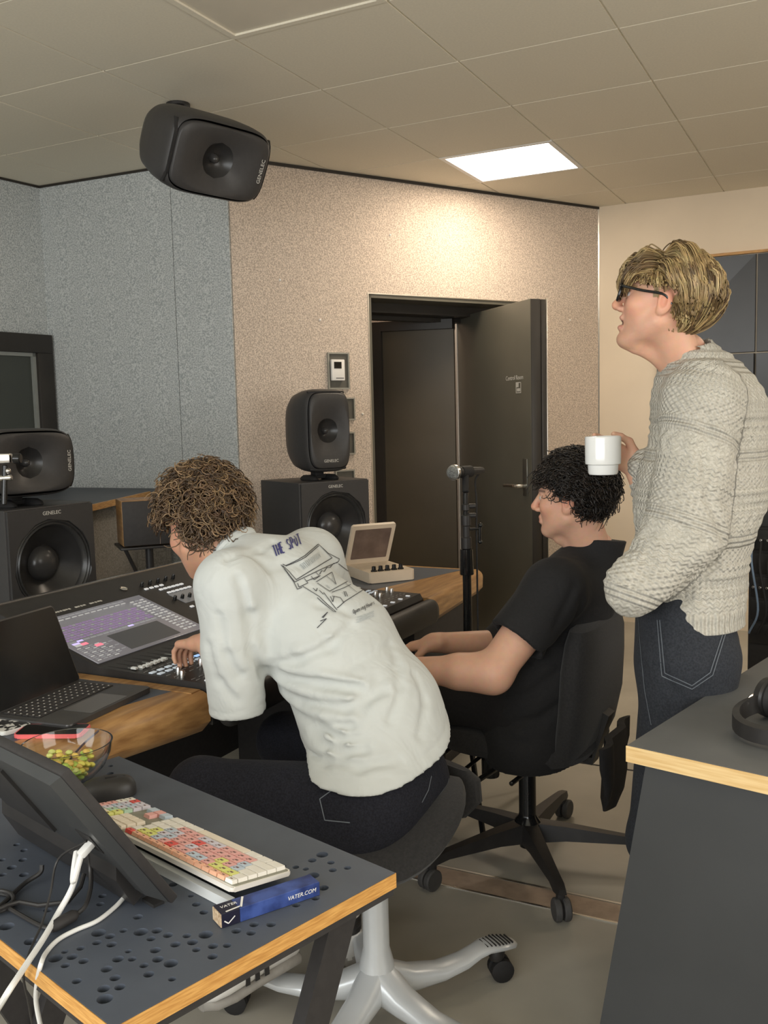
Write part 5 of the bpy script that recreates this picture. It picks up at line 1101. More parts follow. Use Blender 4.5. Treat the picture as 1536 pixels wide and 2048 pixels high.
def head_parts(c, f, up, s=1.0, skin=SKIN, hair_col=(0.05, 0.03, 0.02), mask=None, mouth=0.0, neck_to=None, neck_r=(0.056, 0.062), ear_tilt=0.15, stubble=None):
    """returns vertices, quads, colours of a head with face, ears and neck, plus its frame"""
    f = vnorm(f); l = vnorm(np.cross(up, f)); u = np.cross(f, l); R = np.stack([f, l, u])        # rows: local axes
    W = lambda x, y, z: np.asarray(c) + s * (f * x + l * y + u * z)
    nk = np.asarray(neck_to) if neck_to is not None else W(-0.02, 0, -0.22)
    pts = np.stack([W(0.14, 0.1, 0.14), W(-0.13, -0.1, -0.14), W(0.14, -0.1, -0.14), W(-0.13, 0.1, 0.14), W(-.13, .1, -.14), W(.14, .1, -.14), W(.14, -.1, .14), W(-.13, -.1, .14), nk + 0.09, nk - 0.09])
    F = Field(pts.min(0), pts.max(0), 0.0026)
    E = lambda x, y, z, r: F.elli(W(x, y, z), np.array(r) * s, R)
    C = lambda a, b, ra, rb: F.cone(W(*a), W(*b), ra * s, rb * s)
    F.add(E(-0.014, 0, 0.036, (0.098, 0.077, 0.087)))
    F.add(E(0.030, 0, -0.030, (0.062, 0.061, 0.082)), 0.03)
    F.add(C((0.060, 0, -0.092 - mouth), (0.070, 0, -0.100 - mouth), 0.024, 0.018), 0.022)
    for y in (-1, 1):
        F.add(C((-0.004, y * 0.056, -0.055), (0.058, y * 0.016, -0.102 - mouth), 0.016, 0.014), 0.028)
        F.add(E(0.058, y * 0.044, -0.022, (0.022, 0.018, 0.020)), 0.025)
    F.add(C((0.082, -0.030, 0.020), (0.082, 0.030, 0.020), 0.010, 0.010), 0.016)
    for y in (-1, 1): F.sub(E(0.097, y * 0.032, 0.002, (0.014, 0.018, 0.012)), 0.010)
    for y in (-1, 1): F.add(E(0.0765, y * 0.031, 0.001, (0.0125, 0.0125, 0.0125)), 0.004)
    F.add(C((0.090, 0, 0.014), (0.113, 0, -0.028), 0.007, 0.0105), 0.010)
    F.add(E(0.108, 0, -0.034, (0.012, 0.012, 0.009)), 0.008)
    for y in (-1, 1): F.add(E(0.098, y * 0.0125, -0.038, (0.010, 0.007, 0.007)), 0.006)
    F.add(C((0.088, -0.016, -0.060), (0.088, 0.016, -0.060), 0.0065, 0.0065), 0.008)
    F.add(C((0.086, -0.015, -0.074 - mouth), (0.086, 0.015, -0.074 - mouth), 0.0070, 0.0070), 0.008)
    F.sub(C((0.098, -0.020, -0.0668 - mouth / 2), (0.098, 0.020, -0.0668 - mouth / 2), 0.0030 + mouth * 0.42, 0.0030 + mouth * 0.42), 0.004)
    er = vnorm((-math.sin(ear_tilt), 0, math.cos(ear_tilt)))
    for y in (-1, 1):
        F.add(E(-0.012, y * 0.077, -0.004, (0.019, 0.009, 0.031)), 0.006); F.add(E(-0.006, y * 0.075, -0.028, (0.011, 0.007, 0.012)), 0.006)
        F.sub(E(-0.008, y * 0.087, -0.004, (0.0105, 0.009, 0.019)), 0.003)
    F.add(F.cone(W(-0.022, 0, -0.045), nk, neck_r[0] * s, neck_r[1] * s), 0.03)
    F.add(F.cone(W(0.030, 0, -0.130), nk + f * 0.03, 0.012 * s, 0.010 * s), 0.03)
    V, Q = F.net(); loc = (V - c) @ R.T / s; x, y, z = loc.T
    col = np.tile(skin, (len(V), 1)).astype(float)
    def blend(w, cc): nonlocal col; w = np.clip(w, 0, 1)[:, None]; col = col * (1 - w) + np.array(cc) * w
    g = lambda x0, y0, z0, r: np.exp(-(((x - x0) / r) ** 2 + ((np.abs(y) - y0) / r) ** 2 + ((z - z0) / r) ** 2))
    blend(0.5 * g(0.06, 0.045, -0.03, 0.03), skin * np.array([1.12, 0.78, 0.72]))
    blend(0.6 * g(0.115, 0, -0.03, 0.018), skin * np.array([1.1, 0.76, 0.7]))
    blend(0.6 * g(-0.012, 0.082, 0.0, 0.03), skin * np.array([1.1, 0.72, 0.66]))
    lip = np.exp(-((np.abs(z + 0.066 + mouth / 2) - 0.006 - mouth * 0.5) / 0.006) ** 2) * (x > 0.080) * (np.abs(y) < 0.022)
    blend(0.75 * lip, (0.50, 0.17, 0.14))
    if mouth > 0: blend(((np.abs(z + 0.0668 + mouth / 2) < mouth * 0.45) & (x < 0.090) & (x > 0.07) & (np.abs(y) < 0.02)).astype(float), (0.12, 0.03, 0.03))
    brow = np.exp(-((z - 0.0225 + 0.15 * (np.abs(y) - 0.03) ** 2 * 10) / 0.004) ** 2) * (x > 0.06) * (np.abs(y) > 0.012) * (np.abs(y) < 0.05)
    blend(0.8 * brow, np.array(hair_col) * 1.2)
    if stubble is not None: blend(stubble * np.clip((-(z + 0.045)) / 0.03, 0, 1) * (z > -0.135) * np.clip((x + 0.0) / 0.03, 0, 1), skin * 0.55)
    # eyes
    for sy in (-1, 1):
        eye = np.linalg.norm(loc - np.array([0.0765, sy * 0.031, 0.001]), axis=1) < 0.0138
        blend((eye & (x > 0.081) & (np.abs(z - 0.001) < 0.0052)).astype(float), (0.60, 0.56, 0.52))
        blend((eye & (np.hypot(y - sy * 0.031, z - 0.001) < 0.0050)).astype(float), (0.05, 0.04, 0.035))
    if mask is not None: blend(mask(x, y, z) * (np.linalg.norm((loc - np.array([-0.014, 0, 0.036])) / np.array([0.098, 0.077, 0.087]), axis=1) < 1.10), hair_col)
    return V, Q, col, (np.asarray(c), R, W)

def strands(paths, radii, cols, sides=4):
    """tapered hair tubes: paths (S,n,3), radii (S,n), cols (S,3)"""
    S, n, _ = paths.shape; t = np.gradient(paths, axis=1); t /= np.linalg.norm(t, axis=2, keepdims=True) + 1e-9
    ref = np.where(np.abs(t[..., 2:3]) < 0.9, np.array([0, 0, 1.0]), np.array([1.0, 0, 0])); x = np.cross(ref, t); x /= np.linalg.norm(x, axis=2, keepdims=True) + 1e-9; y = np.cross(t, x)
    an = 2 * np.pi * np.arange(sides) / sides
    V = paths[:, :, None] + radii[:, :, None, None] * (x[:, :, None] * np.cos(an)[:, None] + y[:, :, None] * np.sin(an)[:, None])
    base = (np.arange(S) * n * sides)[:, None, None] + (np.arange(n - 1) * sides)[None, :, None]; k = np.arange(sides); k2 = (k + 1) % sides
    Q = np.stack([base + k, base + k2, base + sides + k2, base + sides + k], -1).reshape(-1, 4)
    return V.reshape(-1, 3), Q, np.repeat(cols, n * sides, axis=0)
def curly_hair(fr, s, vol_c, vol_r, allow, N, seed, length, rad, cols, curl_r=0.010, turns=2.2, droop=0.4):
    c, R, W = fr; rg = np.random.default_rng(seed); d = rg.normal(size=(N * 4, 3)); d /= np.linalg.norm(d, axis=1, keepdims=True)
    root = np.array([-0.014, 0, 0.036]) + d * np.array([0.096, 0.075, 0.086])
    ok = allow(root[:, 0], root[:, 1], root[:, 2]); d = d[ok][:N]; root = root[ok][:N]; S = len(d); n = 18; t = np.linspace(0, 1, n)
    out = np.array(vol_c) + d * np.array(vol_r); L = length * rg.uniform(0.6, 1.15, S)
    dirn = out - root; dist = np.linalg.norm(dirn, axis=1, keepdims=True); dirn /= dist
    reach = np.minimum(L[:, None], dist * rg.uniform(0.75, 1.08, (S, 1)))
    sw = rg.normal(size=(S, 3)) * 0.5; sw -= dirn * (sw * dirn).sum(1, keepdims=True); sw[:, 2] -= droop
    ax = root[:, None] + dirn[:, None] * (reach * 1.0)[:, None] * (np.sin(t * np.pi / 2) ** 0.8)[None, :, None] + sw[:, None] * (0.035 * t ** 2)[None, :, None]
    e1_ = np.cross(dirn, rg.normal(size=(S, 3))); e1_ /= np.linalg.norm(e1_, axis=1, keepdims=True); e2_ = np.cross(dirn, e1_)
    ph = rg.uniform(0, 6.28, (S, 1)) + t[None] * 2 * np.pi * turns * rg.uniform(0.7, 1.3, (S, 1)) * rg.choice([-1, 1], (S, 1)); cr = curl_r * rg.uniform(0.6, 1.3, (S, 1)) * (0.35 + t[None])
    P = ax + e1_[:, None] * (np.cos(ph) * cr)[..., None] + e2_[:, None] * (np.sin(ph) * cr)[..., None]
    Pw = c + s * (P @ R); rr = rad * rg.uniform(0.7, 1.2, (S, 1)) * (1.0 - 0.6 * t[None] ** 2)
    cc = np.array(cols)[rg.integers(0, len(cols), S)] * rg.uniform(0.75, 1.25, (S, 1))
    return strands(Pw, rr * s, cc)

def hand_field(F, wrist, aim, palm_n, s=1.0, curls=(0.5, 0.55, 0.6, 0.65), thumb=(0.5, 0.3), side=1, spread=0.10):
    """palm and five fingers: aim = direction of the fingers, palm_n = out of the palm, side=+1 thumb towards aim x palm_n"""
    a = vnorm(aim); n = vnorm(np.asarray(palm_n) - a * np.dot(palm_n, a)); t = np.cross(a, n) * side; w = np.asarray(wrist)
    P = lambda x, y, z: w + s * (a * x + t * y + n * z)
    F.add(F.cone(P(-0.02, 0, 0), P(0.02, 0, 0), 0.024 * s, 0.025 * s, t, 1.3), 0.012)
    for y in (0.026, 0.009, -0.009, -0.026): F.add(F.cone(P(0.015, y * 0.6, 0), P(0.082, y, -0.002), 0.0155 * s, 0.0115 * s), 0.012)
    tips = []
    for i, (y, L, r) in enumerate(((0.027, 0.072, 0.0088), (0.009, 0.080, 0.0090), (-0.009, 0.074, 0.0086), (-0.026, 0.058, 0.0076))):
        base = P(0.084, y, -0.001); ang = curls[i]; th = 0.0; p = base; sp = (1.5 - i) * spread
        for k, fr_ in enumerate((0.46, 0.30, 0.24)):
            th += ang * (1.0 if k < 2 else 0.7); d = a * math.cos(th) + n * math.sin(th) + t * sp * (0.6 if k == 0 else 0.2); d = vnorm(d)
            q_ = p + d * L * fr_ * s; F.add(F.cone(p, q_, r * s * (1 - 0.07 * k), r * s * (1 - 0.07 * (k + 1))), 0.0035); p = q_
        tips.append(p)
    b0 = P(0.018, 0.024, 0.006); d = vnorm(a * math.cos(0.75) + t * math.sin(0.75) + n * thumb[0]); b1 = b0 + d * 0.040 * s; F.add(F.cone(b0, b1, 0.0145 * s, 0.0115 * s), 0.012)
    d2 = vnorm(a * 0.9 + t * 0.15 + n * (thumb[0] + thumb[1])); b2 = b1 + d2 * 0.030 * s; F.add(F.cone(b1, b2, 0.0105 * s, 0.0095 * s), 0.005)
    b3 = b2 + vnorm(a * 0.95 - t * 0.05 + n * (thumb[0] + thumb[1])) * 0.022 * s; F.add(F.cone(b2, b3, 0.0095 * s, 0.0078 * s), 0.004)
    return tips
def field_for(pts, pad, h):
    p = np.array(pts); return Field(p.min(0) - pad, p.max(0) + pad, h)
def to_local(V, o): return V - np.asarray(o)
def part(name, VQ, m, parent, origin, col=None, uv=None, **k):
    V, Q = VQ; return link(name, np_mesh(name, V - np.asarray(origin), Q, col, uv), m, parent, **k)
def shoe(parent, origin, heel, toe, zup=0.0, white=None, stripes=True, roll=0.0):
    heel = Vector(heel); toe = Vector(toe); d = (toe - heel).normalized(); L = (toe - heel).length; up = Vector((0, 0, 1)); l_ = up.cross(d).normalized(); up = d.cross(l_)
    if roll: q_ = Matrix.Rotation(roll, 3, d); l_ = q_ @ l_; up = q_ @ up
    Mx = frame(heel - Vector(origin), d, l_, up)
    def ring(x, w, z0, z1): return [(x, px_, (z0 + z1) / 2 + py_) for px_, py_ in superell(w, (z1 - z0) / 2, 20, 3)]
    so = MB().loft([ring(x * L, w, 0, h_) for x, w, h_ in ((0.0, 0.022, 0.026), (0.03, 0.032, 0.03), (0.25, 0.035, 0.03), (0.5, 0.037, 0.026), (0.75, 0.044, 0.024), (0.92, 0.038, 0.026), (1.0, 0.015, 0.03))], True, Mx)
    up_ = MB().loft([ring(x * L, w, 0.022, h_) for x, w, h_ in ((0.015, 0.022, 0.085), (0.06, 0.031, 0.10), (0.25, 0.034, 0.098), (0.42, 0.034, 0.085), (0.6, 0.037, 0.066), (0.8, 0.040, 0.052), (0.93, 0.034, 0.045), (0.985, 0.018, 0.038))], True, Mx)
    o = up_.ob('shoe', white, parent, smooth=60); so.ob('sole', pm('shoe_sole', (0.30, 0.28, 0.25), 0.7, var=0.08, scale=40), o, smooth=60)
    if stripes:
        for sx in (0.40, 0.50, 0.60):
            for sy in (-1, 1):
                MB().loft([[(L * (sx + dx) , sy * wy, zz) for dx, wy, zz in ((0, w1, z_), (0.045, w1, z_), (0.045, w1 + 0.002, z_), (0, w1 + 0.002, z_))] for z_, w1 in ((0.028, 0.0365), (0.05, 0.036), (0.064, 0.030))], True, Mx).ob('stripe', M['black'], o, smooth=None)
    MB().tube([Mx @ Vector(p) for p in [(L * 0.10 + 0.085 * L * math.cos(a) * 1.6 + 0.03, 0.026 * math.sin(a), 0.098 - 0.02 * math.cos(a) * 0.5) for a in [2 * PI * k / 16 for k in range(16)]]], 0.006, 8, True).ob('collar', M['black'], o)
    return o
# ================================================================== PEOPLE
UPZ = np.array([0, 0, 1.0])
def cloth(name, base, var=0.12, scale=300, bump=0.25, bscale=35, rough=0.85, fine=0.12):
    m = pm(name, base, rough, var=var, scale=scale, sheen=0.15 if max(base) > 0.3 else 0.03, spec=0.2); N = m.node_tree.nodes; L = m.node_tree.links; b = N['Principled BSDF']
    tc = N.new('ShaderNodeTexCoord'); n1 = N.new('ShaderNodeTexNoise'); n1.inputs['Scale'].default_value = bscale; n1.inputs['Detail'].default_value = 2; n1.inputs['Distortion'].default_value = 1.2
    n2 = N.new('ShaderNodeTexNoise'); n2.inputs['Scale'].default_value = 900
    L.new(tc.outputs['Object'], n1.inputs['Vector']); L.new(tc.outputs['Object'], n2.inputs['Vector'])
    b1 = N.new('ShaderNodeBump'); b1.inputs['Strength'].default_value = bump; b1.inputs['Distance'].default_value = 0.012; L.new(n1.outputs[0], b1.inputs['Height'])
    b2 = N.new('ShaderNodeBump'); b2.inputs['Strength'].default_value = fine; b2.inputs['Distance'].default_value = 0.001; L.new(n2.outputs[0], b2.inputs['Height']); L.new(b1.outputs[0], b2.inputs['Normal']); L.new(b2.outputs[0], b.inputs['Normal'])
    return m
denim_navy = cloth('navy_denim', (0.013, 0.0135, 0.019), 0.3, 260, 0.2, 25)
denim_grey = cloth('washed_black_denim', (0.030, 0.033, 0.040), 0.22, 220, 0.3, 25)
tee_white = cloth('white_cotton', (0.545, 0.565, 0.545), 0.015, 20, 0.5, 12)
tee_black = cloth('black_cotton', (0.020, 0.0195, 0.020), 0.08, 200, 0.3, 14)
trouser_black = cloth('black_trouser', (0.016, 0.015, 0.015), 0.1, 200, 0.2, 20)
shoe_white = pm('shoe_leather', (0.62, 0.60, 0.56), 0.55, var=0.04, scale=30)

# ------------------------------------------------------------------ A: man in the white T-shirt on the stool
OA = Vector((HS.x, HS.y, 0)); pa = thing('person', 'person with curly brown hair in a white printed T-shirt leaning over the mixing console', 'person', OA)
rsh = at(628, 1118, 2.50); lsh = at(452, 1172, 2.20); latA = vnorm(lsh - rsh)
pel = at(775, 1560, 2.20); hipL = np.array([-0.97, 1.76, 0.555]); hipR = np.array([-0.96, 1.95, 0.555]); kneeL = np.array([-1.335, 1.665, 0.575]); kneeR = np.array([-1.36, 2.06, 0.56])
ankL = np.array([-1.215, 1.81, 0.25]); ankR = np.array([-1.165, 2.02, 0.30])
neckA = at(482, 1112, 2.34); headA = at(405, 1052, 2.36)
fA = vnorm(np.array([-0.90, 0.40, -0.40]))
hairA = (0.10, 0.062, 0.034)
mA = lambda x, y, z: ((z > 0.030 - 0.55 * np.clip(-x - 0.015, 0, 1) * 4) & (x < 0.075)) | ((x < -0.022) & (z > -0.085)) | ((x < 0.02) & (z > 0.0) & (x > -0.03) & (np.abs(y) > 0.05))
maskA = lambda x, y, z: mA(x, y, z).astype(float) * (~((np.abs(y) > 0.074) & (z < 0.03) & (x > -0.035)))
hv, hq, hc, frA = head_parts(headA, fA, UPZ + 0.35 * np.array([-.9, .4, 0]), 1.0, SKIN, hairA, maskA, neck_to=neckA + np.array([0.02, -0.01, -0.03]), stubble=0.3)
# arms and hands
elL = at(475, 1392, 2.26); wrL = at(412, 1285, 2.43); elR = at(690, 1290, 2.62); wrR = np.array([-1.45, 2.25, 0.81])
F = field_for([lsh, elL, wrL, at(330, 1340, 2.6)], 0.06, 0.0034)
F.add(F.cone(lsh, elL, 0.050, 0.042)).add(F.cone(elL, wrL, 0.043, 0.027), 0.02)
aimL = vnorm(at(352, 1290, 2.53) - wrL)
hand_field(F, wrL + aimL * 0.012, aimL, vnorm(np.array([0.05, -0.1, -1.0])), 0.95, (0.62, 0.68, 0.70, 0.72), (0.7, 0.4), side=-1)
lv, lq = F.net()
F = field_for([rsh, elR, wrR, wrR + np.array([-0.16, 0, 0])], 0.06, 0.0045)
F.add(F.cone(rsh, elR, 0.050, 0.042)).add(F.cone(elR, wrR, 0.043, 0.027), 0.02); hand_field(F, wrR, (-1, 0.1, -0.15), (0, 0, -1), 0.95, side=-1)
rv, rq = F.net()
F = field_for([pel, neckA, rsh, lsh], 0.10, 0.008)
F.add(F.cone(at(735, 1430, 2.27), (rsh + lsh) / 2 - latA * 0.0 + np.array([0, 0, -0.03]), 0.07, 0.06, latA, 1.2)).add(F.cone((rsh + lsh) / 2 + np.array([0, 0, -0.03]), neckA, 0.05, 0.045), 0.04); tv, tq = F.net()
skc = lambda v: np.tile(SKIN, (len(v), 1))
V, Q, C_ = join_np([(hv, hq, hc), (lv, lq, skc(lv)), (rv, rq, skc(rv)), (tv, tq, skc(tv))])
part('body', (V, Q), M['skin'], pa, OA, C_)
allowA = lambda x, y, z: mA(x, y, z) & ~((np.abs(y) > 0.06) & (z < 0.02) & (x > -0.04)) & (z > -0.05)
v, q, cc = curly_hair(frA, 1.0, (-0.028, 0.0, 0.046), (0.135, 0.122, 0.120), allowA, 2300, 5, 0.062, 0.0025, [(0.060, 0.036, 0.020), (0.15, 0.092, 0.048), (0.26, 0.165, 0.085), (0.095, 0.056, 0.030)], 0.0095, 1.7, 0.25)
part('hair', (v, q), M['hair'], pa, OA, cc)
# jeans
F = field_for([hipL, hipR, kneeL, kneeR, ankL, ankR, pel], 0.15, 0.0075)
F.add(F.cone(hipL + [0, 0.04, 0.01], hipR - [0, 0.04, -0.01], 0.125, 0.125)).add(F.cone((hipL + hipR) / 2, (hipL + hipR) / 2 + [-0.01, 0, 0.05], 0.118, 0.11, (0, 1, 0), 1.2), 0.05)
for h_, k_, a_ in ((hipL, kneeL, ankL), (hipR, kneeR, ankR)):
    F.add(F.cone(h_, k_, 0.100, 0.072), 0.04).add(F.cone(k_, a_, 0.070, 0.052), 0.03)
F.crease([at(560, 1480, 2.08), at(566, 1540, 2.07), at(600, 1600, 2.06)], 0.008, 0.008).crease([at(540, 1490, 2.08), at(548, 1545, 2.06)], 0.008, -0.006)
for x_ in range(3): F.crease([at(640 - 40 * x_, 1560, 2.05), at(620 - 40 * x_, 1600, 2.04)], 0.010, 0.004)
part('jeans', F.net(), denim_navy, pa, OA)
seam = MB()
for pl_ in ([(905, 1535), (893, 1570), (878, 1590)], [(862, 1552), (856, 1580), (843, 1605)], [(818, 1565), (806, 1600), (785, 1628)], [(668, 1578), (640, 1600), (648, 1640), (700, 1645)]):
    pass
# T-shirt
up_c = (rsh + lsh) / 2; spine = [at(770, 1530, 2.22), at(720, 1400, 2.27), at(640, 1260, 2.32), at(560, 1170, 2.35)]
F = field_for([at(905, 1500, 2.2), at(600, 1500, 2.1), lsh, rsh, at(470, 1430, 2.2), at(520, 1060, 2.4), at(700, 1590, 2.1), at(740, 1480, 2.0), at(700, 1560, 2.02)], 0.09, 0.0056)
yl = np.array([0, -1.0, 0]); lat2 = vnorm(latA + yl * 0.6)
F.add(F.cone(at(806, 1600, 2.21), at(756, 1430, 2.26), 0.168, 0.148, yl + 0.15 * np.array([1, 0, 0]), 1.18))
F.add(F.cone(hipL + [0, 0.04, 0.01], hipR - [0, 0.04, -0.01], 0.142, 0.142), 0.05).add(F.cone(hipL, hipL + (kneeL - hipL) * 0.12, 0.112, 0.108), 0.04)
F.add(F.cone(at(735, 1430, 2.25), at(665, 1290, 2.31), 0.145, 0.128, lat2, 1.28), 0.06)
F.add(F.cone(at(665, 1290, 2.31), at(575, 1185, 2.34), 0.128, 0.100, latA, 1.35), 0.06)
F.add(F.cone(lsh + latA * -0.03, rsh + latA * 0.03, 0.080, 0.080), 0.06)
F.add(F.cone(at(560, 1150, 2.34), neckA + 0.2 * (neckA - up_c), 0.075, 0.060), 0.05)
slv_end = at(478, 1452, 2.24)
F.add(F.cone(lsh, at(466, 1300, 2.21), 0.070, 0.071), 0.045).add(F.cone(at(466, 1300, 2.21), slv_end, 0.071, 0.066), 0.02)
F.add(F.cone(rsh, at(670, 1230, 2.60), 0.075, 0.075), 0.045)
# hem, sleeve and neck openings
arm_d = vnorm(slv_end - at(466, 1300, 2.21)); hem_n = vnorm(at(762, 1590, 2.2) - at(715, 1400, 2.27))
cut = np.maximum(F.plane(at(475, 1424, 2.23), arm_d + np.array([0.0, 0.0, -0.3]) * 0.2), -(F.plane(at(540, 1330, 2.2), -CAM_R[0])))
near_sleeve = F.cone(lsh, slv_end, 0.10, 0.10)
F.d = np.where(near_sleeve < 0, np.maximum(F.d, F.plane(at(475, 1424, 2.23), arm_d)), F.d)
F.sub(F.cone(elL + arm_d * -0.06, elL + arm_d * 0.12, 0.052, 0.060))
hem_plane = F.plane(at(762, 1476, 2.2), (-0.09, 0.20, -1.0))
_h = np.clip(0.5 - 0.5 * (hem_plane - F.d) / 0.008, 0, 1); F.d = np.where(near_sleeve < 0.01, F.d, hem_plane * (1 - _h) + F.d * _h + 0.008 * _h * (1 - _h))
F.sub(F.cone(neckA + 0.10 * vnorm(neckA - up_c) * 0.35, neckA + 0.16 * vnorm(neckA - up_c), 0.057, 0.075), 0.003)
# folds: from the armpit across the back, at the waist, at the shoulder
zt = lambda x, y, t_: at(x, y, t_)
def surf(x, y, dmax=2.7, d0=1.9):
    """march a view ray onto the current cloth field"""
    o = np.array([0, 0, HC]); d = CAM_R.T @ np.array([(x - 768) / FPX, (1024 - y) / FPX, 1.0]); 
    G = F.d.reshape(F.n)
    for t_ in np.arange(d0, dmax, 0.004):
        i = np.round((o + d * t_ - F.lo) / F.h).astype(int)
        if (i >= 0).all() and (i < F.n).all() and G[tuple(i)] < 0: return o + d * t_
    return o + d * 2.25
FOLDS = [([(528, 1345), (560, 1350), (640, 1365), (720, 1378)], 0.013, 0.010), ([(530, 1335), (590, 1320), (660, 1290), (700, 1250)], 0.016, 0.007), ([(535, 1360), (600, 1400), (690, 1415), (770, 1380)], 0.014, 0.007), ([(560, 1400), (640, 1450), (700, 1450)], 0.014, 0.006),
         ([(625, 1462), (650, 1490), (690, 1505), (730, 1500)], 0.011, 0.006), ([(640, 1455), (680, 1478), (730, 1478)], 0.010, 0.005), ([(600, 1480), (650, 1520), (720, 1535), (800, 1520)], 0.013, 0.006), ([(720, 1420), (760, 1360), (800, 1330)], 0.014, 0.006), ([(780, 1440), (800, 1370), (790, 1310)], 0.012, 0.005), ([(840, 1470), (850, 1400), (830, 1350)], 0.013, 0.005), ([(700, 1330), (780, 1290)], 0.015, 0.004),
         ([(480, 1160), (500, 1230), (505, 1300), (520, 1340)], 0.014, 0.008), ([(440, 1230), (455, 1310), (480, 1350)], 0.012, 0.006), ([(420, 1290), (440, 1360), (470, 1400)], 0.011, 0.005), ([(500, 1110), (540, 1135), (600, 1130)], 0.012, 0.005), ([(455, 1120), (520, 1100), (545, 1085)], 0.010, 0.005), ([(640, 1210), (700, 1225), (750, 1200)], 0.014, 0.004)]
for pl_, w_, dp_ in FOLDS:
    p3 = [surf(*p_) for p_ in pl_]; dp_ *= 1.6; F.crease(p3, w_, dp_)
    off = [p_ + np.array([0.004, 0.002, 0.016]) for p_ in p3]; F.crease(off, w_ * 0.9, -dp_ * 0.55)
hem_r = F.P  # stitched hem: shallow groove parallel to the edge
F.d = F.d + 0.0022 * np.exp(-((hem_plane + 0.024) / 0.0035) ** 2) * (near_sleeve > 0.01)
F.d = F.d + 0.0020 * np.exp(-((F.plane(at(475, 1424, 2.23), arm_d) + 0.022) / 0.0035) ** 2) * (near_sleeve < 0)
tee = F.net(); shirtA = part('t_shirt', tee, tee_white, pa, OA)
# collar rib
nd_ = vnorm(neckA - up_c); cx_ = vnorm(np.cross(nd_, latA)); cp_ = neckA + nd_ * 0.022 - np.asarray(OA)
MB().tube([cp_ + (latA * math.cos(a) + cx_ * math.sin(a)) * 0.066 for a in [2 * PI * k / 28 for k in range(28)]], 0.011, 8, True).ob('collar', tee_white, shirtA)
# printed drawing, lying on the back of the shirt
bvh = BVHTree.FromPolygons([Vector(v_) for v_ in tee[0].tolist()], tee[1].tolist())
def on_cloth(x, y):
    o = Vector((0, 0, HC)); d = Vector(CAM_R.T @ np.array([(x - 768) / FPX, (1024 - y) / FPX, 1.0])).normalized()
    h_, n_, _, _ = bvh.ray_cast(o, d)
    if h_ is None: return None, None
    if n_.dot(d) > 0: n_ = -n_
    return h_, n_
def ink(strokes, w, name, m):
    b = MB()
    for st_ in strokes:
        pts = []
        for (x0, y0), (x1, y1) in zip(st_, st_[1:]):
            k_ = max(1, int(math.hypot(x1 - x0, y1 - y0) / 4))
            pts += [(x0 + (x1 - x0) * i / k_, y0 + (y1 - y0) * i / k_) for i in range(k_)]
        pts.append(st_[-1]); H = [on_cloth(*p_) for p_ in pts]
        for (h0, n0), (h1, n1) in zip(H, H[1:]):
            if h0 is None or h1 is None or (h1 - h0).length > 0.03 or (h1 - h0).length < 1e-5: continue
            sd = (h1 - h0).cross(n0).normalized() * w / 2; e_ = 0.0022; oo = Vector(OA)
            b.add([h0 + sd + n0 * e_ - oo, h0 - sd + n0 * e_ - oo, h1 - sd + n1 * e_ - oo, h1 + sd + n1 * e_ - oo], [(0, 1, 2, 3)])
    if b.v: b.ob(name, m, shirtA, smooth=None, kind='stuff')
z8 = lambda pts: [(530 + x_ * 320 / 1536, 1040 + y_ * 220 / 1056) for x_, y_ in pts]
navy = pm('navy_ink', (0.045, 0.045, 0.16), 0.8, var=0.1, scale=100); blk = pm('black_ink', (0.05, 0.05, 0.055), 0.8, var=0.1, scale=100); gri = pm('grey_ink', (0.42, 0.45, 0.45), 0.8, var=0.1, scale=100)
GL = {'T': [[(0, 1), (1, 1)], [(.5, 1), (.5, 0)]], 'H': [[(0.05, 1), (0.05, 0)], [(.95, 1), (.95, 0)], [(.05, .5), (.95, .5)]], 'E': [[(.9, 1), (.1, 1), (.1, 0), (.9, 0)], [(.1, .52), (.75, .52)]], 'S': [[(.9, .85), (.5, 1), (.1, .8), (.2, .58), (.8, .42), (.9, .18), (.5, 0), (.1, .15)]],
      'P': [[(.1, 0), (.1, 1), (.7, 1), (.9, .8), (.7, .5), (.1, .5)]], 'O': [[(.5, 1), (.1, .75), (.1, .25), (.5, 0), (.9, .25), (.9, .75), (.5, 1)]], 'p': [[(.1, -.35), (.1, .55), (.7, .55), (.9, .3), (.6, .02), (.1, .1)]], 'e': [[(.1, .3), (.9, .32), (.7, .58), (.3, .55), (.1, .25), (.4, 0), (.9, .1)]], 'n': [[(.1, 0), (.1, .58)], [(.1, .4), (.5, .6), (.85, .4), (.85, 0)]], 'i': [[(.5, 0), (.5, .55)]], 'g': [[(.85, .5), (.4, .6), (.1, .3), (.4, .02), (.85, .2)], [(.85, .58), (.85, -.2), (.4, -.38)]],
      'o': [[(.5, .58), (.1, .3), (.5, 0), (.9, .3), (.5, .58)]], 'u': [[(.1, .55), (.15, .1), (.6, .02), (.85, .3)], [(.85, .55), (.85, 0)]], 'r': [[(.1, 0), (.1, .55)], [(.1, .35), (.6, .58)]], 's': [[(.8, .5), (.3, .58), (.25, .38), (.75, .2), (.6, .02), (.15, .08)]]}
def write(txt, o, r, u):
    return [z8([(o[0] + (i + 0.74 * x_) * r[0] + y_ * u[0], o[1] + (i + 0.74 * x_) * r[1] + y_ * u[1]) for x_, y_ in st_]) for i, ch in enumerate(txt) for st_ in GL.get(ch, [])]
ink(write('THE SPOT', (98, 356), (33, -16), (-32, -96)), 0.0036, 'shirt_lettering', navy)
ink(write('Opening', (848, 908), (17, -8), (-8, -44)) + write('Hours', (975, 850), (16, -8), (-8, -40)), 0.0013, 'shirt_lettering', blk)
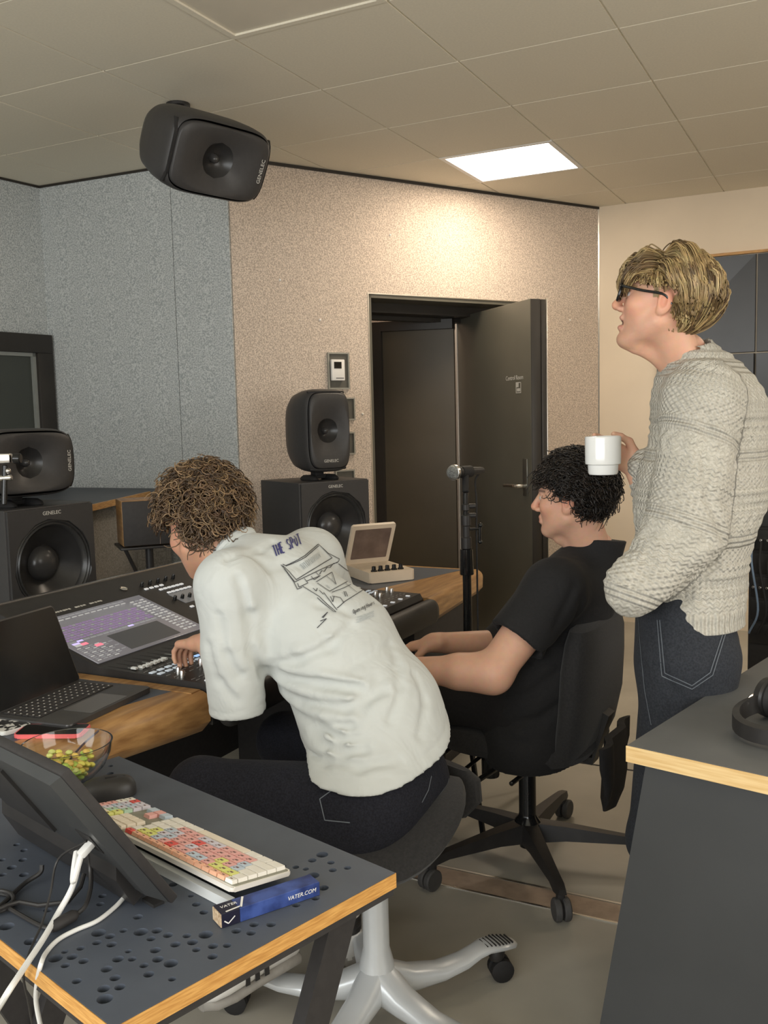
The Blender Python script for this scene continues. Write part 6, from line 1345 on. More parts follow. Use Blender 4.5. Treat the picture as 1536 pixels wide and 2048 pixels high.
ink([z8(s_) for s_ in ([(165, 425), (195, 440), (375, 350), (510, 235), (600, 320), (710, 375), (700, 400), (300, 590), (285, 600), (150, 430)], [(195, 445), (380, 365), (515, 250)], [(300, 575), (640, 365), (515, 240)], [(165, 440), (230, 500), (300, 580)], [(180, 470), (270, 590), (310, 670), (355, 650)],
     [(310, 610), (325, 650), (410, 610), (375, 565)], [(440, 545), (470, 580), (520, 545), (480, 500)], [(520, 530), (540, 490), (565, 500), (590, 460), (620, 460), (650, 420), (690, 410)], [(400, 590), (530, 540)], [(490, 600), (640, 505), (680, 625)], [(500, 610), (620, 690), (790, 595)], [(590, 545), (680, 620)],
     [(700, 420), (910, 580), (750, 660), (640, 700)], [(770, 610), (880, 700)], [(360, 640), (520, 740), (680, 890), (650, 880), (500, 750)], [(560, 700), (690, 870)], [(640, 735), (720, 750), (755, 800)], [(690, 850), (760, 790), (950, 670)], [(755, 690), (770, 740)], [(770, 690), (790, 740)], [(545, 940), (600, 890), (555, 945)], [(500, 1040), (590, 950), (530, 975)], [(625, 740), (650, 790), (660, 740)], [(460, 660), (490, 690), (500, 660)], [(520, 680), (560, 720)])], 0.0018, 'shirt_drawing', blk)
ink([z8([(330 + k * 14, 430 - k * 9), (375 + k * 12, 480 - k * 9)]) for k in range(14)] + [z8([(880, 940 + k * 22), (930, 925 + k * 20), (1040, 880 + k * 22)]) for k in range(3)] + [z8([(590, 630), (620, 660)]), z8([(640, 560), (655, 580)])], 0.0026, 'shirt_shading', gri)
# jeans stitching on the seat
sh0, sh1 = atz(592, 1918, 0.112), atz(402, 2022, 0.112); shA = shoe(pa, OA, tuple(sh0), tuple(sh1), white=shoe_white)
shoe(pa, OA, (-1.135, 1.995, 0.012), (-1.30, 2.20, 0.006), white=shoe_white)
sk_ = MB().lathe([(0, 0.03), (0.036, 0.03), (0.034, 0.10), (0.037, 0.16), (0.042, 0.24), (0.044, 0.29), (0, 0.29)], 20, T(*(Vector((-1.163, 2.018, 0)) - OA))).ob('sock', shoe_white, pa)
MB().lathe([(0.036, 0.095), (0.0385, 0.098), (0.0385, 0.108), (0.0375, 0.110), (0.0385, 0.112), (0.0385, 0.124), (0.0375, 0.126), (0.039, 0.128), (0.039, 0.136), (0.037, 0.138)], 20, T(*(Vector((-1.163, 2.018, 0)) - OA))).ob('sock_band', M['black'], sk_)
sl_ = Vector(ankL) - OA; MB().cyl(Vector(sh0) * 0.82 + Vector(sh1) * 0.18 - OA + Vector((0, 0, 0.06)), sl_ + Vector((0, 0, 0.02)), 0.036, 0.042).ob('sock', shoe_white, pa)

# ------------------------------------------------------------------ B: man in the black T-shirt on the office chair
OB = Vector((HB.x, HB.y, 0)); pb_ = thing('person', 'person with dark curly hair in a black T-shirt seated on the office chair', 'person', OB)
fB = vnorm(np.array([-1.0, -0.03, 0.0])); lB = vnorm(np.cross(UPZ, fB)); SKB = np.array([0.70, 0.40, 0.275])
earB = at(1136, 1006, 2.74); fh = vnorm(np.array([-1.0, -0.02, 0.03])); lh = vnorm(np.cross(UPZ, fh)); headB = earB + fh * 0.012 * 0.98 - lh * 0.077 * 0.98 + UPZ * 0.006
neckB = at(1196, 1092, 2.84)
hairB = (0.016, 0.012, 0.010)
mB_ = lambda x, y, z: ((z > 0.042 - 0.5 * np.clip(-x - 0.01, 0, 1) * 4) & (x < 0.075)) | ((x < -0.03) & (z > -0.075)) | ((x < 0.018) & (z > -0.005) & (x > -0.03) & (np.abs(y) > 0.05))
maskB = lambda x, y, z: mB_(x, y, z).astype(float) * (~((np.abs(y) > 0.074) & (z < 0.03) & (x > -0.035)))
hv, hq, hc, frB = head_parts(headB, fh, UPZ, 0.98, SKB, hairB, maskB, neck_to=neckB + np.array([-0.015, 0, -0.03]), neck_r=(0.062, 0.062), stubble=0.12)
shLB = at(1108, 1182, 2.66); shRB = shLB - lB * 0.40; elLB = at(985, 1346, 2.60); wrLB = at(800, 1338, 2.66); elRB = at(1010, 1290, 3.02); wrRB = at(868, 1285, 2.93)
F = field_for([shLB, elLB, wrLB, at(740, 1330, 2.66)], 0.07, 0.0042)
F.add(F.cone(shLB, elLB, 0.064, 0.052)).add(F.cone(elLB, wrLB, 0.053, 0.032), 0.03).add(F.cone(elLB, elLB + (wrLB - elLB) * 0.35, 0.050, 0.050), 0.02)
hand_field(F, wrLB, vnorm(wrLB - elLB), (0, 0, -1), 1.0, (0.35, 0.4, 0.4, 0.45), side=-1); lv, lq = F.net()
F = field_for([shRB, elRB, wrRB, wrRB + np.array([-0.17, 0, -0.05])], 0.07, 0.0042)
F.add(F.cone(shRB, elRB, 0.060, 0.050)).add(F.cone(elRB, wrRB, 0.050, 0.030), 0.03); hand_field(F, wrRB, vnorm(np.array([-1, -0.15, -0.25])), (0.2, 0, -1), 1.0, (0.45, 0.5, 0.5, 0.55), side=1); rv, rq = F.net()
pelB = at(1050, 1480, 2.84); chB = at(1165, 1170, 2.86)
F = field_for([pelB, neckB, shLB, shRB], 0.08, 0.009); F.add(F.cone(pelB * 0.6 + chB * 0.4, chB, 0.07, 0.065, lB, 1.4)).add(F.cone(chB, neckB, 0.06, 0.045), 0.03); tv, tq = F.net()
skb = lambda v: np.tile(SKB, (len(v), 1))
V, Q, C_ = join_np([(hv, hq, hc), (lv, lq, skb(lv)), (rv, rq, skb(rv)), (tv, tq, skb(tv))]); part('body', (V, Q), M['skin'], pb_, OB, C_)
allowB = lambda x, y, z: mB_(x, y, z) & ~((np.abs(y) > 0.06) & (z < 0.015) & (x > -0.04)) & (z > -0.065)
v, q, cc = curly_hair(frB, 0.98, (-0.018, 0.0, 0.046), (0.130, 0.112, 0.118), allowB, 1900, 9, 0.060, 0.0028, [(0.010, 0.008, 0.007), (0.020, 0.015, 0.012), (0.032, 0.024, 0.019)], 0.0115, 2.3, 0.25)
part('hair', (v, q), M['hair'], pb_, OB, cc)
F = field_for([pelB, neckB, shLB, shRB, at(1000, 1300, 2.58), at(1000, 1520, 2.8)], 0.14, 0.0065)
F.add(F.cone(at(1062, 1470, 2.86), at(1095, 1340, 2.88), 0.150, 0.148, lB, 1.25)).add(F.cone(at(1095, 1340, 2.88), at(1160, 1180, 2.88), 0.148, 0.115, lB, 1.45), 0.06)
F.add(F.cone(shLB - lB * 0.02, shRB + lB * 0.02, 0.085, 0.085), 0.06).add(F.cone(at(1172, 1160, 2.86), neckB + vnorm(neckB - chB) * 0.03, 0.085, 0.074), 0.05)
slB = vnorm(elLB - shLB); F.add(F.cone(shLB, shLB + slB * 0.25, 0.084, 0.088), 0.045); F.add(F.cone(shRB, elRB, 0.08, 0.08), 0.04)
cutp = at(1040, 1282, 2.6); near = F.cone(shLB + slB * 0.10, elLB, 0.11, 0.11)
F.d = np.where(near < 0, np.maximum(F.d, F.plane(cutp, slB + 0.25 * np.array([0, 0, -1]) * 0 )), F.d)
F.sub(F.cone(shLB + slB * 0.16, elLB + slB * 0.1, 0.066, 0.070)); nb = vnorm(neckB - chB)
npl = F.plane(neckB + nb * 0.022, nb + 0.30 * fB); nax = F.cone(neckB - nb * 0.05, neckB + nb * 0.2, 0.0, 0.0); F.d = np.where(nax < 0.15, np.maximum(F.d, npl), F.d)
F.sub(F.plane(pelB - UPZ * 0.045, UPZ) * -1 * -1 if False else -F.plane(pelB - UPZ * 0.06, UPZ) * -1 * -1 if False else F.plane(pelB - UPZ * 0.06, UPZ), 0.0)
for pl_, w_, dp_ in (([(1080, 1310), (1130, 1280), (1165, 1200)], 0.014, 0.010), ([(1000, 1400), (1060, 1390), (1120, 1340)], 0.016, 0.008), ([(1010, 1450), (1080, 1440), (1130, 1400)], 0.016, 0.008), ([(1110, 1250), (1150, 1170)], 0.014, 0.006), ([(1010, 1480), (1060, 1490)], 0.014, 0.006)):
    F.crease([surf(*p_, 3.1, 2.4) for p_ in pl_], w_, dp_)
teeB = part('t_shirt', F.net(), tee_black, pb_, OB)
hipLB = np.array([-0.90, 2.64, 0.53]); hipRB = np.array([-0.90, 2.86, 0.53]); knLB = np.array([-1.30, 2.60, 0.54]); knRB = np.array([-1.31, 2.86, 0.54]); anLB = np.array([-1.30, 2.66, 0.09]); anRB = np.array([-1.32, 2.92, 0.09])
F = field_for([hipLB, hipRB, knLB, knRB, anLB, anRB], 0.14, 0.009); F.add(F.cone(hipLB, hipRB, 0.125, 0.125)).add(F.cone((hipLB + hipRB) / 2, pelB, 0.125, 0.13), 0.05)
for h_, k_, a_ in ((hipLB, knLB, anLB), (hipRB, knRB, anRB)): F.add(F.cone(h_, k_, 0.098, 0.070), 0.03).add(F.cone(k_, a_, 0.068, 0.05), 0.02)
F.sub(np.maximum(F.plane((0, 0, 0.482), (0, 0, 1)), F.plane((-1.17, 0, 0), (-1, 0, 0))), 0.0)
part('trousers', F.net(), trouser_black, pb_, OB)
for a_ in (anLB, anRB): shoe(pb_, OB, (a_[0] + 0.06, a_[1], 0.004), (a_[0] - 0.21, a_[1], 0.004), white=M['black_matte'], stripes=False)

# ------------------------------------------------------------------ C: man standing with the mug
fC = vnorm(np.array([-0.988, -0.154, 0])); lC = vnorm(np.cross(UPZ, fC)); SKC = np.array([0.74, 0.42, 0.29])
hipC = at(1368, 1262, 2.37); OC = Vector((hipC[0], hipC[1], 0)); pc_ = thing('person', 'standing person with blond hair and glasses in a cream knitted sweater and dark jeans', 'person', OC)
earC = at(1331, 603, 2.20); fhC = vnorm(np.array([-0.985, -0.15, 0.26])); lhC = vnorm(np.cross(UPZ, fhC)); headC = earC + 0.92 * (fhC * 0.012 - lhC * 0.077 + UPZ * 0.004)
neckC = at(1372, 706, 2.33); hairC = (0.30, 0.20, 0.085)
mC = lambda x, y, z: ((z > 0.050) & (x < 0.082)) | ((x < -0.030) & (z > -0.105)) | ((x < 0.022) & (z > 0.002) & (np.abs(y) > 0.05)) | ((z > 0.03) & (x < 0.055))
maskC = lambda x, y, z: mC(x, y, z).astype(float) * (~((np.abs(y) > 0.074) & (z < 0.035) & (x > -0.035)))
hv, hq, hc, frC = head_parts(headC, fhC, UPZ, 0.92, SKC, hairC, maskC, mouth=0.012, neck_to=neckC + np.array([0.0, 0, -0.05]), neck_r=(0.052, 0.058), stubble=0.28)
tor = lambda x, y: at(x, y, 2.37)
shLC = tor(1402, 800) + lC * 0.185; shRC = tor(1402, 800) - lC * 0.185; elLC = at(1368, 1062, 2.20); wrLC = at(1266, 1182, 2.20); elRC = at(1335, 1075, 2.52)
mug_c = at(1206, 910, 2.40); handC = at(1250, 910, 2.46)
F = field_for([elRC, handC, mug_c], 0.07, 0.0036); aimC = vnorm(mug_c - handC)
F.add(F.cone(elRC, handC + fC * -0.03 + np.array([0, 0, -0.05]), 0.042, 0.027))
tC = vnorm(np.array([-0.2, -0.3, 1.0])); wr_ = handC - fC * 0.030 + np.array([0, 0, -0.026]) - lC * 0.012
hand_field(F, wr_, vnorm(fC * 0.9 + UPZ * 0.42), lC, 0.95, (0.42, 0.52, 0.62, 0.70), (0.35, 0.2), side=1 if np.dot(np.cross(vnorm(fC * 0.9 + UPZ * 0.42), lC), UPZ) > 0 else -1, spread=0.05)
rv, rq = F.net()
F = field_for([shLC, elLC, wrLC, hipC, neckC], 0.10, 0.009); F.add(F.cone(elLC, wrLC, 0.04, 0.028)).add(F.cone(shLC, elLC, 0.05, 0.04)).add(F.cone(hipC, tor(1395, 830), 0.10, 0.10, lC, 1.4), 0.03).add(F.cone(tor(1395, 830), neckC, 0.09, 0.05), 0.04); tv, tq = F.net()
skcC = lambda v: np.tile(SKC, (len(v), 1))
V, Q, C_ = join_np([(hv, hq, hc), (rv, rq, skcC(rv)), (tv, tq, skcC(tv))]); part('body', (V, Q), M['skin'], pc_, OC, C_)
# hair: combed locks
def combed(fr, seed, nl=620, per=10):
    c, R, W = fr; rg = np.random.default_rng(seed); n = 20
    E0 = np.array([-0.014, 0, 0.036]); ER = np.array([0.100, 0.079, 0.089]); pal = np.array([(0.50, 0.35, 0.155), (0.33, 0.22, 0.095), (0.20, 0.125, 0.055), (0.62, 0.46, 0.23), (0.14, 0.085, 0.04)])
    d = rg.normal(size=(nl * 6, 3)); d /= np.linalg.norm(d, axis=1, keepdims=True); p = E0 + d * ER; x, y, z = p.T
    ok = mC(x, y, z) & (z > -0.065) & ~((np.abs(y) > 0.06) & (z < 0.03) & (x > -0.04)); p = p[ok][:nl]; x, y, z = p.T; m = len(p)
    front = (x > 0.028) & (z > 0.06); L = np.where(front, rg.uniform(0.08, 0.13, m), rg.uniform(0.10, 0.17, m)); L = np.where(z < 0.02, rg.uniform(0.055, 0.09, m), L)
    ph = rg.uniform(0, 6.28, m); wv = rg.uniform(0.003, 0.006, m); pc = pal[rg.choice(5, size=m, p=[.3, .25, .2, .12, .13])]
    L = np.where((np.abs(y) > 0.05) & (z < 0.055) & (x > -0.045), rg.uniform(0.02, 0.04, m), L); lift = rg.uniform(0.16, 0.40, m) + np.where(z > 0.06, 0.10, 0) + np.where(x < -0.05, 0.06, 0)
    rep = lambda a_: np.repeat(a_, per, axis=0)
    front, L, ph, wv, pc, lift, y0, z0 = map(rep, (front, L, ph, wv, pc, lift, y, z)); S = m * per
    zstop = np.where(front, rg.normal(0.018, 0.012, S), rg.normal(0.036, 0.006, S)); q = rep(p) + rg.normal(size=(S, 3)) * 0.0050; L = L * rg.uniform(0.8, 1.1, S); path = [q]
    for i in range(1, n):
        t = i / (n - 1); nrm = (q - E0) / ER ** 2; nrm /= np.linalg.norm(nrm, axis=1, keepdims=True)
        fa = np.stack([np.full(S, 0.85), 0.25 * np.sign(y0), np.full(S, -0.45 - 0.6 * t)], 1)
        fb = np.stack([-0.55 - 0.25 * (z0 > 0.05) + 0.45 * t, 0.30 * np.sign(y0) * (z0 > 0.07), -0.35 - 1.0 * t - 0.5 * (z0 < 0.06)], 1)
        fl = np.where(front[:, None], fa, fb); fl = fl - nrm * (fl * nrm).sum(1, keepdims=True); fl /= np.linalg.norm(fl, axis=1, keepdims=True) + 1e-6
        q = q + fl * (L / (n - 1))[:, None]; rel = (q - E0) / ER; mm = np.linalg.norm(rel, axis=1)
        want = 1 + lift * min(1, t * 3.0) * (1 - 0.35 * t) + wv * 6 * np.sin(ph + t * 7)
        q = np.where((mm < want * 1.25)[:, None], E0 + rel / mm[:, None] * want[:, None] * ER, q); q = q + np.stack([0 * wv, wv * 0.18 * np.cos(ph + t * 8), 0 * wv], 1)
        stop = (path[-1][:, 0] > -0.038) & (path[-1][:, 2] < zstop) & (z0 > 0.0) if i > 1 else np.zeros(S, bool)
        q = np.where(stop[:, None], path[-1] + np.array([-1e-5, 0, -1e-5]), q); path.append(q)
    P = np.stack(path, 1); rr = np.tile(0.0017 * (1 - 0.75 * (np.arange(n) / (n - 1)) ** 2), (S, 1))
    return strands(c + 0.92 * (P @ R), rr, 0.82 * pc * rg.uniform(0.6, 1.35, (S, 1)))
v, q, cc = combed(frC, 11); part('hair', (v, q), M['hair'], pc_, OC, cc)
# glasses
c, R, W = frC; gl = MB(); loc_ = lambda x, y, z: Vector(W(x, y, z)) - OC
gm = M['black_gloss']
def rim(sy): return [loc_(0.1085 - 0.010 * abs(0.024 * math.cos(a)) / 0.024 * 0.3, sy * 0.034 + 0.026 * math.copysign(abs(math.cos(a)) ** 0.6, math.cos(a)), 0.001 + 0.021 * math.copysign(abs(math.sin(a)) ** 0.6, math.sin(a))) for a in [2 * PI * k / 28 for k in range(28)]]
go = MB().tube(rim(1), 0.0040, 8, True).tube(rim(-1), 0.0040, 8, True).rod(loc_(0.109, -0.008, 0.008), loc_(0.109, 0.008, 0.008), 0.0028, 0.0005, 8).ob('glasses', gm, pc_)
for sy in (-1, 1):
    MB().tube(spline([loc_(0.106, sy * 0.060, 0.014), loc_(0.098, sy * 0.0735, 0.014), loc_(0.05, sy * 0.0785, 0.012), loc_(-0.005, sy * 0.081, 0.012), loc_(-0.03, sy * 0.079, -0.008)], 5), 0.0032, 8).ob('temple_arm', gm, go)
    MB().add([loc_(0.108, sy * 0.034 + a_, 0.001 + b_) for a_, b_ in rrect(0.050, 0.040, 0.012, 4)], [tuple(range(20))]).ob('lens', pm('lens_glass', (0.95, 0.96, 0.96), 0.02, trans=1.0, ior=1.05, var=0.002, scale=3), go, smooth=None)
# sweater
F = field_for([shLC, shRC, elLC, wrLC, tor(1385, 1240), neckC, elRC, handC], 0.14, 0.0058)
prims = [(tor(1412, 818), tor(1392, 1010), 0.128, 0.138, lC, 1.38), (tor(1392, 1010), tor(1382, 1240), 0.138, 0.126, lC, 1.30)]
for p_ in prims: F.add(F.cone(*p_), 0.06)
F.add(F.cone(shLC - lC * 0.02, shRC + lC * 0.02, 0.088, 0.088), 0.07).add(F.cone(tor(1400, 775), neckC, 0.085, 0.062), 0.06)
F.add(F.cone(tor(1470, 830), tor(1480, 980), 0.07, 0.06, lC, 2.0), 0.06)
dA = F.cone(shLC, elLC, 0.086, 0.088); dB = F.cone(elLC, wrLC, 0.086, 0.062); F.add(dA, 0.030).add(dB, 0.03)
F.add(F.cone(at(1300, 1150, 2.19), at(1262, 1165, 2.19), 0.062, 0.058), 0.02)
F.add(F.cone(shRC, elRC, 0.085, 0.082), 0.03).add(F.cone(elRC, handC - fC * 0.050 + np.array([0, 0, -0.032]), 0.072, 0.046), 0.02)
F.sub(F.plane(tor(1385, 1246), (0.0, 0, 1.0)), 0.012)
nc = vnorm(neckC - tor(1400, 800)); F.sub(F.cone(neckC + nc * 0.01, neckC + nc * 0.14, 0.060, 0.085), 0.006)
# knitted relief: bands of horizontal ridges and diamonds
zz = F.P[:, 2]; ax_c = tor(1390, 1000); th_ = np.arctan2((F.P - ax_c) @ lC, -((F.P - ax_c) @ fC)); armw = np.minimum(dA, dB) < np.float32(0.004)
def alongp(P, a, b): b = np.asarray(b) - a; return (P - a) @ b / np.linalg.norm(b)
uA = alongp(F.P, shLC, elLC); band = np.where(armw, uA, -zz + 1.6)
ridge = np.sin(2 * np.pi * band / 0.022) * (np.abs(((band + 0.03) % 0.17) - 0.085) < 0.028)
F.d = F.d - (0.0030 * ridge).astype(np.float32)
dm = np.sin(2 * np.pi * (band / 0.06 + th_ * 1.6)) * np.sin(2 * np.pi * (band / 0.06 - th_ * 1.6)); F.d = F.d - (0.0026 * dm * (np.abs(((band + 0.03) % 0.17) - 0.085) > 0.035)).astype(np.float32)
for pl_, w_, dp_ in (([(1415, 830), (1410, 920), (1418, 1000), (1440, 1060)], 0.012, 0.010), ([(1440, 1060), (1425, 1130), (1370, 1190), (1330, 1225)], 0.012, 0.011), ([(1400, 1030), (1360, 1060), (1300, 1070)], 0.014, 0.008), ([(1410, 1080), (1350, 1100), (1260, 1100)], 0.014, 0.008), ([(1250, 1180), (1290, 1150), (1300, 1110)], 0.012, 0.008), ([(1500, 1100), (1450, 1110)], 0.014, 0.007), ([(1510, 1160), (1440, 1175), (1420, 1170)], 0.014, 0.007), ([(1520, 1010), (1450, 1000)], 0.014, 0.006), ([(1340, 745), (1400, 740), (1470, 760)], 0.014, 0.004)):
    F.crease([surf(*p_, 2.7, 1.95) for p_ in pl_], w_, dp_)
V, Q = F.net(); zz = V[:, 2]; rel = V - ax_c; th_ = np.arctan2(rel @ lC, -(rel @ fC))
def dseg(P, a, b): a = np.asarray(a); ba = np.asarray(b) - a; t_ = np.clip((P - a) @ ba / (ba @ ba), 0, 1); return np.linalg.norm(P - a - t_[:, None] * ba, axis=1)
aw = np.minimum(dseg(V, shLC, elLC), dseg(V, elLC, wrLC)) < 0.100
ad = vnorm(wrLC - shLC); e_ = vnorm(np.cross(ad, lC)); ra = V - shLC; tha = np.arctan2(ra @ lC, ra @ e_)
uv = np.stack([np.where(aw, tha * 0.085, th_ * 0.16), np.where(aw, ra @ ad, zz), np.clip(((tor(1385, 1246)[2] + 0.058) - zz) / 0.01, 0, 1) * (~aw)], 1)
kn_ = bpy.data.materials.new('cream_knit'); kn_.use_nodes = True; N = kn_.node_tree.nodes; L = kn_.node_tree.links; b = N['Principled BSDF']
b.inputs['Roughness'].default_value = 0.95; b.inputs['Sheen Weight'].default_value = 0.25; b.inputs['Specular IOR Level'].default_value = 0.15
at_ = N.new('ShaderNodeAttribute'); at_.attribute_name = 'knit'; sx = N.new('ShaderNodeSeparateXYZ'); L.new(at_.outputs['Vector'], sx.inputs[0])
def mth(op, a, b_=None, c_=None):
    n_ = N.new('ShaderNodeMath'); n_.operation = op
    for i, v_ in enumerate((a, b_, c_)):
        if v_ is None: continue
        if isinstance(v_, (int, float)): n_.inputs[i].default_value = v_
        else: L.new(v_, n_.inputs[i])
    return n_.outputs[0]
u_, v_ = sx.outputs[0], sx.outputs[1]; pu, pv = 0.0135, 0.0105
tri = mth('ABSOLUTE', mth('SUBTRACT', mth('FRACT', mth('DIVIDE', u_, pu)), 0.5))
st_h = mth('SINE', mth('MULTIPLY', mth('ADD', mth('DIVIDE', v_, pv), mth('MULTIPLY', tri, 1.1)), 6.2832)); col_h = mth('SINE', mth('MULTIPLY', mth('FRACT', mth('DIVIDE', u_, pu)), 3.1416))
hA_ = mth('ADD', mth('MULTIPLY', st_h, 0.5), mth('MULTIPLY', col_h, 1.3))
moss = mth('MULTIPLY', mth('SINE', mth('MULTIPLY', u_, 6.2832 / 0.017)), mth('SINE', mth('MULTIPLY', v_, 6.2832 / 0.014)))
purl = mth('ADD', mth('SINE', mth('MULTIPLY', v_, 6.2832 / 0.013)), mth('MULTIPLY', mth('SINE', mth('MULTIPLY', u_, 6.2832 / 0.008)), 0.4))
cab = mth('SINE', mth('ADD', mth('MULTIPLY', u_, 6.2832 / 0.034), mth('MULTIPLY', mth('SINE', mth('MULTIPLY', v_, 6.2832 / 0.055)), 1.4)))
sel = mth('FRACT', mth('DIVIDE', v_, 0.205)); cabw = mth('ADD', mth('MULTIPLY', cab, 0.9), mth('MULTIPLY', st_h, 0.35))
m1 = mth('LESS_THAN', sel, 0.30); m2 = mth('MULTIPLY', mth('GREATER_THAN', sel, 0.30), mth('LESS_THAN', sel, 0.46)); m3 = mth('MULTIPLY', mth('GREATER_THAN', sel, 0.46), mth('LESS_THAN', sel, 0.74)); m4 = mth('GREATER_THAN', sel, 0.74)
h1 = mth('ADD', mth('ADD', mth('MULTIPLY', m1, moss), mth('MULTIPLY', m2, purl)), mth('ADD', mth('MULTIPLY', m3, cabw), mth('MULTIPLY', m4, hA_)))
ribw = sx.outputs[2]; rib = mth('MULTIPLY', mth('SINE', mth('MULTIPLY', u_, 6.2832 / 0.0145)), 1.3)
h1 = mth('ADD', mth('MULTIPLY', h1, mth('SUBTRACT', 1.0, ribw)), mth('MULTIPLY', rib, ribw))
fz = N.new('ShaderNodeTexNoise'); fz.inputs['Scale'].default_value = 700; tcc = N.new('ShaderNodeTexCoord'); L.new(tcc.outputs['Object'], fz.inputs['Vector'])
hh = mth('ADD', h1, mth('MULTIPLY', fz.outputs[0], 0.9))
bp = N.new('ShaderNodeBump'); bp.inputs['Strength'].default_value = 1.0; bp.inputs['Distance'].default_value = 0.0048; L.new(hh, bp.inputs['Height']); L.new(bp.outputs[0], b.inputs['Normal'])
cr = N.new('ShaderNodeValToRGB'); cr.color_ramp.elements[0].position = 0.35; cr.color_ramp.elements[1].position = 0.7; cr.color_ramp.elements[0].color = (0.66, 0.62, 0.52, 1); cr.color_ramp.elements[1].color = (0.84, 0.80, 0.70, 1)
fn = N.new('ShaderNodeTexNoise'); fn.inputs['Scale'].default_value = 160; L.new(tcc.outputs['Object'], fn.inputs['Vector']); L.new(fn.outputs[0], cr.inputs[0]); L.new(cr.outputs[0], b.inputs['Base Color'])
swt = link('sweater', np_mesh('sweater', V - np.asarray(OC), Q, None, uv), kn_, pc_)
# ribbed hem
rb_ = []
hz_ = hipC[2] + 0.012
# jeans
kC = [at(1318, 1680, 2.32), at(1330, 1680, 2.52)]; hC = [hipC + lC * 0.085 - UPZ * 0.06, hipC - lC * 0.085 - UPZ * 0.06]; aC = [np.array([kC[0][0] + 0.10, kC[0][1] + 0.03, 0.10]), np.array([kC[1][0] + 0.11, kC[1][1] + 0.03, 0.10])]
F = field_for([hipC, *kC, *aC], 0.16, 0.0075); F.add(F.cone(hipC + UPZ * 0.05, hipC - UPZ * 0.07, 0.118, 0.122, lC, 1.30))
F.add(F.cone(hipC - fC * 0.055 - UPZ * 0.05 + lC * 0.07, hipC - fC * 0.05 - UPZ * 0.11 + lC * 0.07, 0.075, 0.07), 0.05).add(F.cone(hipC - fC * 0.055 - UPZ * 0.05 - lC * 0.07, hipC - fC * 0.05 - UPZ * 0.11 - lC * 0.07, 0.075, 0.07), 0.05)
for h_, k_, a_ in zip(hC, kC, aC): F.add(F.cone(h_, k_, 0.098, 0.074), 0.05).add(F.cone(k_, a_, 0.074, 0.062), 0.03)
for pl_, w_, dp_ in (([(1325, 1340), (1350, 1385), (1345, 1420)], 0.010, 0.006), ([(1250, 1300), (1290, 1340)], 0.012, 0.004), ([(1256, 1350), (1300, 1370)], 0.012, 0.004)):
    F.crease([surf(*p_, 2.7, 1.95) for p_ in pl_], w_, dp_)
jeC = F.net(); jn = part('jeans', jeC, denim_grey, pc_, OC)
bvC = BVHTree.FromPolygons([Vector(v_) for v_ in jeC[0].tolist()], jeC[1].tolist())
def stitch(strokes, w, name, m, bv, oo, par, e_=0.0015):
    b = MB()
    for st_ in strokes:
        pts = []
        for (x0, y0), (x1, y1) in zip(st_, st_[1:]): pts += [(x0 + (x1 - x0) * i / 6, y0 + (y1 - y0) * i / 6) for i in range(6)]
        pts.append(st_[-1]); H = []
        for x, y in pts:
            d = Vector(CAM_R.T @ np.array([(x - 768) / FPX, (1024 - y) / FPX, 1.0])).normalized(); h_, n_, _, _ = bv.ray_cast(Vector((0, 0, HC)), d); H.append((h_, n_ if n_ is None or n_.dot(d) < 0 else -n_))
        for (h0, n0), (h1, n1) in zip(H, H[1:]):
            if h0 is None or h1 is None or not 1e-5 < (h1 - h0).length < 0.05: continue
            sd = (h1 - h0).cross(n0).normalized() * w / 2
            b.add([h0 + sd + n0 * e_ - oo, h0 - sd + n0 * e_ - oo, h1 - sd + n1 * e_ - oo, h1 + sd + n1 * e_ - oo], [(0, 1, 2, 3)])
    if b.v: b.ob(name, m, par, smooth=None, kind='stuff')
thr = pm('denim_thread', (0.13, 0.145, 0.165), 0.8, var=0.1, scale=60)
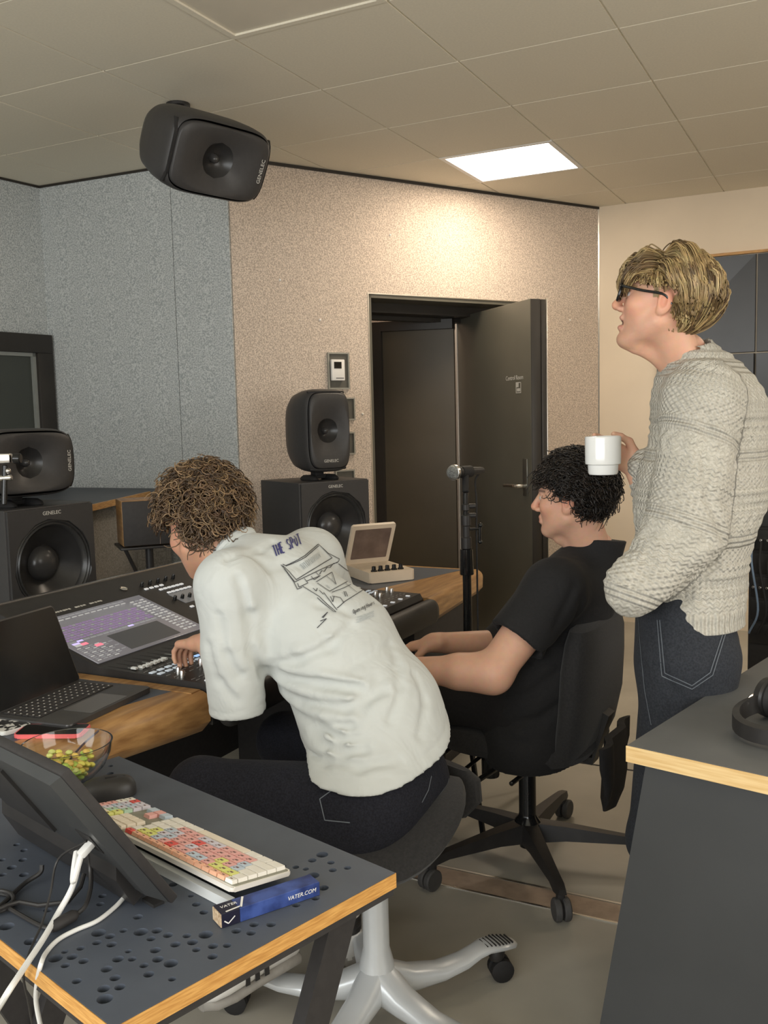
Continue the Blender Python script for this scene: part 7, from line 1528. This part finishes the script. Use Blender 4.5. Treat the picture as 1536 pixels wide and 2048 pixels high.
stitch([[(1277, 1235), (1282, 1300), (1290, 1380), (1303, 1450)], [(1315, 1240), (1324, 1352), (1384, 1378), (1425, 1350), (1452, 1262)], [(1320, 1240), (1330, 1346), (1384, 1371), (1420, 1345), (1447, 1262)], [(1235, 1246), (1272, 1243)]], 0.0022, 'stitching', thr, bvC, OC, jn)
stitch([[(905, 1530), (893, 1570), (878, 1590)], [(862, 1552), (856, 1580), (843, 1605)], [(668, 1578), (640, 1598), (650, 1640), (700, 1645)]], 0.0022, 'stitching', thr, BVHTree.FromPolygons([Vector(v_) + OA for v_ in [x.co for x in [o for o in pa.children if o.name.startswith('jeans')][0].data.vertices]], [list(p_.vertices) for p_ in [o for o in pa.children if o.name.startswith('jeans')][0].data.polygons]), OA, [o for o in pa.children if o.name.startswith('jeans')][0])
for a_ in aC: shoe(pc_, OC, tuple(np.array([a_[0], a_[1], 0.004]) - fC * 0.06), tuple(np.array([a_[0], a_[1], 0.004]) + fC * 0.21), white=M['black_matte'], stripes=False)
# ---- mug in his hand
mg = thing('mug', 'white stackable ceramic mug held by the standing person', 'mug', mug_c - np.array([0, 0, 0.049]), math.atan2(-fC[1] * 0.40 - lC[1] * 0.92, -fC[0] * 0.40 - lC[0] * 0.92))
MB().lathe([(0, 0.004), (0.028, 0.004), (0.030, 0.0), (0.035, 0.0), (0.0375, 0.005), (0.0385, 0.024), (0.0445, 0.027), (0.0450, 0.032), (0.0455, 0.092), (0.0445, 0.0965), (0.0425, 0.097), (0.041, 0.093), (0.0405, 0.035), (0.036, 0.010), (0, 0.008)], 56).ob('cup', M['white_glaze'], mg, smooth=40)
MB().tube(spline([(0.043, 0, 0.082), (0.058, 0, 0.086), (0.070, 0, 0.076), (0.071, 0, 0.056), (0.062, 0, 0.040), (0.043, 0, 0.036)], 6), 0.0055, 10).ob('handle', M['white_glaze'], mg)
MB().lathe([(0, 0.078), (0.0402, 0.078), (0.0402, 0.079), (0, 0.079)], 40).ob('coffee', pm('coffee', (0.03, 0.015, 0.008), 0.1, var=0.1, scale=20), mg)
